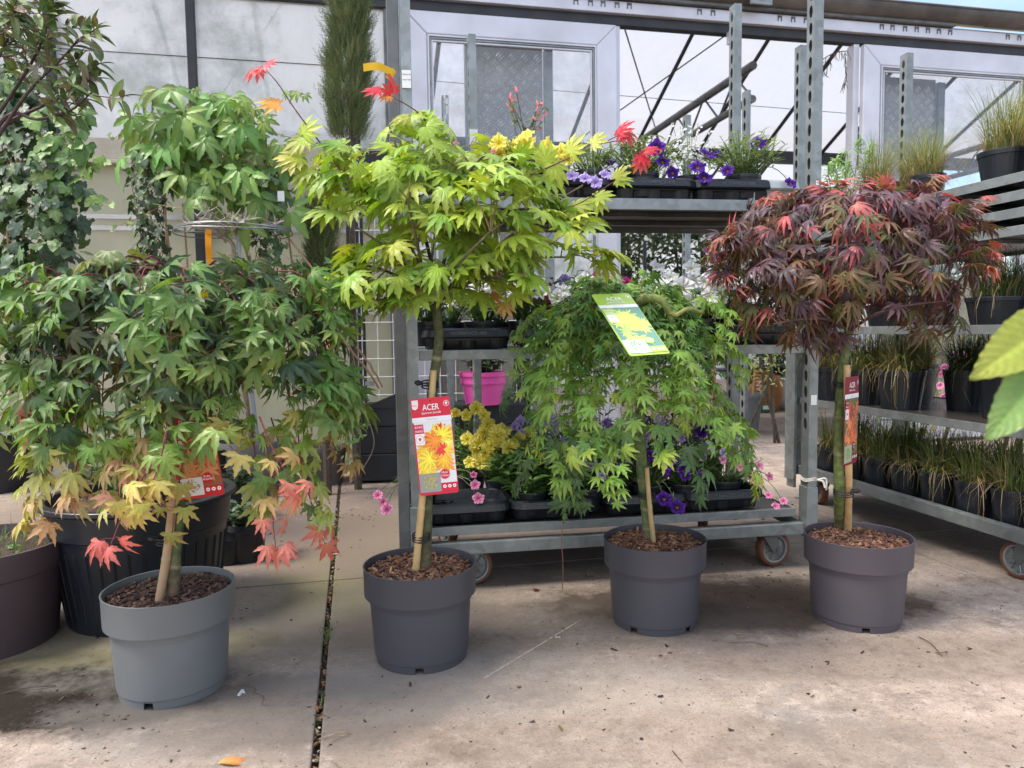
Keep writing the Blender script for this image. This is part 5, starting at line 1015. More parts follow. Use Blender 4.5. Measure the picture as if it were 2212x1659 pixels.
weeping(f, fw, rng, ax3, .255, .24, zt3, zl3, 58, 'small', .037, col3, gap=.030, rmin=.2, hang=.45, arch=.03, pet=.02, jagged=.8, tw=.0009, twc=(.20, .26, .06), petc=(.22, .2, .06))
weeping(f, fw, rng, ax3, .27, .25, lambda r, a: zt3(r, a)+.015, lambda r, a: zt3(r, a)-.10, 28, 'small', .037, lambda t, z, g_: (jit(g_.choice([(.09, .20, .045), (.12, .25, .05), (.08, .17, .05), (.17, .31, .06)]), g_, .2), None), gap=.032, rmin=.1, hang=.4, arch=.02, pet=.02, twc=(.2, .26, .06), petc=(.22, .2, .06), tw=.0009)
for k in range(26):      # loose shoots standing clear of the dome
    a = rng.uniform(-3.3, .3); R = rng.uniform(.22, .27); z0 = rng.uniform(.50, .86); b = np.array([ax3[0]+R*math.cos(a)*.7, ax3[1]+R*math.sin(a)*.7, z0+.03]); e = np.array([ax3[0]+R*1.12*math.cos(a), ax3[1]+R*1.1*math.sin(a), z0+rng.uniform(-.06, .02)])
    strand(f, fw, rng, [b, (b+e)/2+np.array([0, 0, .025]), e, e+np.array([.02*math.cos(a), .02*math.sin(a), -rng.uniform(.03, .09)])], 'small', .036, (lambda t, z, g_: (jit((.20, .34, .06), g_, .2), (.3, .42, .08) if t > .8 else None)), gap=.03, tw=.0009, twc=(.2, .26, .06), ctr=ax3, pet=.018, petc=(.22, .2, .06), hang=.45)
def gr3(t, z, g_): return (jit((.34, .46, .07), g_, .12), (.45, .5, .1)) if t > .7 else (jit((.12, .24, .05), g_), None)
def dk3(t, z, g_): return jit((.075, .14, .045), g_, .2), None
for pts, cf in (([at(1350, 900, Y3-.24), at(1310, 940, Y3-.27), at(1270, 965, Y3-.28), at(1235, 985, Y3-.28)], gr3), ([at(1180, 900, Y3-.1), at(1215, 980, Y3-.14), at(1225, 1050, Y3-.15), at(1222, 1110, Y3-.16)], dk3), ([at(1240, 860, Y3-.2), at(1255, 940, Y3-.2), at(1245, 1020, Y3-.2), at(1262, 1090, Y3-.19)], dk3), ([at(1560, 880, Y3-.05), at(1590, 940, Y3-.07), at(1610, 1000, Y3-.08), at(1625, 1060, Y3-.08)], gr3), ([at(1480, 930, Y3-.2), at(1500, 1000, Y3-.22), at(1510, 1070, Y3-.22)], dk3), ([at(1130, 800, Y3), at(1115, 840, Y3), at(1090, 880, Y3)], dk3), ([at(1340, 880, Y3-.26), at(1345, 930, Y3-.27), at(1330, 975, Y3-.27)], gr3), ([at(1150, 940, Y3-.08), at(1140, 1010, Y3-.1), at(1120, 1060, Y3-.1)], dk3), ([at(1180, 700, Y3), at(1150, 690, Y3), at(1120, 720, Y3)], dk3), ([at(1420, 900, Y3-.26), at(1430, 950, Y3-.27), at(1436, 985, Y3-.27)], gr3)):
    strand(f, fw, rng, pts, 'small', .042, cf, gap=.03, tw=.001, twc=(.2, .26, .06), ctr=ax3, pet=.018, petc=(.22, .2, .06))
fw.tube(spline([at(1222, 1110, Y3-.16), at(1213, 1160, Y3-.16), at(1216, 1220, Y3-.16), at(1215, 1275, Y3-.16)], 5), .0011, 5, (.18, .08, .05), cap=False)
f.build('crown', MT['leaf'], r3, world=True); fw.build('twigs', MT['bark'], r3, world=True)

# ---------------- 4: purple maple
P4 = gnd(1853, 1155, .23); Y4 = P4[1]; r4 = thing('potted_maple', 'round headed purple maple with red young leaves in a mauve grey pot', 'potted tree', (P4[0], P4[1], 0))
rng = random.Random(404); zs = big_pot(r4, .137, .232, MT['pmauve'], (-103, 20, 140), seed=5)
f = MB(); T4 = [gnd(1813, 1141, zs), at(1812, 1050, Y4), at(1813, 900, Y4), at(1822, 780, Y4), at(1834, 715, Y4)]
shaft(f, T4, .0138, .0118, [(.30, .26, .14), (.17, .22, .06), (.15, .20, .06)], nodes=(.12, .30, .47, .63), nodeamp=.05, rng=rng)
fk4 = T4[-1]; f.tube(spline([fk4, at(1850, 670, Y4), at(1872, 620, Y4), at(1880, 570, Y4)], 6), np.linspace(.011, .006, 19), 9, (.14, .15, .08)); f.build('trunk', MT['bark'], r4, smooth=True, world=True)
f = MB(); shaft(f, [gnd(1829, 1147, zs)-np.array([0, .008, 0]), at(1833, 1000, Y4-.025), at(1829, 788, Y4-.022)], .0098, .0088, [(.62, .40, .18), (.60, .38, .17)], nodes=(.35, .7), nodeamp=.06, rng=rng); f.build('cane', MT['cane'], r4, smooth=True, world=True)
ties(r4, [(tuple(at(1822, 1065, Y4-.010)-np.array([P4[0], P4[1], 0])), .025, 1), (tuple(at(1815, 830, Y4-.002)-np.array([P4[0], P4[1], 0])), .016, None)])
f = MB(); fw = MB(); D4 = lambda px, py, dy: at(px, py, Y4+dy)
LB = [[fk4, D4(1790, 650, -.05), D4(1720, 590, -.1), D4(1640, 560, -.12)], [fk4, D4(1800, 640, .03), D4(1760, 540, .05), D4(1720, 450, .05)], [fk4, D4(1840, 600, -.04), D4(1830, 500, -.08), D4(1820, 420, -.1)], [fk4, D4(1880, 640, -.06), D4(1950, 560, -.1), D4(2040, 500, -.12)], [fk4, D4(1880, 620, .06), D4(1940, 520, .1), D4(1990, 430, .1)], [fk4, D4(1890, 680, -.1), D4(1960, 660, -.15), D4(2040, 650, -.17)], [fk4, D4(1790, 690, -.1), D4(1730, 690, -.15), D4(1670, 700, -.17)], [fk4, D4(1840, 640, -.15), D4(1850, 570, -.22), D4(1860, 520, -.26)], [fk4, D4(1840, 640, .15), D4(1850, 540, .22), D4(1860, 470, .22)]]
BP = [limb(fw, b, .005, .0018, (.10, .05, .05)) for b in LB]
PUR = [(.095, .055, .07), (.13, .075, .095), (.07, .045, .055), (.16, .095, .12)]; OLV = [(.13, .12, .04), (.10, .12, .05), (.16, .10, .05), (.12, .07, .05)]
def col4(z, g_, e=0):
    u = g_.random(); hi = (z-.78)/.4
    if hi > .6 and u < .20 or u < .05: return jit(g_.choice([(.42, .08, .09), (.36, .12, .10), (.26, .07, .07)]), g_, .2), (.6, .1, .12)
    if u < (.36 if hi > .6 else .68 if hi < .35 else .5): return jit(g_.choice(OLV), g_, .25), ((.35, .12, .06) if g_.random() < .3 else None)
    return jit(g_.choice(PUR), g_, .25), ((.20, .08, .09) if g_.random() < .2 else None)
blobs = [(1830, 500, 215, 95, .28, 86), (1720, 560, 130, 90, .22, 46), (1960, 560, 130, 100, .22, 50), (1840, 620, 170, 75, .26, 62), (1800, 435, 120, 38, .2, 30), (1640, 560, 80, 50, .12, 14), (2060, 490, 75, 50, .12, 14), (1700, 690, 70, 50, .14, 16), (1990, 680, 90, 45, .14, 20), (1930, 430, 100, 38, .16, 22), (1640, 640, 60, 55, .1, 10), (2050, 620, 70, 60, .12, 14), (1790, 720, 60, 25, .1, 6)]
AX4 = at(1840, 640, Y4)
for bx, by, rx, ry, rd_, n_ in blobs:
    for k in range(int(n_*.68)):
        while True:
            u = np.array([rng.uniform(-1, 1) for _ in range(3)])
            if u.dot(u) < 1: break
        e = at(bx+u[0]*rx, by+u[1]*ry, Y4+u[2]*rd_)
        best = min(((np.linalg.norm(q-e)+max(0, q[2]-e[2])*.6, b, i) for b, P in enumerate(BP) for i, q in enumerate(P) if i > 3), key=lambda q: q[0]); q = BP[best[1]][best[2]]
        L_ = np.linalg.norm(e-q); P = curve(q, e, 6, (0, 0, .1*L_)); fw.tube(P, np.linspace(.0015, .0007, 6), 4, (.14, .04, .05), cap=False)
        o = e-AX4; out = unit(np.array([o[0], o[1]-.05, 0])); hg = min(.85, max(.1, .7-(e[2]-.8)*1.3+rng.uniform(-.2, .2)))
        for sd_ in (-1, 1):
            c_, tc_ = col4(e[2], rng); leaf_at(f, rng, e, out, 'purple', .049, c_, tc_, hg, .024, (.35, .08, .10), side=sd_, upn=.6)
        for t_i in (2, 3, 4):
            if rng.random() < .55: c_, tc_ = col4(e[2]-.05, rng); leaf_at(f, rng, P[t_i], out, 'purple', .047, c_, tc_, hg, .024, (.35, .08, .10), side=rng.choice([-1, 1]), upn=.6)
RDP = (.58, .09, .10)
for (pts) in ([D4(2010, 500, -.1), D4(2070, 470, -.1), D4(2120, 425, -.1)], [D4(2040, 560, -.1), D4(2090, 550, -.1), D4(2130, 540, -.1)], [D4(1680, 560, -.1), D4(1620, 540, -.1), D4(1575, 510, -.1)], [D4(1960, 440, 0), D4(2000, 400, 0), D4(2015, 385, 0)], [D4(1650, 640, -.1), D4(1610, 625, -.1), D4(1560, 600, -.1)]):
    P = limb(fw, pts, .0013, .0007, (.25, .05, .06))
    for i, q in enumerate(P[3::2]):
        for sd_ in (-1, 1):
            o = unit(np.array([P[-1][0]-AX4[0], -.15, .1])); red_ = i > len(P[3::2])*.6; leaf_at(f, rng, q, o, 'purple', .040, jit((.42, .09, .08) if red_ else rng.choice(OLV+PUR), rng, .15), (.55, .12, .12) if red_ else (.4, .12, .07), .3, .02, (.4, .08, .1), side=sd_)
for k in range(34):
    a = rng.uniform(-.35, math.pi+.35); ux_, uz_ = math.cos(a), math.sin(a); px0, py0 = 1842+235*ux_, 555-120*uz_; L_ = rng.uniform(35, 80); dy_ = rng.uniform(-.2, .12)
    P = limb(fw, [D4(px0, py0, dy_), D4(px0+L_*.5*ux_, py0-L_*.3*uz_-8, dy_), D4(px0+L_*ux_, py0-L_*.42*uz_, dy_-.01)], .0012, .0006, (.22, .05, .06)); rt = rng.random()+.2
    for i, q in enumerate(P[2::3]):
        for sd_ in (-1, 1):
            o = unit(np.array([ux_, -.2, .15*uz_])); rd2 = rt < .6 and i >= 2; leaf_at(f, rng, q, o, 'purple', .038, jit(rng.choice([(.36, .09, .08), (.30, .09, .08), (.36, .15, .08)]) if rd2 else rng.choice(PUR+OLV), rng, .2), (.55, .13, .13) if rd2 else None, rng.uniform(.05, .4), .018, (.4, .08, .1), side=sd_)
f.build('crown', MT['leaf'], r4, world=True); fw.build('branches', MT['bark'], r4, world=True)

# ---------------- printed tags
def card(name, label, corners, theme):
    """corners: top-left, top-right, bottom-right, bottom-left points of the card"""
    TL, TR_, BR, BL = [np.asarray(q, float) for q in corners]; ux = unit((TR_-TL)+(BR-BL)); uy0 = (TL-BL)+(TR_-BR); uy = unit(uy0-ux*uy0.dot(ux)); W = (np.linalg.norm(TR_-TL)+np.linalg.norm(BR-BL))/2; H = np.linalg.norm((TL+TR_)/2-(BL+BR)/2); O = (TL+TR_+BL+BR)/4-ux*W/2-uy*H/2; n_ = np.cross(ux, uy)
    if n_[1] > 0: n_ = -n_
    root = thing(name, label, 'plant tag', (TL+TR_)/2)
    def Pt(x, y, l): return O+ux*x*W+uy*y*H+n_*l
    def rrect(x0, y0, x1, y1, r, n=5):
        o_ = []; rx_, ry_ = r/W, r/H
        for cx, cy, a0_ in ((x1-rx_, y1-ry_, 0), (x0+rx_, y1-ry_, 90), (x0+rx_, y0+ry_, 180), (x1-rx_, y0+ry_, 270)):
            for k in range(n+1): a = rad(a0_+90*k/n); o_.append((cx+rx_*math.cos(a), cy+ry_*math.sin(a)))
        return o_
    b = MB(); q = rrect(0, 0, 1, 1, .006); m_ = len(q); bend = lambda x, y: 0
    b.add([Pt(x, y, -.0006) for x, y in q]+[Pt(x, y, .0) for x, y in q], [tuple(range(m_))[::-1], tuple(range(m_, 2*m_))]+[(k, (k+1) % m_, m_+(k+1) % m_, m_+k) for k in range(m_)], theme['head'])
    b.build('card', MT['paint'], root, world=True)
    g = MB(); L1, L2, L3_, L4 = .0003, .0006, .0009, .0012
    def rect(x0, y0, x1, y1, c, l=L1): g.add([Pt(x0, y0, l), Pt(x1, y0, l), Pt(x1, y1, l), Pt(x0, y1, l)], [(0, 1, 2, 3)], c)
    def disc(x, y, r, c, l=L3_, n=24): g.add([Pt(x+r/W*math.cos(2*math.pi*k/n), y+r/H*math.sin(2*math.pi*k/n), l) for k in range(n)], [tuple(range(n))], c)
    rect(.0, .755, 1, .805, (.78, .78, .80)); rect(.035, .03, .985, .754, theme['bg'])
    rr = random.Random(theme['seed'])
    for k in range(theme.get('nl', 16)):
        x, y = rr.uniform(.2, .85), rr.uniform(.24, .66); s = rr.uniform(.28, .42)*W; a = rr.uniform(0, 6.28); V, F, K, _ = rr.choice(T[theme['tpl']]); ca, sa = math.cos(a), math.sin(a)
        U_ = np.stack([V[:, 0]*ca-V[:, 1]*sa, V[:, 0]*sa+V[:, 1]*ca], 1)*s; X = np.clip(x+U_[:, 0]/W, .04, .98); Yy = np.clip(y+U_[:, 1]/H, .05, .75)
        cs = theme['leaves'](y, rr); g.add([Pt(a_, b_, L1+.00008*(k+1)*.4) for a_, b_ in zip(X, Yy)], F, np.clip(np.array(cs)[None]*K[:, None]**2, 0, 1))
    for (x, y, s, a, c) in theme.get('hero', []):
        V, F, K, _ = T['lime'][2]; ca, sa = math.cos(a), math.sin(a); s *= W; U_ = np.stack([V[:, 0]*ca-V[:, 1]*sa, V[:, 0]*sa+V[:, 1]*ca], 1)*s
        g.add([Pt(min(.985, x+u/W), y+v/H, L3_) for u, v in U_], F, np.clip(np.array(c)[None]*K[:, None]**1.5, 0, 1))
    rect(.03, .03, .57, .225, theme['inset'], L4); 
    for k in range(130):
        a = rr.uniform(0, 6.28); q = math.sqrt(rr.random()); x = .30+.19*q*math.cos(a); y = .135+.072*q*math.sin(a); s = .018*rr.uniform(.6, 1.3); b0_ = rr.uniform(0, 6.28); g.add([Pt(x+s*math.cos(b0_+j*2.1), y+s*.42*math.sin(b0_+j*2.1), L4+.0001+.000002*k) for j in range(3)], [(0, 1, 2)], jit(theme['plant'], rr, .4, .2))
    rect(.57, .03, .985, .115, theme['head'], L4); 
    for k in range(3): disc(.66+k*.125, .078, .0040, (.85, .85, .85), L4+.0003, 16); disc(.66+k*.125, .078, .0016, theme['head'], L4+.0005, 10)
    rect(.03, .64, .265, .735, theme['head2'], L4); rect(.035, .525, .265, .638, (.86, .84, .84), L4)
    disc(.15, .582, .0095, theme['head2'], L4+.0003); disc(.15, .582, .0088, (.86, .84, .84), L4+.0005); 
    hx = [(.15, .56), (.115, .583), (.118, .597), (.135, .60), (.15, .592), (.165, .60), (.182, .597), (.185, .583)]; g.add([Pt(x, y, L4+.0007) for x, y in hx], [tuple(range(8))], theme['head2'])
    disc(.69, .205, .0115, theme['head'], L4+.0004); disc(.90, .93, .0068, (.85, .8, .8), L2, 24); disc(.90, .93, .0058, theme['head'], L3_, 24); g.add([Pt(.90+(x-.15)*.9, .93+(y-.582)*.9, L4) for x, y in hx], [tuple(range(8))], (.85, .8, .8)); disc(.5, .972, .0018, (.02, .02, .02), L2, 12)
    if theme.get('corner'): g.add([Pt(.03, .985, L2), Pt(.03, .90, L2), Pt(.10, .885, L2), Pt(.17, .90, L2), Pt(.19, .94, L2), Pt(.19, .985, L2)], [tuple(range(6))], (.85, .75, .75)); text_mb(g, 'Super', Pt(.105, .925, 0), ux, uy, .0035, (.6, .1, .15), lift=L4)
    g.build('picture', MT['paint'], root, world=True)
    g = MB(); wh = (.88, .88, .88)
    text_mb(g, 'ACER', Pt(.5, .875, 0), ux, uy, .0140, wh, lift=L2, maxw=W*.42, bold=.008); text_mb(g, 'Japanese Jewels', Pt(.5, .838, 0), ux, uy, .0050, wh, lift=L2, maxw=W*.5)
    text_mb(g, theme['sub'], Pt(.5, .772, 0), ux, uy, .0045, (.45, .42, .45), lift=L2, maxw=W*.3); text_mb(g, 'BOTANIC', Pt(.148, .698, 0), ux, uy, .0045, wh, lift=L4+.0003, maxw=W*.20); text_mb(g, 'FRIENDS', Pt(.148, .655, 0), ux, uy, .0045, wh, lift=L4+.0003, maxw=W*.20)
    a_, b_ = theme['badge']; text_mb(g, a_, Pt(.69, .213, 0), ux, uy, .0050, wh, lift=L4+.0009, maxw=W*.2); text_mb(g, b_, Pt(.69, .182, 0), ux, uy, .0050, wh, lift=L4+.0009, maxw=W*.23)
    g.build('lettering', MT['paint'], root, world=True); return root
RH = (.62, .02, .05)
hero = [(.42, .56, .24, .3, (.62, .03, .04)), (.66, .66, .22, -.9, (.62, .02, .04)), (.80, .60, .18, -1.2, (.60, .03, .04)), (.72, .46, .26, 1.4, (.62, .04, .05))]
D2 = lambda x, y: at(x, y, Y2-.055)
card('plant_tag', 'tall red headed printed card with orange leaf picture, tied to the lime maple cane', [D2(900, 862), at(984, 855, Y2-.05), at(978, 1063, Y2-.05), D2(893, 1073)], dict(head=RH, head2=(.60, .04, .10), bg=(.72, .74, .75), seed=4, tpl='lime', nl=20, leaves=lambda y, r: jit(r.choice([(.75, .25, .03), (.80, .42, .04), (.78, .55, .05)] if y < .5 or r.random() < .4 else [(.78, .30, .05), (.8, .6, .1)]), r, .1), hero=hero, inset=(.30, .31, .30), plant=(.50, .40, .05), badge=('Multi', 'Colour'), sub='Moonrise', corner=True))
D1 = lambda x, y: at(x, y, Yp-.13)
card('plant_tag', 'red printed card with brown leaf picture half hidden low in the broad green maple', [D1(372, 880), at(470, 872, Yp-.125), at(468, 1066, Yp-.125), D1(372, 1085)], dict(head=(.50, .015, .02), head2=(.45, .02, .03), bg=(.30, .09, .04), seed=6, tpl='green', nl=34, leaves=lambda y, r: jit(r.choice([(.50, .17, .06), (.38, .11, .05), (.60, .26, .10), (.22, .06, .03)]), r, .2), inset=(.62, .63, .60), plant=(.30, .12, .07), badge=('Ruby', 'Waterfall'), sub='Ruby'))
card('plant_tag', 'leaning green printed card in the crown of the small leaved green maple', [at(1287, 632, Y3-.25), at(1367, 637, Y3-.218), at(1439, 759, Y3-.388), at(1350, 774, Y3-.42)], dict(head=(.36, .52, .08), head2=(.42, .55, .12), bg=(.12, .26, .20), seed=8, tpl='purple', nl=26, leaves=lambda y, r: jit(r.choice([(.60, .68, .10), (.50, .62, .12), (.72, .62, .08), (.35, .50, .12)]), r, .12), inset=(.72, .76, .80), plant=(.14, .40, .08), badge=('Weeping', 'Green'), sub='Moonrise'))
card('plant_tag', 'narrow looking dark red printed card turned sideways on the purple maple cane', [at(1824.5, 816, Y4-.09), at(1857, 811, Y4-.01), at(1849, 998, Y4-.01), at(1823, 1008, Y4-.09)], dict(head=(.22, .012, .03), head2=(.28, .015, .05), bg=(.08, .16, .06), seed=9, tpl='purple', nl=26, leaves=lambda y, r: jit(r.choice([(.60, .10, .04), (.55, .14, .05), (.3, .06, .04), (.65, .2, .08)]), r, .15), inset=(.35, .42, .30), plant=(.22, .40, .06), badge=('Red', 'Fire'), sub='Jewel'))
# ================================================================== LEFT SIDE POTS AND CLIMBERS
def simple_pot(name, label, cat, x, y, r, h, m, taper=.78, band=.2, seg=48, rimlip=0, soil=True, ribs=0):
    root = thing(name, label, cat, (x, y, 0)); f = MB(); rb = r*taper; zb = h*(1-band)
    f.lathe([(.001, .006), (rb*.95, .006), (rb, 0), (rb+(r*.94-rb), zb), (r*.965, zb+.004), (r*(1-.01*rimlip), h-.02), (r*(1+.05*rimlip), h-.012), (r*(1+.05*rimlip), h-.002), (r*(1+.04*rimlip), h), (r*.955, h), (r*.94, h-.02), (r*.9, zb), (.001, zb-.02)], seg)
    o = f.build('pot', m, root, smooth=True); md = o.modifiers.new('e', 'EDGE_SPLIT'); md.split_angle = rad(35)
    if ribs:
        f = MB()
        for k in range(ribs): a = 2*math.pi*k/ribs; f.tube([(rb*1.0*math.cos(a), rb*math.sin(a), .01), (r*.925*math.cos(a), r*.925*math.sin(a), zb-.03)], .004, 4)
        f.build('ribs', m, root)
    if soil:
        f = MB(); f.lathe([(.001, h-.025), (r*.5, h-.022), (r*.935, h-.03)], 28, c=(.05, .03, .02))
        rng = random.Random(int(r*1000)); 
        for k in range(int(900*r)): a = rng.uniform(0, 6.28); q = r*.88*math.sqrt(rng.random()); chip(f, (q*math.cos(a), q*math.sin(a), h-.027), rng.uniform(.004, .009), jit((.10, .055, .03), rng, .4), rng, .5)
        f.build('soil', MT['chip'], root)
    return root
# big black tub behind the grey pot
g0 = gnd(305, 1325); BT = simple_pot('black_tub', 'large black ribbed tub with thick rolled rim behind the light grey pot', 'pot', g0[0], g0[1]+.03, .245, .345, MT['pblack'], .80, .26, 64, 1, ribs=40)
rng = random.Random(31); f = MB(); bush(f, rng, 22, .17, .30, .31, 'ivy', .045, (.05, .10, .04), per=8, spread=1.1); f.build('foliage', MT['leaf'], BT)
# plum pot, left edge, with a tall shrub
PP = simple_pot('potted_shrub', 'plum brown pot cut by the left edge with grass weeds and tall red stemmed shrub', 'potted shrub', -1.395, 1.89, .205, .262, MT['pplum'], .83, .27, 64)
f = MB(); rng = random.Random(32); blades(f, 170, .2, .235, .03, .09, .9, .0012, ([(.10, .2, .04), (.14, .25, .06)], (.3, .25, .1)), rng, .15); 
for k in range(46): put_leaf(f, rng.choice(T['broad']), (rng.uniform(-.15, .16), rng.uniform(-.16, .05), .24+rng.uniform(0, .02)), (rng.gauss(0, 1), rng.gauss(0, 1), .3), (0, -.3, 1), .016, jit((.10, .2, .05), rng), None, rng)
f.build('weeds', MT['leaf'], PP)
f = MB(); fw = MB(); Wp = np.array([-1.395, 1.89, 0]); top0 = at(-90, 420, 1.95)
fw.tube(spline([Wp+(-.04, .02, .22), Wp+(-.1, .03, .6), top0], 6), np.linspace(.014, .009, 13), 8, (.07, .04, .035), cap=False)
SH = [[top0, at(-30, 290, 1.9), at(60, 150, 1.88), at(98, 70, 1.86), at(118, -10, 1.85)], [top0, at(-20, 320, 1.9), at(60, 200, 1.85), at(130, 130, 1.83), at(170, 85, 1.82)], [top0, at(0, 280, 1.95), at(90, 230, 1.92), at(150, 195, 1.9), at(172, 160, 1.88)], [top0, at(-40, 200, 2.05), at(10, 100, 2.05), at(50, 0, 2.02)], [top0, at(-50, 150, 1.9), at(-10, 60, 1.85), at(40, 20, 1.82)], [top0, at(10, 255, 1.88), at(80, 258, 1.86), at(150, 240, 1.84), at(198, 200, 1.82)], [top0, at(-30, 150, 2.1), at(30, 120, 2.12), at(90, 100, 2.12)]]
for si, pts in enumerate(SH):
    P = spline(pts, 8); fw.tube(P[::2], np.linspace(.006, .0016, len(P[::2])), 6, (.07, .035, .035) if si < 6 else (.1, .05, .03), cap=False)
    ends = [(P[-1], unit(P[-1]-P[-3]))]
    for k in range(7):
        i = rng.randrange(len(P)//2, len(P)-1); q = P[i]; d = unit(unit(P[-1]-P[-5])+np.array([rng.gauss(.3, .6), rng.gauss(0, .5), rng.gauss(0, .6)])); e = q+d*rng.uniform(.04, .10); fw.tube([q, (q+e)/2, e], [.0016, .0012, .001], 4, (.22, .05, .07), cap=False); ends.append((e, d))
    for e, d in ends:
        for j in range(8):
            a = j*2.4+rng.random(); u = unit(np.cross(d, (.2, 1, .3))); v = np.cross(d, u); tip = unit(d*rng.uniform(.2, .9)+(u*math.cos(a)+v*math.sin(a))*.9)
            put_leaf(f, rng.choice(T['oval']), e-d*.006*j, tip, (rng.gauss(0, .4), -.5, .8), rng.uniform(.035, .06), jit(rng.choice([(.10, .17, .05), (.08, .14, .05), (.15, .20, .055), (.13, .12, .06)]), rng, .2), (.2, .11, .08) if rng.random() < .2 else None, rng)
f.build('foliage', MT['leafd'], PP, world=True); fw.build('branches', MT['bark'], PP, world=True)
# yellow green young shrub leaves at the back
def ivy_column(name, label, base, pts_px, n, r, seed, size, cols, Y, pot, canes, tails=(), cat='climber', tpl='ivy', wide=None):
    rng = random.Random(seed); root = pot; f = MB(); fw = MB()
    for c in canes: P = np.array([at(*c[0]), at(*c[1])]); fw.tube(curve(P[0], P[1], 6, (0, 0, 0)), .0045, 7, (.42, .26, .14))
    fw.build('canes', MT['cane'], root, world=True); fw = MB(); px = spline([np.array([a, b, c_]) for a, b, c_ in pts_px], 10)
    for s in range(9):
        ph = s*.7; fw.tube([at(p[0]+p[2]*.6*math.sin(ph+i*.25), p[1], Y+p[2]/1600*Y*.5*math.cos(ph+i*.25)) for i, p in enumerate(px)], .0016, 4, (.10, .08, .05), cap=False)
    for k in range(n):
        p = px[rng.randrange(len(px))]; a = rng.uniform(0, 6.28); q = rng.uniform(.3, 1.05)
        P = at(p[0]+p[2]*q*math.cos(a), p[1]+rng.uniform(-12, 12), Y+p[2]/1600*Y*q*math.sin(a)); out = unit(np.array([math.cos(a)*.9, math.sin(a)-.45, 0])); hg = rng.uniform(.35, .95)
        put_leaf(f, rng.choice(T[tpl]), P, unit(out*(1-hg)+np.array([rng.gauss(0, .4), rng.gauss(0, .3), -hg])), unit(out+np.array([rng.gauss(0, .3), rng.gauss(0, .3), .4])), size*rng.uniform(.6, 1.2), jit(rng.choice(cols), rng, .25), None, rng)
    for pts in tails:
        P = spline([at(*q) for q in pts], 6); fw.tube(P, np.linspace(.0016, .0007, len(P)), 4, (.2, .08, .06), cap=False)
        for i in range(3, len(P), 3): put_leaf(f, rng.choice(T[tpl]), P[i], (rng.gauss(0, .6), -.2, rng.gauss(-.5, .5)), (rng.gauss(0, .3), -.8, .4), size*rng.uniform(.4, .9), jit((.15, .25, .05), rng, .25), None, rng)
    f.build('leaves', MT['leafd'], root, world=True); fw.build('stems', MT['bark'], root, world=True)
IV = [(.035, .075, .035), (.05, .10, .04), (.075, .14, .045), (.03, .055, .032), (.10, .17, .05)]
g0 = gnd(-20, 1062); PB = simple_pot('potted_ivy', 'dark ivy column on canes in a black pot at the far left', 'climber', g0[0], g0[1]+.05, .19, .30, MT['pblack'], .8, .16)
ivy_column('', '', None, [(60, 920, 40), (60, 760, 60), (55, 620, 85), (75, 520, 115), (85, 430, 118), (70, 340, 105), (40, 240, 80), (10, 150, 60)], 980, 1, 41, .052, IV, 2.75, PB, [((14, 470, 2.75), (45, 900, 2.9)), ((112, 480, 2.75), (95, 900, 2.95)), ((30, 200, 2.8), (70, 900, 2.95))],
    tails=[[(100, 400, 2.7), (140, 420, 2.65), (200, 430, 2.62), (240, 440, 2.6)], [(130, 300, 2.65), (160, 330, 2.6), (180, 360, 2.6), (225, 350, 2.6)], [(140, 420, 2.65), (170, 385, 2.6), (215, 340, 2.58)], [(60, 300, 2.65), (110, 290, 2.62), (150, 295, 2.6), (170, 330, 2.6)]])
f = MB(); rng = random.Random(6)
for k in range(20): p = at(rng.uniform(60, 215), rng.uniform(230, 390), 2.6); put_leaf(f, rng.choice(T['ivy']), p, (rng.gauss(.3, .7), -.2, -.6), (rng.gauss(0, .4), -.7, .5), rng.uniform(.05, .085), jit(rng.choice([(.08, .16, .04), (.12, .21, .045)]), rng, .2), None, rng)
f.build('young_leaves', MT['leaf'], PB, world=True)
# creeper obelisk
g0 = gnd(440, 1085); CR = simple_pot('potted_creeper', 'five leaflet creeper mounded over bamboo canes in front of the milky film wall', 'climber', g0[0]-.05, 3.62, .15, .24, MT['pblack'], .8, .16)
Yc = 3.45
ivy_column('', '', None, [(330, 600, 30), (328, 520, 40), (322, 440, 52), (316, 380, 55), (310, 330, 40)], 240, 1, 43, .038, [(.05, .10, .04), (.07, .13, .045), (.04, .07, .035)], Yc, CR, [((352, 270, Yc), (362, 620, Yc)), ((395, 440, Yc), (410, 640, Yc+.02)), ((340, 330, Yc), (378, 640, Yc)), ((300, 290, Yc), (350, 640, Yc+.1)), ((500, 440, Yc), (560, 640, Yc)), ((590, 470, Yc), (690, 600, Yc))])
ivy_column('', '', None, [(575, 600, 40), (580, 520, 45), (585, 450, 45), (590, 380, 40), (592, 320, 26)], 170, 1, 44, .04, [(.06, .11, .045), (.09, .16, .05)], Yc, CR, [((600, 330, Yc+.1), (640, 640, Yc+.1))])
f = MB(); fw = MB(); rng = random.Random(9)
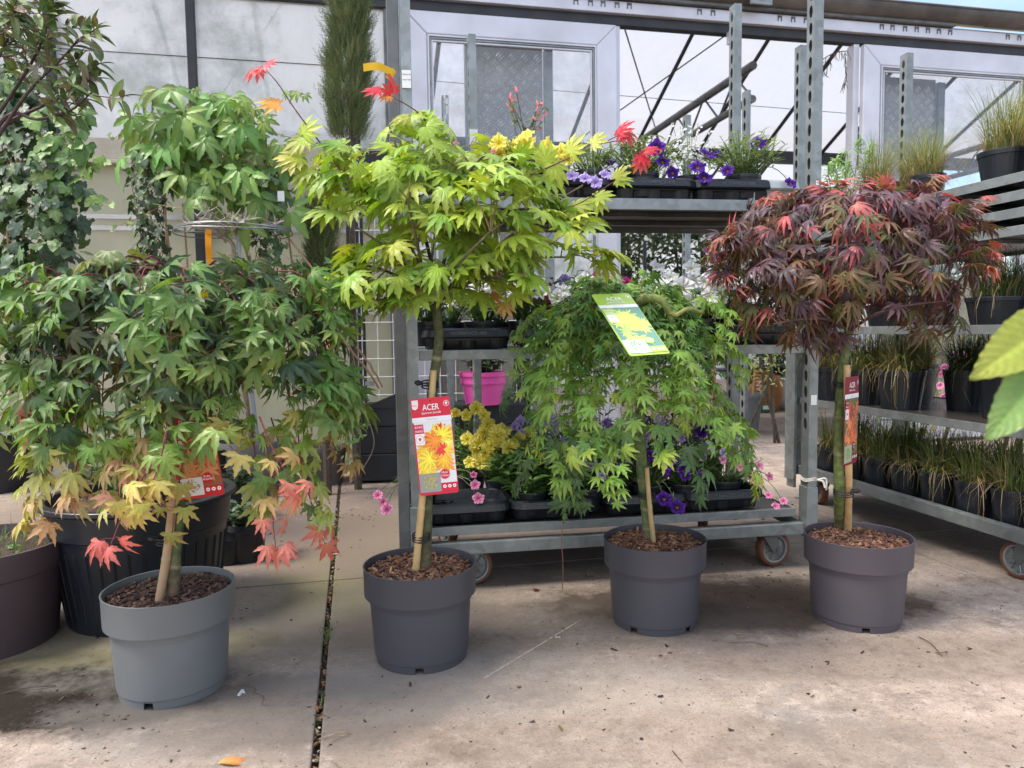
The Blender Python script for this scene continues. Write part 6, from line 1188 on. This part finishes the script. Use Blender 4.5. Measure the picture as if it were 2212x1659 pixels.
for bx, by, rx, ry, n_ in ((450, 300, 100, 90, 36), (500, 380, 105, 75, 32), (395, 250, 70, 60, 20), (500, 240, 45, 45, 11), (540, 430, 50, 45, 12), (360, 300, 50, 50, 8), (555, 320, 40, 60, 9), (430, 370, 55, 45, 10), (372, 195, 18, 14, 3), (470, 212, 40, 20, 5), (305, 250, 35, 30, 4), (300, 330, 40, 50, 6), (615, 380, 30, 80, 9), (345, 205, 30, 15, 3), (560, 250, 40, 25, 4)):
    for k in range(max(2, int(n_*.62))):
        a = rng.uniform(0, 6.28); q = math.sqrt(rng.random()); u = q*math.cos(a); v = q*math.sin(a); u *= rng.uniform(.8, 1.2); v *= rng.uniform(.8, 1.2); p = at(bx+rx*u, by+ry*v, Yc-.16*math.sqrt(max(0, 1-q*q))*rng.uniform(.2, 1.2)+rng.uniform(-.05, .1))
        put_leaf(f, rng.choice(T['five']), p, (u*.5+rng.gauss(0, .3), -.25, -.75+rng.gauss(0, .25)), (u*.5+rng.gauss(0, .3), -.8, .55), rng.uniform(.07, .145), jit(rng.choice([(.15, .28, .07), (.18, .33, .08), (.12, .22, .06), (.24, .36, .09)] if v > -.6 else [(.16, .24, .06), (.2, .24, .07)]), rng, .18), None, rng)
for k in range(16):
    px_, py_ = rng.uniform(290, 600), rng.uniform(190, 300); dx_ = (px_-450)*rng.uniform(.2, .6); P = spline([at(px_, py_+40, Yc), at(px_+dx_*.5, py_, Yc-.03), at(px_+dx_, py_-rng.uniform(-10, 30), Yc-.05), at(px_+dx_*1.3, py_+rng.uniform(0, 30), Yc-.05)], 5); fw.tube(P, .0011, 4, (.26, .2, .09), cap=False)
    for i in range(5, len(P), 4): put_leaf(f, rng.choice(T['five']), P[i], (rng.gauss(0, .5), -.2, -.7), (0, -.8, .4), rng.uniform(.03, .06), jit((.20, .30, .08), rng, .2), None, rng)
for pts in ([(470, 330, Yc-.1), (530, 345, Yc-.12), (590, 355, Yc-.1), (680, 315, Yc-.1)], [(310, 300, Yc), (270, 285, Yc), (245, 300, Yc-.02), (230, 290, Yc)], [(360, 440, Yc-.1), (300, 470, Yc-.1), (250, 490, Yc-.1), (245, 500, Yc-.1)], [(360, 400, Yc-.15), (410, 430, Yc-.18), (470, 400, Yc-.18)], [(330, 440, Yc-.15), (400, 450, Yc-.18), (460, 430, Yc-.18)], [(520, 250, Yc), (590, 285, Yc), (640, 300, Yc), (700, 312, Yc)]):
    P = spline([at(*q) for q in pts], 6); fw.tube(P, .0013, 4, (.35, .30, .07) if pts[0][2] < Yc-.12 else (.30, .12, .10), cap=False)
    for i in range(4, len(P), 4): put_leaf(f, rng.choice(T['ivy']), P[i], (rng.gauss(0, .6), -.2, rng.gauss(-.3, .5)), (0, -.8, .4), rng.uniform(.015, .03), jit((.18, .26, .06), rng, .25), None, rng)
f.build('creeper_leaves', MT['leaf'], CR, world=True); fw.build('tendrils', MT['bark'], CR, world=True)
o = MB(); o.box((0, 0, 0), (.03, .001, .045)); p = at(600, 435, Yc-.12); tg = o.build('small_tag', MT['pwhite']); tg.location = tuple(p); tag(tg, 'tiny pale green and pink tag among the creeper leaves', 'plant tag')
# ring trained bare tree
g0 = gnd(552, 1062); RT = simple_pot('ring_trained_tree', 'bare wire ring trained standard tree in a weathered grey pot', 'potted tree', g0[0], g0[1], .175, .265, mat('weathered_grey', (.13, .13, .14), .6, 0, 6, .4, .05, 60), .82, .25)
Yr = g0[1]-.35; f = MB(); rng = random.Random(13); cx, cz = at(505, 497, Yr)[0], at(505, 497, Yr)[2]; Rr = .25
for k, (dz, s) in enumerate(((0, 1), (.004, .97), (-.014, 1.02))): f.tube([(cx+Rr*s*math.cos(a), Yr+Rr*s*.9*math.sin(a), cz+dz+.004*math.sin(3*a+k)) for a in np.linspace(0, 6.283, 40)], .0026, 6, (.30, .31, .33))
for k in range(3): f.tube([(cx+Rr*math.cos(k*1.05+.2), Yr+Rr*.9*math.sin(k*1.05+.2), cz), (cx-Rr*math.cos(k*1.05+.2), Yr-Rr*.9*math.sin(k*1.05+.2), cz-.01)], .0026, 5, (.28, .29, .31))
f.build('wire_ring', MT['galv'], RT, world=True)
f = MB(); hub = at(515, 540, Yr); f.tube([g0+(0.02, 0, .24), at(516, 600, Yr), at(516, 505, Yr)], .0105, 10, (.5, .55, .62)); f.build('support_post', mat('pale_blue_tube', (.36, .42, .50), .45), RT, world=True)
f = MB(); f.tube(spline([g0+(-.01, 0, .24), at(505, 640, Yr-.02), at(505, 560, Yr-.02), at(501, 525, Yr-.02), at(470, 508, Yr-.03)], 6), np.linspace(.013, .008, 25), 8, (.33, .27, .21))
for k in range(26):
    a = 2*math.pi*k/26+rng.uniform(-.1, .1); rr = Rr*rng.uniform(.5, 1.05); p0 = np.array([cx-.02, Yr, cz-.02]); p2 = np.array([cx+rr*math.cos(a), Yr+rr*.9*math.sin(a), cz+rng.uniform(.0, .05)]); P = spline([p0, (p0+p2)/2+np.array([rng.gauss(0, .03), rng.gauss(0, .02), rng.uniform(0, .03)]), p2], 6); f.tube(P, np.linspace(.007, .0035, len(P)), 6, jit((.46, .40, .33), rng, .15), cap=False)
    for j in range(4): q = P[rng.randrange(4, len(P))]; f.tube(curve(q, q+np.array([rng.gauss(0, .035), rng.gauss(0, .02), rng.uniform(.01, .07)]), 4, (.004, 0, 0)), np.linspace(.0035, .0016, 4), 4, (.42, .36, .30), cap=False)
f.build('branches', MT['bark'], RT, world=True)
f = MB(); strip(f, [at(450, 503, Yr-.22), at(450, 530, Yr-.225), at(453, 560, Yr-.22), at(458, 598, Yr-.22)], (.026, 0, 0), (.78, .34, .02)); strip(f, [at(444, 502, Yr-.225), at(450, 499, Yr-.225), at(457, 502, Yr-.225)], (0, 0, .02), (.75, .32, .02)); o = f.build('ribbon', MT['petal']); tag(o, 'long bright orange ribbon hanging from the wire ring', 'ribbon')
# grey brown pot with syringa shrub
g0 = gnd(697, 1042); SY = simple_pot('potted_shrub', 'light green rounded leaf shrub on leaning canes in a grey brown pot', 'potted shrub', g0[0], g0[1], .132, .20, mat('taupe_plastic', (.13, .115, .11), .5, 0, 6, .2), .8, .24)
f = MB(); fw = MB(); rng = random.Random(21); Ys = g0[1]-.25
for a_, b_ in (((640, 560, Ys), (745, 720, Ys+.05)), ((738, 735, Ys-.1), (818, 838, 3.75)), ((770, 750, Ys-.1), (826, 836, 3.75)), ((690, 600, Ys), (715, 980, Ys+.2)), ((705, 620, Ys), (690, 980, Ys+.2)), ((728, 640, Ys), (706, 985, Ys+.2))): fw.tube(curve(at(*a_), at(*b_), 8, (.01, 0, 0), rng, .002), .0052, 6, (.40, .26, .16))
for pts in ([(745, 700, Ys), (770, 800, Ys), (795, 900, Ys+.1), (808, 960, Ys+.1), (785, 1010, Ys+.1), (755, 1045, Ys+.1)], [(715, 700, Ys), (740, 780, Ys), (750, 860, Ys), (750, 960, Ys+.1)]): fw.tube(spline([at(*q) for q in pts], 7), .0025, 5, (.30, .22, .15), cap=False)
for bx, by, rx, ry, n_ in ((700, 590, 75, 40, 130), (730, 640, 65, 45, 130), (690, 660, 60, 40, 80), (745, 690, 40, 50, 70), (640, 590, 40, 35, 40), (740, 920, 30, 60, 30), (765, 950, 30, 60, 24), (700, 790, 40, 60, 40)):
    for k in range(n_):
        a = rng.uniform(0, 6.28); q = math.sqrt(rng.random()); p = at(bx+rx*q*math.cos(a), by+ry*q*math.sin(a), Ys-.1+rng.uniform(-.12, .15)); put_leaf(f, rng.choice(T['broad']), p, (rng.gauss(0, .8), rng.gauss(-.2, .5), rng.gauss(-.1, .4)), (rng.gauss(0, .3), -.5, .9), rng.uniform(.028, .048), jit(rng.choice([(.13, .25, .07), (.17, .30, .08), (.10, .19, .06)]), rng, .18), None, rng)
f.build('foliage', MT['leaf'], SY, world=True); fw.build('canes', MT['cane'], SY, world=True)
q = [at(668, 706, Ys-.14), at(716, 706, Ys-.14), at(716, 772, Ys-.14), at(668, 772, Ys-.14)]; st = thing('plant_tag', 'square card picturing lilac blossom on the light green shrub', 'plant tag', q[0])
f = MB(); f.add(q+[p+(0, .001, 0) for p in q], [(0, 3, 2, 1), (4, 5, 6, 7), (0, 1, 5, 4), (1, 2, 6, 5), (2, 3, 7, 6), (3, 0, 4, 7)], (.62, .33, .15)); f.build('card', MT['paint'], st, world=True)
f = MB(); ux_ = q[1]-q[0]; uy_ = q[0]-q[3]; rr = random.Random(2)
f.add([q[3]+(0, -.0006, 0), q[2]+(0, -.0006, 0), q[2]+uy_*.22+(0, -.0006, 0), q[3]+uy_*.22+(0, -.0006, 0)], [(0, 1, 2, 3)], (.02, .02, .03))
for k in range(130):
    c_ = q[3]+ux_*rr.uniform(.06, .72)+uy_*rr.uniform(.3, .93)+np.array([0, -.0006-.000004*k, 0]); s = rr.uniform(.004, .007); f.add([c_+np.array([s*math.cos(j*1.57+k), 0, s*math.sin(j*1.57+k)]) for j in range(4)], [(0, 1, 2, 3)], jit(rr.choice([(.40, .28, .62), (.5, .4, .75), (.3, .18, .5)]), rr, .2))
text_mb(f, 'Syringa', q[3]+ux_*.5+uy_*.07, (1, 0, 0), (0, 0, 1), .011, (.8, .5, .3), lift=.001, maxw=.08); f.build('picture', MT['paint'], st, world=True)
# small black pots behind the grey pot
def little(label, px, py, r, h, seed, plant=True):
    g0 = gnd(px, py); root = simple_pot('small_black_pot', label, 'pot', g0[0], g0[1], r, h, MT['pblack'], .8, .2, 36, soil=not plant or True)
    if plant:
        f = MB(); rng = random.Random(seed); bush(f, rng, 16, r*1.0, h*1.0, h-.02, 'ivy', .035, (.05, .09, .04), per=6, spread=1.3); f.build('foliage', MT['leafd'], root)
    return root
little('small black pot with sprawling ivy right of the large black tub', 533, 1208, .073, .135, 1); little('smallest black pot squeezed between the tub and its larger neighbour', 492, 1216, .05, .09, 2, False)
little('black pot with dark ivy further back beyond the small ones', 505, 1120, .085, .14, 3)
# conifer columns
def conifer(label, px, ytop, ybot, w_px, Y, seed, n):
    b = at(px, ybot, Y); t_ = at(px+4, ytop, Y); root = thing('conifer', label, 'conifer', (b[0], Y, 0)); rng = random.Random(seed); f = MB(); R = w_px/2/1600*Y
    fw = MB(); fw.tube([(b[0], Y, .0), (b[0], Y, 1.), t_], [.02, .016, .008], 8, (.10, .07, .05)); fw.build('trunk', MT['bark'], root, world=True)
    zb, zt = max(.25, b[2]), t_[2]
    for k in range(n):
        tt = rng.random(); z = zb+(zt-zb)*tt; env = R*(1-max(0, (tt-.85))*4)*(.8+.2*math.sin(z*23+seed)*math.sin(z*11)); a = rng.uniform(0, 6.28); q = env*rng.uniform(.25, 1.0)**.6*(1.3 if rng.random() < .07 else 1); p = np.array([b[0]+(t_[0]-b[0])*tt+q*math.cos(a), Y+q*math.sin(a), z]); d = unit(np.array([math.cos(a)*.55, math.sin(a)*.55, 1.0])+np.array([rng.gauss(0, .2), rng.gauss(0, .2), 0])); L_ = rng.uniform(.04, .085)*(1.6 if rng.random() < .06 else 1); c = jit(rng.choice([(.13, .17, .06), (.17, .21, .08), (.09, .13, .05), (.21, .23, .10)]), rng, .25)
        u = unit(np.cross(d, (rng.gauss(0, 1), rng.gauss(0, 1), rng.gauss(0, 1))))
        for j in range(9):
            s = j/8; base = p+d*L_*s; dr = unit(d+u*(1.1 if j % 2 else -1.1)*(1-s*.6)); e = base+dr*L_*.33*(1.1-s*.5); w2 = np.cross(dr, unit(np.cross(d, u)))*.0016; f.add([base-w2, base+w2, e], [(0, 1, 2)], c)
        w2 = u*.0012; f.add([p-w2, p+w2, p+d*L_*1.1], [(0, 1, 2)], c)
    f.build('foliage', MT['needle'], root, world=True)
    return root
conifer('tall slim conifer column against the glasshouse corner', 752, -60, 300, 98, 3.72, 1, 4600)
conifer('lower dark conifer beneath and behind the tall slim one', 694, 440, 610, 70, 3.60, 2, 1500)
# hedge, plants and clutter inside the passage
def leafmass(name, label, cat, lo, hi, n, size, cols, seed, tpl='oval', bump=.12):
    rng = random.Random(seed); root = thing(name, label, cat, ((lo[0]+hi[0])/2, (lo[1]+hi[1])/2, 0), Y12 if False else 0); f = MB()
    for k in range(n):
        u = [rng.random() for _ in range(3)]
        x = lo[0]+(hi[0]-lo[0])*u[0]; z = lo[2]+(hi[2]-lo[2])*u[2]; y = lo[1]+(hi[1]-lo[1])*u[1]+bump*math.sin(x*7+z*5)*math.sin(z*9+x*3); z += bump*.5*math.sin(x*5+seed)
        put_leaf(f, rng.choice(T[tpl]), (x, y, max(.02, z)), (rng.gauss(0, .6), -.5, rng.gauss(-.1, .5)), (rng.gauss(0, .5), -.7, .6), size*rng.uniform(.6, 1.2), jit(rng.choice(cols), rng, .3), None, rng)
    f.build('foliage', MT['leaf'], root, world=True)
    fw = MB()
    for k in range(int((hi[0]-lo[0])*4)+2): x = lo[0]+(hi[0]-lo[0])*rng.random(); fw.tube(curve((x, (lo[1]+hi[1])/2, 0), (x+rng.gauss(0, .1), (lo[1]+hi[1])/2, hi[2]*.9), 6, (0, 0, 0), rng, .02), .012, 5, (.08, .06, .04))
    fw.build('stems', MT['bark'], root, world=True); return root
leafmass('hedge', 'dark evergreen hedge seen inside beyond the trolley shelves', 'hedge', (.9, 7.3, .45), (4.6, 7.9, 1.95), 9500, .085, [(.03, .06, .02), (.05, .09, .03), (.025, .045, .018), (.10, .14, .04)], 71)
leafmass('shrub', 'yellow green variegated shrub in the passage right of the trolley', 'shrub', *(lambda p: ((p[0]-.14, 4.9, .42), (p[0]+.16, 5.15, .92)))(at(1640, 800, 5)), 260, .05, [(.30, .34, .08), (.14, .2, .06), (.40, .42, .14)], 72, 'slim', .05)
g0 = gnd(1617, 935); gp_ = simple_pot('grey_pot', 'narrow grey pot of the variegated shrub in the passage', 'pot', g0[0], g0[1], .10, .30, MT['pgrey'], .7, .12, 28)
f = MB(); f.tube([g0+(0.02, -.02, .25), g0+(.04, -.02, .55)], .007, 6, (.5, .25, .1)); f.build('cane', MT['cane'], gp_, world=True)
def blobmb(f, c, rx, ry, rz, seed, n=18, m_=12, amp=.06, sag=.25):
    rng = random.Random(seed); ph = [rng.uniform(0, 6.28) for _ in range(6)]; V = []; F = []
    for i in range(m_+1):
        th = math.pi*i/m_
        for k in range(n):
            a = 2*math.pi*k/n; q = 1+amp*(math.sin(3*a+ph[0]+2*th)+math.sin(5*a+ph[1]-3*th)*.6+math.sin(9*a+ph[2]+7*th)*.3); sx = math.sin(th)**.6
            z = math.cos(th); z = math.copysign(abs(z)**.8, z); V.append((c[0]+rx*q*sx*math.cos(a), c[1]+ry*q*sx*math.sin(a), c[2]+rz*(z*(1 if z > 0 else 1.0))*(q if z > 0 else 1)))
    F = [(i*n+k, (i+1)*n+k, (i+1)*n+(k+1) % n, i*n+(k+1) % n) for i in range(m_) for k in range(n)]; f.add(V, F)
g0 = gnd(1660, 893); BG = thing('soil_bag', 'slumped brown plastic bag of potting soil with green foot in the passage', 'bag', g0)
f = MB(); blobmb(f, (g0[0], g0[1]+.1, .20), .17, .11, .20, 3, 28, 16, .05); f.build('bag', MT['bag'], BG, smooth=True, world=True)
f = MB(); f.box((g0[0]-.15, g0[1]-.022, .02), (g0[0]+.02, g0[1]-.015, .085), (.02, .12, .06)); f.box((g0[0]-.06, g0[1]-.024, .04), (g0[0]-.0, g0[1]-.0225, .075), (.6, .62, .6)); f.build('printed_foot', MT['paint'], BG, world=True)
f = MB(); text_mb(f, 'FRAN', (g0[0]-.075, g0[1]-.026, .22), (0, 0, 1), (-1, 0, 0), .05, (.65, .58, .45), bold=.02); f.build('lettering', MT['paint'], BG, world=True)
g1 = gnd(1715, 888); f = MB(); blobmb(f, (g1[0], g1[1]+.12, .19), .17, .14, .19, 8, 24, 14, .02); o = f.build('white_bag', MT['white'], smooth=True); tag(o, 'full white round bag beside the brown soil bag', 'bag')
g1 = gnd(1745, 870); f = MB(); f.box((g1[0]-.02, g1[1], .0), (g1[0]+.25, g1[1]+.2, .34)); o = f.build('white_box', MT['white'], bevel=.015); tag(o, 'white box behind the slotted post next to the round white bag', 'box')
for i, (px, py, dz, m) in enumerate(((1655, 812, .40, 'tc'), (1690, 800, .43, 'bk'), (1625, 876, .12, 'tc'))):
    p = at(px, py, 6.6); sp_ = thing('stacked_pots', ['terracotta trough lying on the clutter behind the soil bag', 'black upturned pots heaped behind the white bag', 'red brown saucer stack left of the soil bag'][i], 'pots', (p[0], 6.6+.4, max(0, p[2]-.1))); f = MB()
    tcm = mat('terracotta', (.25, .07, .04), .7, 0, 6, .3) if m == 'tc' else MT['pblack']
    for j in range(3): f = MB(); f.lathe([(.001, .0+j*.035), (.12, 0+j*.035), (.16, .05+j*.035), (.165, .05+j*.035), (.13, .004+j*.035)], 28, (j*.02, 0, 0)); f.build('pot', tcm, sp_)
tb = thing('low_bench', 'low dark bench carrying the heaped pots behind the soil bag', 'bench', (*gnd(1690, 860)[:2], 0), Y12)
f = MB(); f.box((-.5, .35, .28), (.9, .9, .31)); f.build('top', MT['wood'], tb, bevel=.004)
for x, y in ((-.45, .38), (.85, .38), (-.45, .86), (.85, .86)): f = MB(); f.box((x-.02, y-.02, 0), (x+.02, y+.02, .28)); f.build('leg', MT['wood'], tb)
leafmass('shrub', 'dark green shrub above the bench at the end of the passage', 'shrub', (2.1, 7.0, .35), (3.3, 7.5, 1.05), 1000, .05, [(.04, .08, .025), (.07, .12, .035), (.03, .05, .02)], 74)
leafmass('shrub', 'pink flowered shrub behind the right trolley by the beige panel', 'shrub', (2.05, 3.95, .2), (2.9, 4.4, .8), 500, .045, [(.10, .18, .05), (.16, .22, .06), (.30, .28, .10)], 75, 'oval', .04)
f = MB(); rng = random.Random(77); pc = [at(rng.gauss(2062, 16), rng.gauss(y_, 14), 3.95) for y_ in (800, 855) for _ in range(34)]
for p in pc: flower(f, p, (rng.gauss(0, .4), -1, rng.gauss(.2, .4)), .022, FC['pink'], rng, seg=10)
o = f.build('pink_flower_cluster', MT['petal']); tag(o, 'two clusters of bright pink blossom glimpsed between the right trolley shelves', 'flowers')
# feathery shrub behind the top shelf, dead twigs
ft = thing('young_shrub', 'fresh green feathery leaved shrub right of the tall slotted post', 'shrub', (*at(1825, 400, 3.1)[:2], 0)); f = MB(); fw = MB(); rng = random.Random(19)
for k in range(15):
    a = rng.uniform(0, 6.28); e = at(1828+rng.uniform(-50, 60), rng.uniform(300, 440), 3.1+rng.uniform(-.1, .1)); b = np.array([at(1825, 400, 3.1)[0], 3.1, .9]); P = spline([b, (b+e)/2+(0, 0, .05), e, e+np.array([math.cos(a)*.05, 0, -.05])], 8); fw.tube(P, .0015, 4, (.2, .25, .08), cap=False)
    for q, q2 in zip(P[8:], P[9:]):
        d = unit(q2-q); s_ = unit(np.cross(d, (0, -1, .4)))
        for sd_ in (-1, 1): put_leaf(f, rng.choice(T['lanc']), q, unit(s_*sd_+d*.5), (0, -.6, .8), rng.uniform(.022, .036), jit((.20, .36, .09), rng, .2), None, rng)
fw.tube([(ft.location[0], 3.1, .0), (ft.location[0], 3.1, 1.3)], .006, 6, (.4, .25, .12)); f.build('foliage', MT['leaf'], ft, world=True); fw.build('stems', MT['bark'], ft, world=True)
dt = thing('dry_climber', 'dead hanging vine twigs under the roof beam behind the slotted posts', 'plant', (*at(1800, 200, 4.7)[:2], 2.4)); fw = MB()
for pts in ([(1760, 140, 4.9), (1800, 115, 4.9), (1830, 110, 4.9)], [(1775, 140, 4.9), (1775, 170, 4.9)], [(1740, 230, 4.9), (1760, 180, 4.9), (1795, 135, 4.9)], [(1825, 115, 4.9), (1828, 170, 4.9), (1820, 185, 4.9)], [(1735, 300, 4.9), (1740, 240, 4.9), (1750, 195, 4.9)]):
    P = spline([at(*q) for q in pts], 5); fw.tube(P, .003, 4, (.14, .09, .07), cap=False)
    for q in P: 
        for _ in range(2): fw.tube([q, q+np.array([rng.gauss(0, .015), 0, -rng.uniform(.02, .06)])], .002, 3, (.16, .10, .08), cap=False)
fw.build('twigs', MT['bark'], dt, world=True)
pl_ = thing('wooden_pole', 'raw brown stake leaning inside right of the slotted posts', 'stake', (*at(1815, 430, 4.9)[:2], 0)); f = MB(); f.tube([at(1815, 470, 5.0)*(1, 1, 0)+(0, 0, 0), at(1826, 460, 5.), at(1852, 275, 5.0)], .022, 7, (.28, .16, .09)); f.build('stake', MT['cane'], pl_, world=True)
for i, (px, py, px2, py2) in enumerate(((1540, 690, 1580, 540), (1545, 690, 1600, 535))):
    st_ = thing('bamboo_cane', ['thin bamboo cane crossing in front of the hedge, steeper one', 'thin bamboo cane crossing in front of the hedge, more slanted one'][i], 'cane', (*at(px, py, 5.6)[:2], 0)); f = MB(); f.tube([at(px, py, 5.6)*(1, 1, 0), at(px, py, 5.6), at(px2, py2, 5.5)], .009, 6, (.42, .25, .14)); f.build('cane', MT['cane'], st_, world=True)
lm = thing('garden_stake', 'slim black turned metal stake in front of the hedge', 'stake', (*at(1393, 650, 5.4)[:2], 0)); f = MB(); p = at(1393, 600, 5.4); f.tube([(p[0], 5.4, 0), (p[0], 5.4, at(1393, 520, 5.4)[2])], .012, 8, (1, 1, 1)); f.lathe([(.001, 0), (.022, .01), (.012, .03), (.02, .05), (.001, .06)], 12, (p[0], 5.4, at(1393, 610, 5.4)[2])); f.build('stake', MT['dark'], lm, world=True)
tgn = thing('plant_tag', 'small orange tag on a stick above the middle shelf flowers', 'plant tag', at(1407, 610, 2.45)); f = MB(); a_ = at(1399, 607, 2.42); f.box((a_[0], 2.42, a_[2]-.012), (a_[0]+.024, 2.422, a_[2])); f.box((a_[0]+.011, 2.42, a_[2]-.05), (a_[0]+.014, 2.422, a_[2]-.0122)); f.build('tag', mat('orange_plastic', (.85, .36, .03), .4), tgn, world=True)
# foreground leaves, close to the camera at the right edge
fl = thing('shrub_branch', 'blurred branch with two broad pale green leaves at the right edge', 'branch', (.52, .66, .30)); f = MB(); rng = random.Random(2)
a_, b_ = at(2290, 640, .62), at(2119, 800, .60); V = ovate(.235, random.Random(4), .12, .15, 12, .85)
def big_leaf(f, base, tip, nrm, wid, col, tipc, seed, bend=.12):
    rng = random.Random(seed); Y = np.asarray(tip)-np.asarray(base); L_ = np.linalg.norm(Y); Y = Y/L_; Z = np.asarray(nrm, float); Z = unit(Z-Y*Z.dot(Y)); X = np.cross(Y, Z); V = []; Cc = []; n, m_ = 60, 13
    for i in range(n+1):
        t = i/n; hw = wid*math.sin(math.pi*min(1, t)**.85)**.8*(1+.02*math.sin(t*47)+.015*math.sin(t*91)) if 0 < t < 1 else .002
        for j in range(m_):
            u = 2*j/(m_-1)-1; ph = (t-abs(u)*.16)*14; vein = max(0, 1-abs((ph % 1)-.5)*9); mid = max(0, 1-abs(u)*9)
            V.append(np.asarray(base)+L_*(Y*t+X*u*hw+Z*(.25*abs(u)*hw-bend*t*t+.010*math.cos(ph*6.283)*(abs(u) > .1)))); c = mixc(col, tipc, t*.7+.3*abs(u)); k = 1+.35*mid+.22*vein+rng.uniform(-.05, .05)-.05*math.sin(u*7+t*9); Cc.append([q*k for q in c])
    f.add(V, [(i*m_+j, i*m_+j+1, (i+1)*m_+j+1, (i+1)*m_+j) for i in range(n) for j in range(m_-1)], np.clip(Cc, 0, 1))
q1 = at(2335, 665, .64); big_leaf(f, q1, b_, (-.3, -.8, .3), .19, (.26, .34, .05), (.33, .36, .07), 1)
s_ = at(2320, 740, .62); e_ = at(2141, 942, .60); big_leaf(f, s_, e_, (-.3, -.8, .3), .20, (.13, .27, .07), (.22, .33, .10), 2)
f.build('leaves', MT['leaf'], fl, smooth=True, world=True)
f = MB(); f.tube(spline([(.60, .64, .0), (.56, .64, .5), at(2330, 720, .62), at(2330, 610, .64), at(2320, 500, .64)], 6), .002, 6, (.25, .2, .1)); f.build('twig', MT['bark'], fl, world=True)
# ---- things dropped on the concrete
def flat_leaf(px, py, s, ang, col, label, tpl='green', name='fallen_leaf'):
    f = MB(); p = gnd(px, py)+(0, 0, .004); put_leaf(f, random.Random(px).choice(T[tpl]), p, (math.cos(ang), math.sin(ang), .05), (.1, -.1, 1), s, col[0], col[1], random.Random(1)); o = f.build(name, MT['leaf']); tag(o, label, 'leaf')
flat_leaf(470, 1652, .075, .1, ((.60, .35, .10), (.6, .06, .08)), 'orange and red fallen leaf at the bottom edge of the concrete', 'oval')
flat_leaf(1150, 1278, .032, .4, ((.16, .05, .03), None), 'curled brown dead leaf on the concrete before the trolley', 'broad'); flat_leaf(1590, 1372, .022, 0, ((.3, .36, .06), None), 'tiny yellow green scrap right of the third pot', 'slim'); flat_leaf(775, 1100, .05, 2.6, ((.5, .5, .25), None), 'dry pale yellow leaf by the black planter foot', 'slim'); flat_leaf(1206, 1570, .022, -1.2, ((.12, .16, .06), (.2, .08, .05)), 'small dull green leaf lying on the front slab', 'oval')
def twig(pts, label, r=.0012, c=(.12, .07, .05)):
    f = MB(); P = [gnd(*q)+(0, 0, .003+.004*(i % 2)) for i, q in enumerate(pts)]; f.tube(spline(P, 4), r, 5, c); o = f.build('twig', MT['bark']); tag(o, label, 'twig')
twig([(1750, 1262), (1775, 1278), (1800, 1290), (1828, 1300)], 'thin dark twig left of the mauve pot', .0016); twig([(1985, 1378), (2010, 1395), (2035, 1420)], 'thin twig lying right of the mauve pot'); twig([(2020, 1412), (2038, 1416), (2045, 1409)], 'short forked twig tip on the right slab'); twig([(690, 1600), (730, 1590), (760, 1586)], 'pale straw across the slab joint', .001, (.4, .3, .18)); twig([(705, 1615), (722, 1600), (752, 1590)], 'second straw crossing the slab joint under the first', .001, (.35, .25, .15)); twig([(1575, 1390), (1620, 1393), (1660, 1398)], 'straight fine twig on the slab between the right two pots', .0009); twig([(1452, 1625-90*0), (1470, 1650)], 'dark twig at the bottom edge near the middle'); twig([(0+8, 1500), (60, 1492), (120, 1484)], 'fine twig on the dark damp patch', .0012, (.06, .04, .03))
def scrap(px, py, s, c, label, seed):
    f = MB(); rng = random.Random(seed); p = gnd(px, py); chip(f, p+(0, 0, .001), s, c, rng, .3); chip(f, p+(.004, .003, .001), s*.7, c, rng, .3); o = f.build('scrap', MT['petal']); tag(o, label, 'scrap')
scrap(520, 1498, .012, (.72, .72, .75), 'white paper scrap right of the light grey pot', 3); scrap(722, 1198, .011, (.6, .66, .6), 'pale chip lying on the slab joint', 4); scrap(1205, 1378, .008, (.7, .6, .5), 'cream flake at the end of the chalky scratch', 5); scrap(1440, 1397, .007, (.05, .03, .03), 'dark crumb just in front of the third pot', 6); scrap(1745, 1500, .006, (.05, .03, .03), 'dark crumb on the slab below the gap of the right two pots', 7)
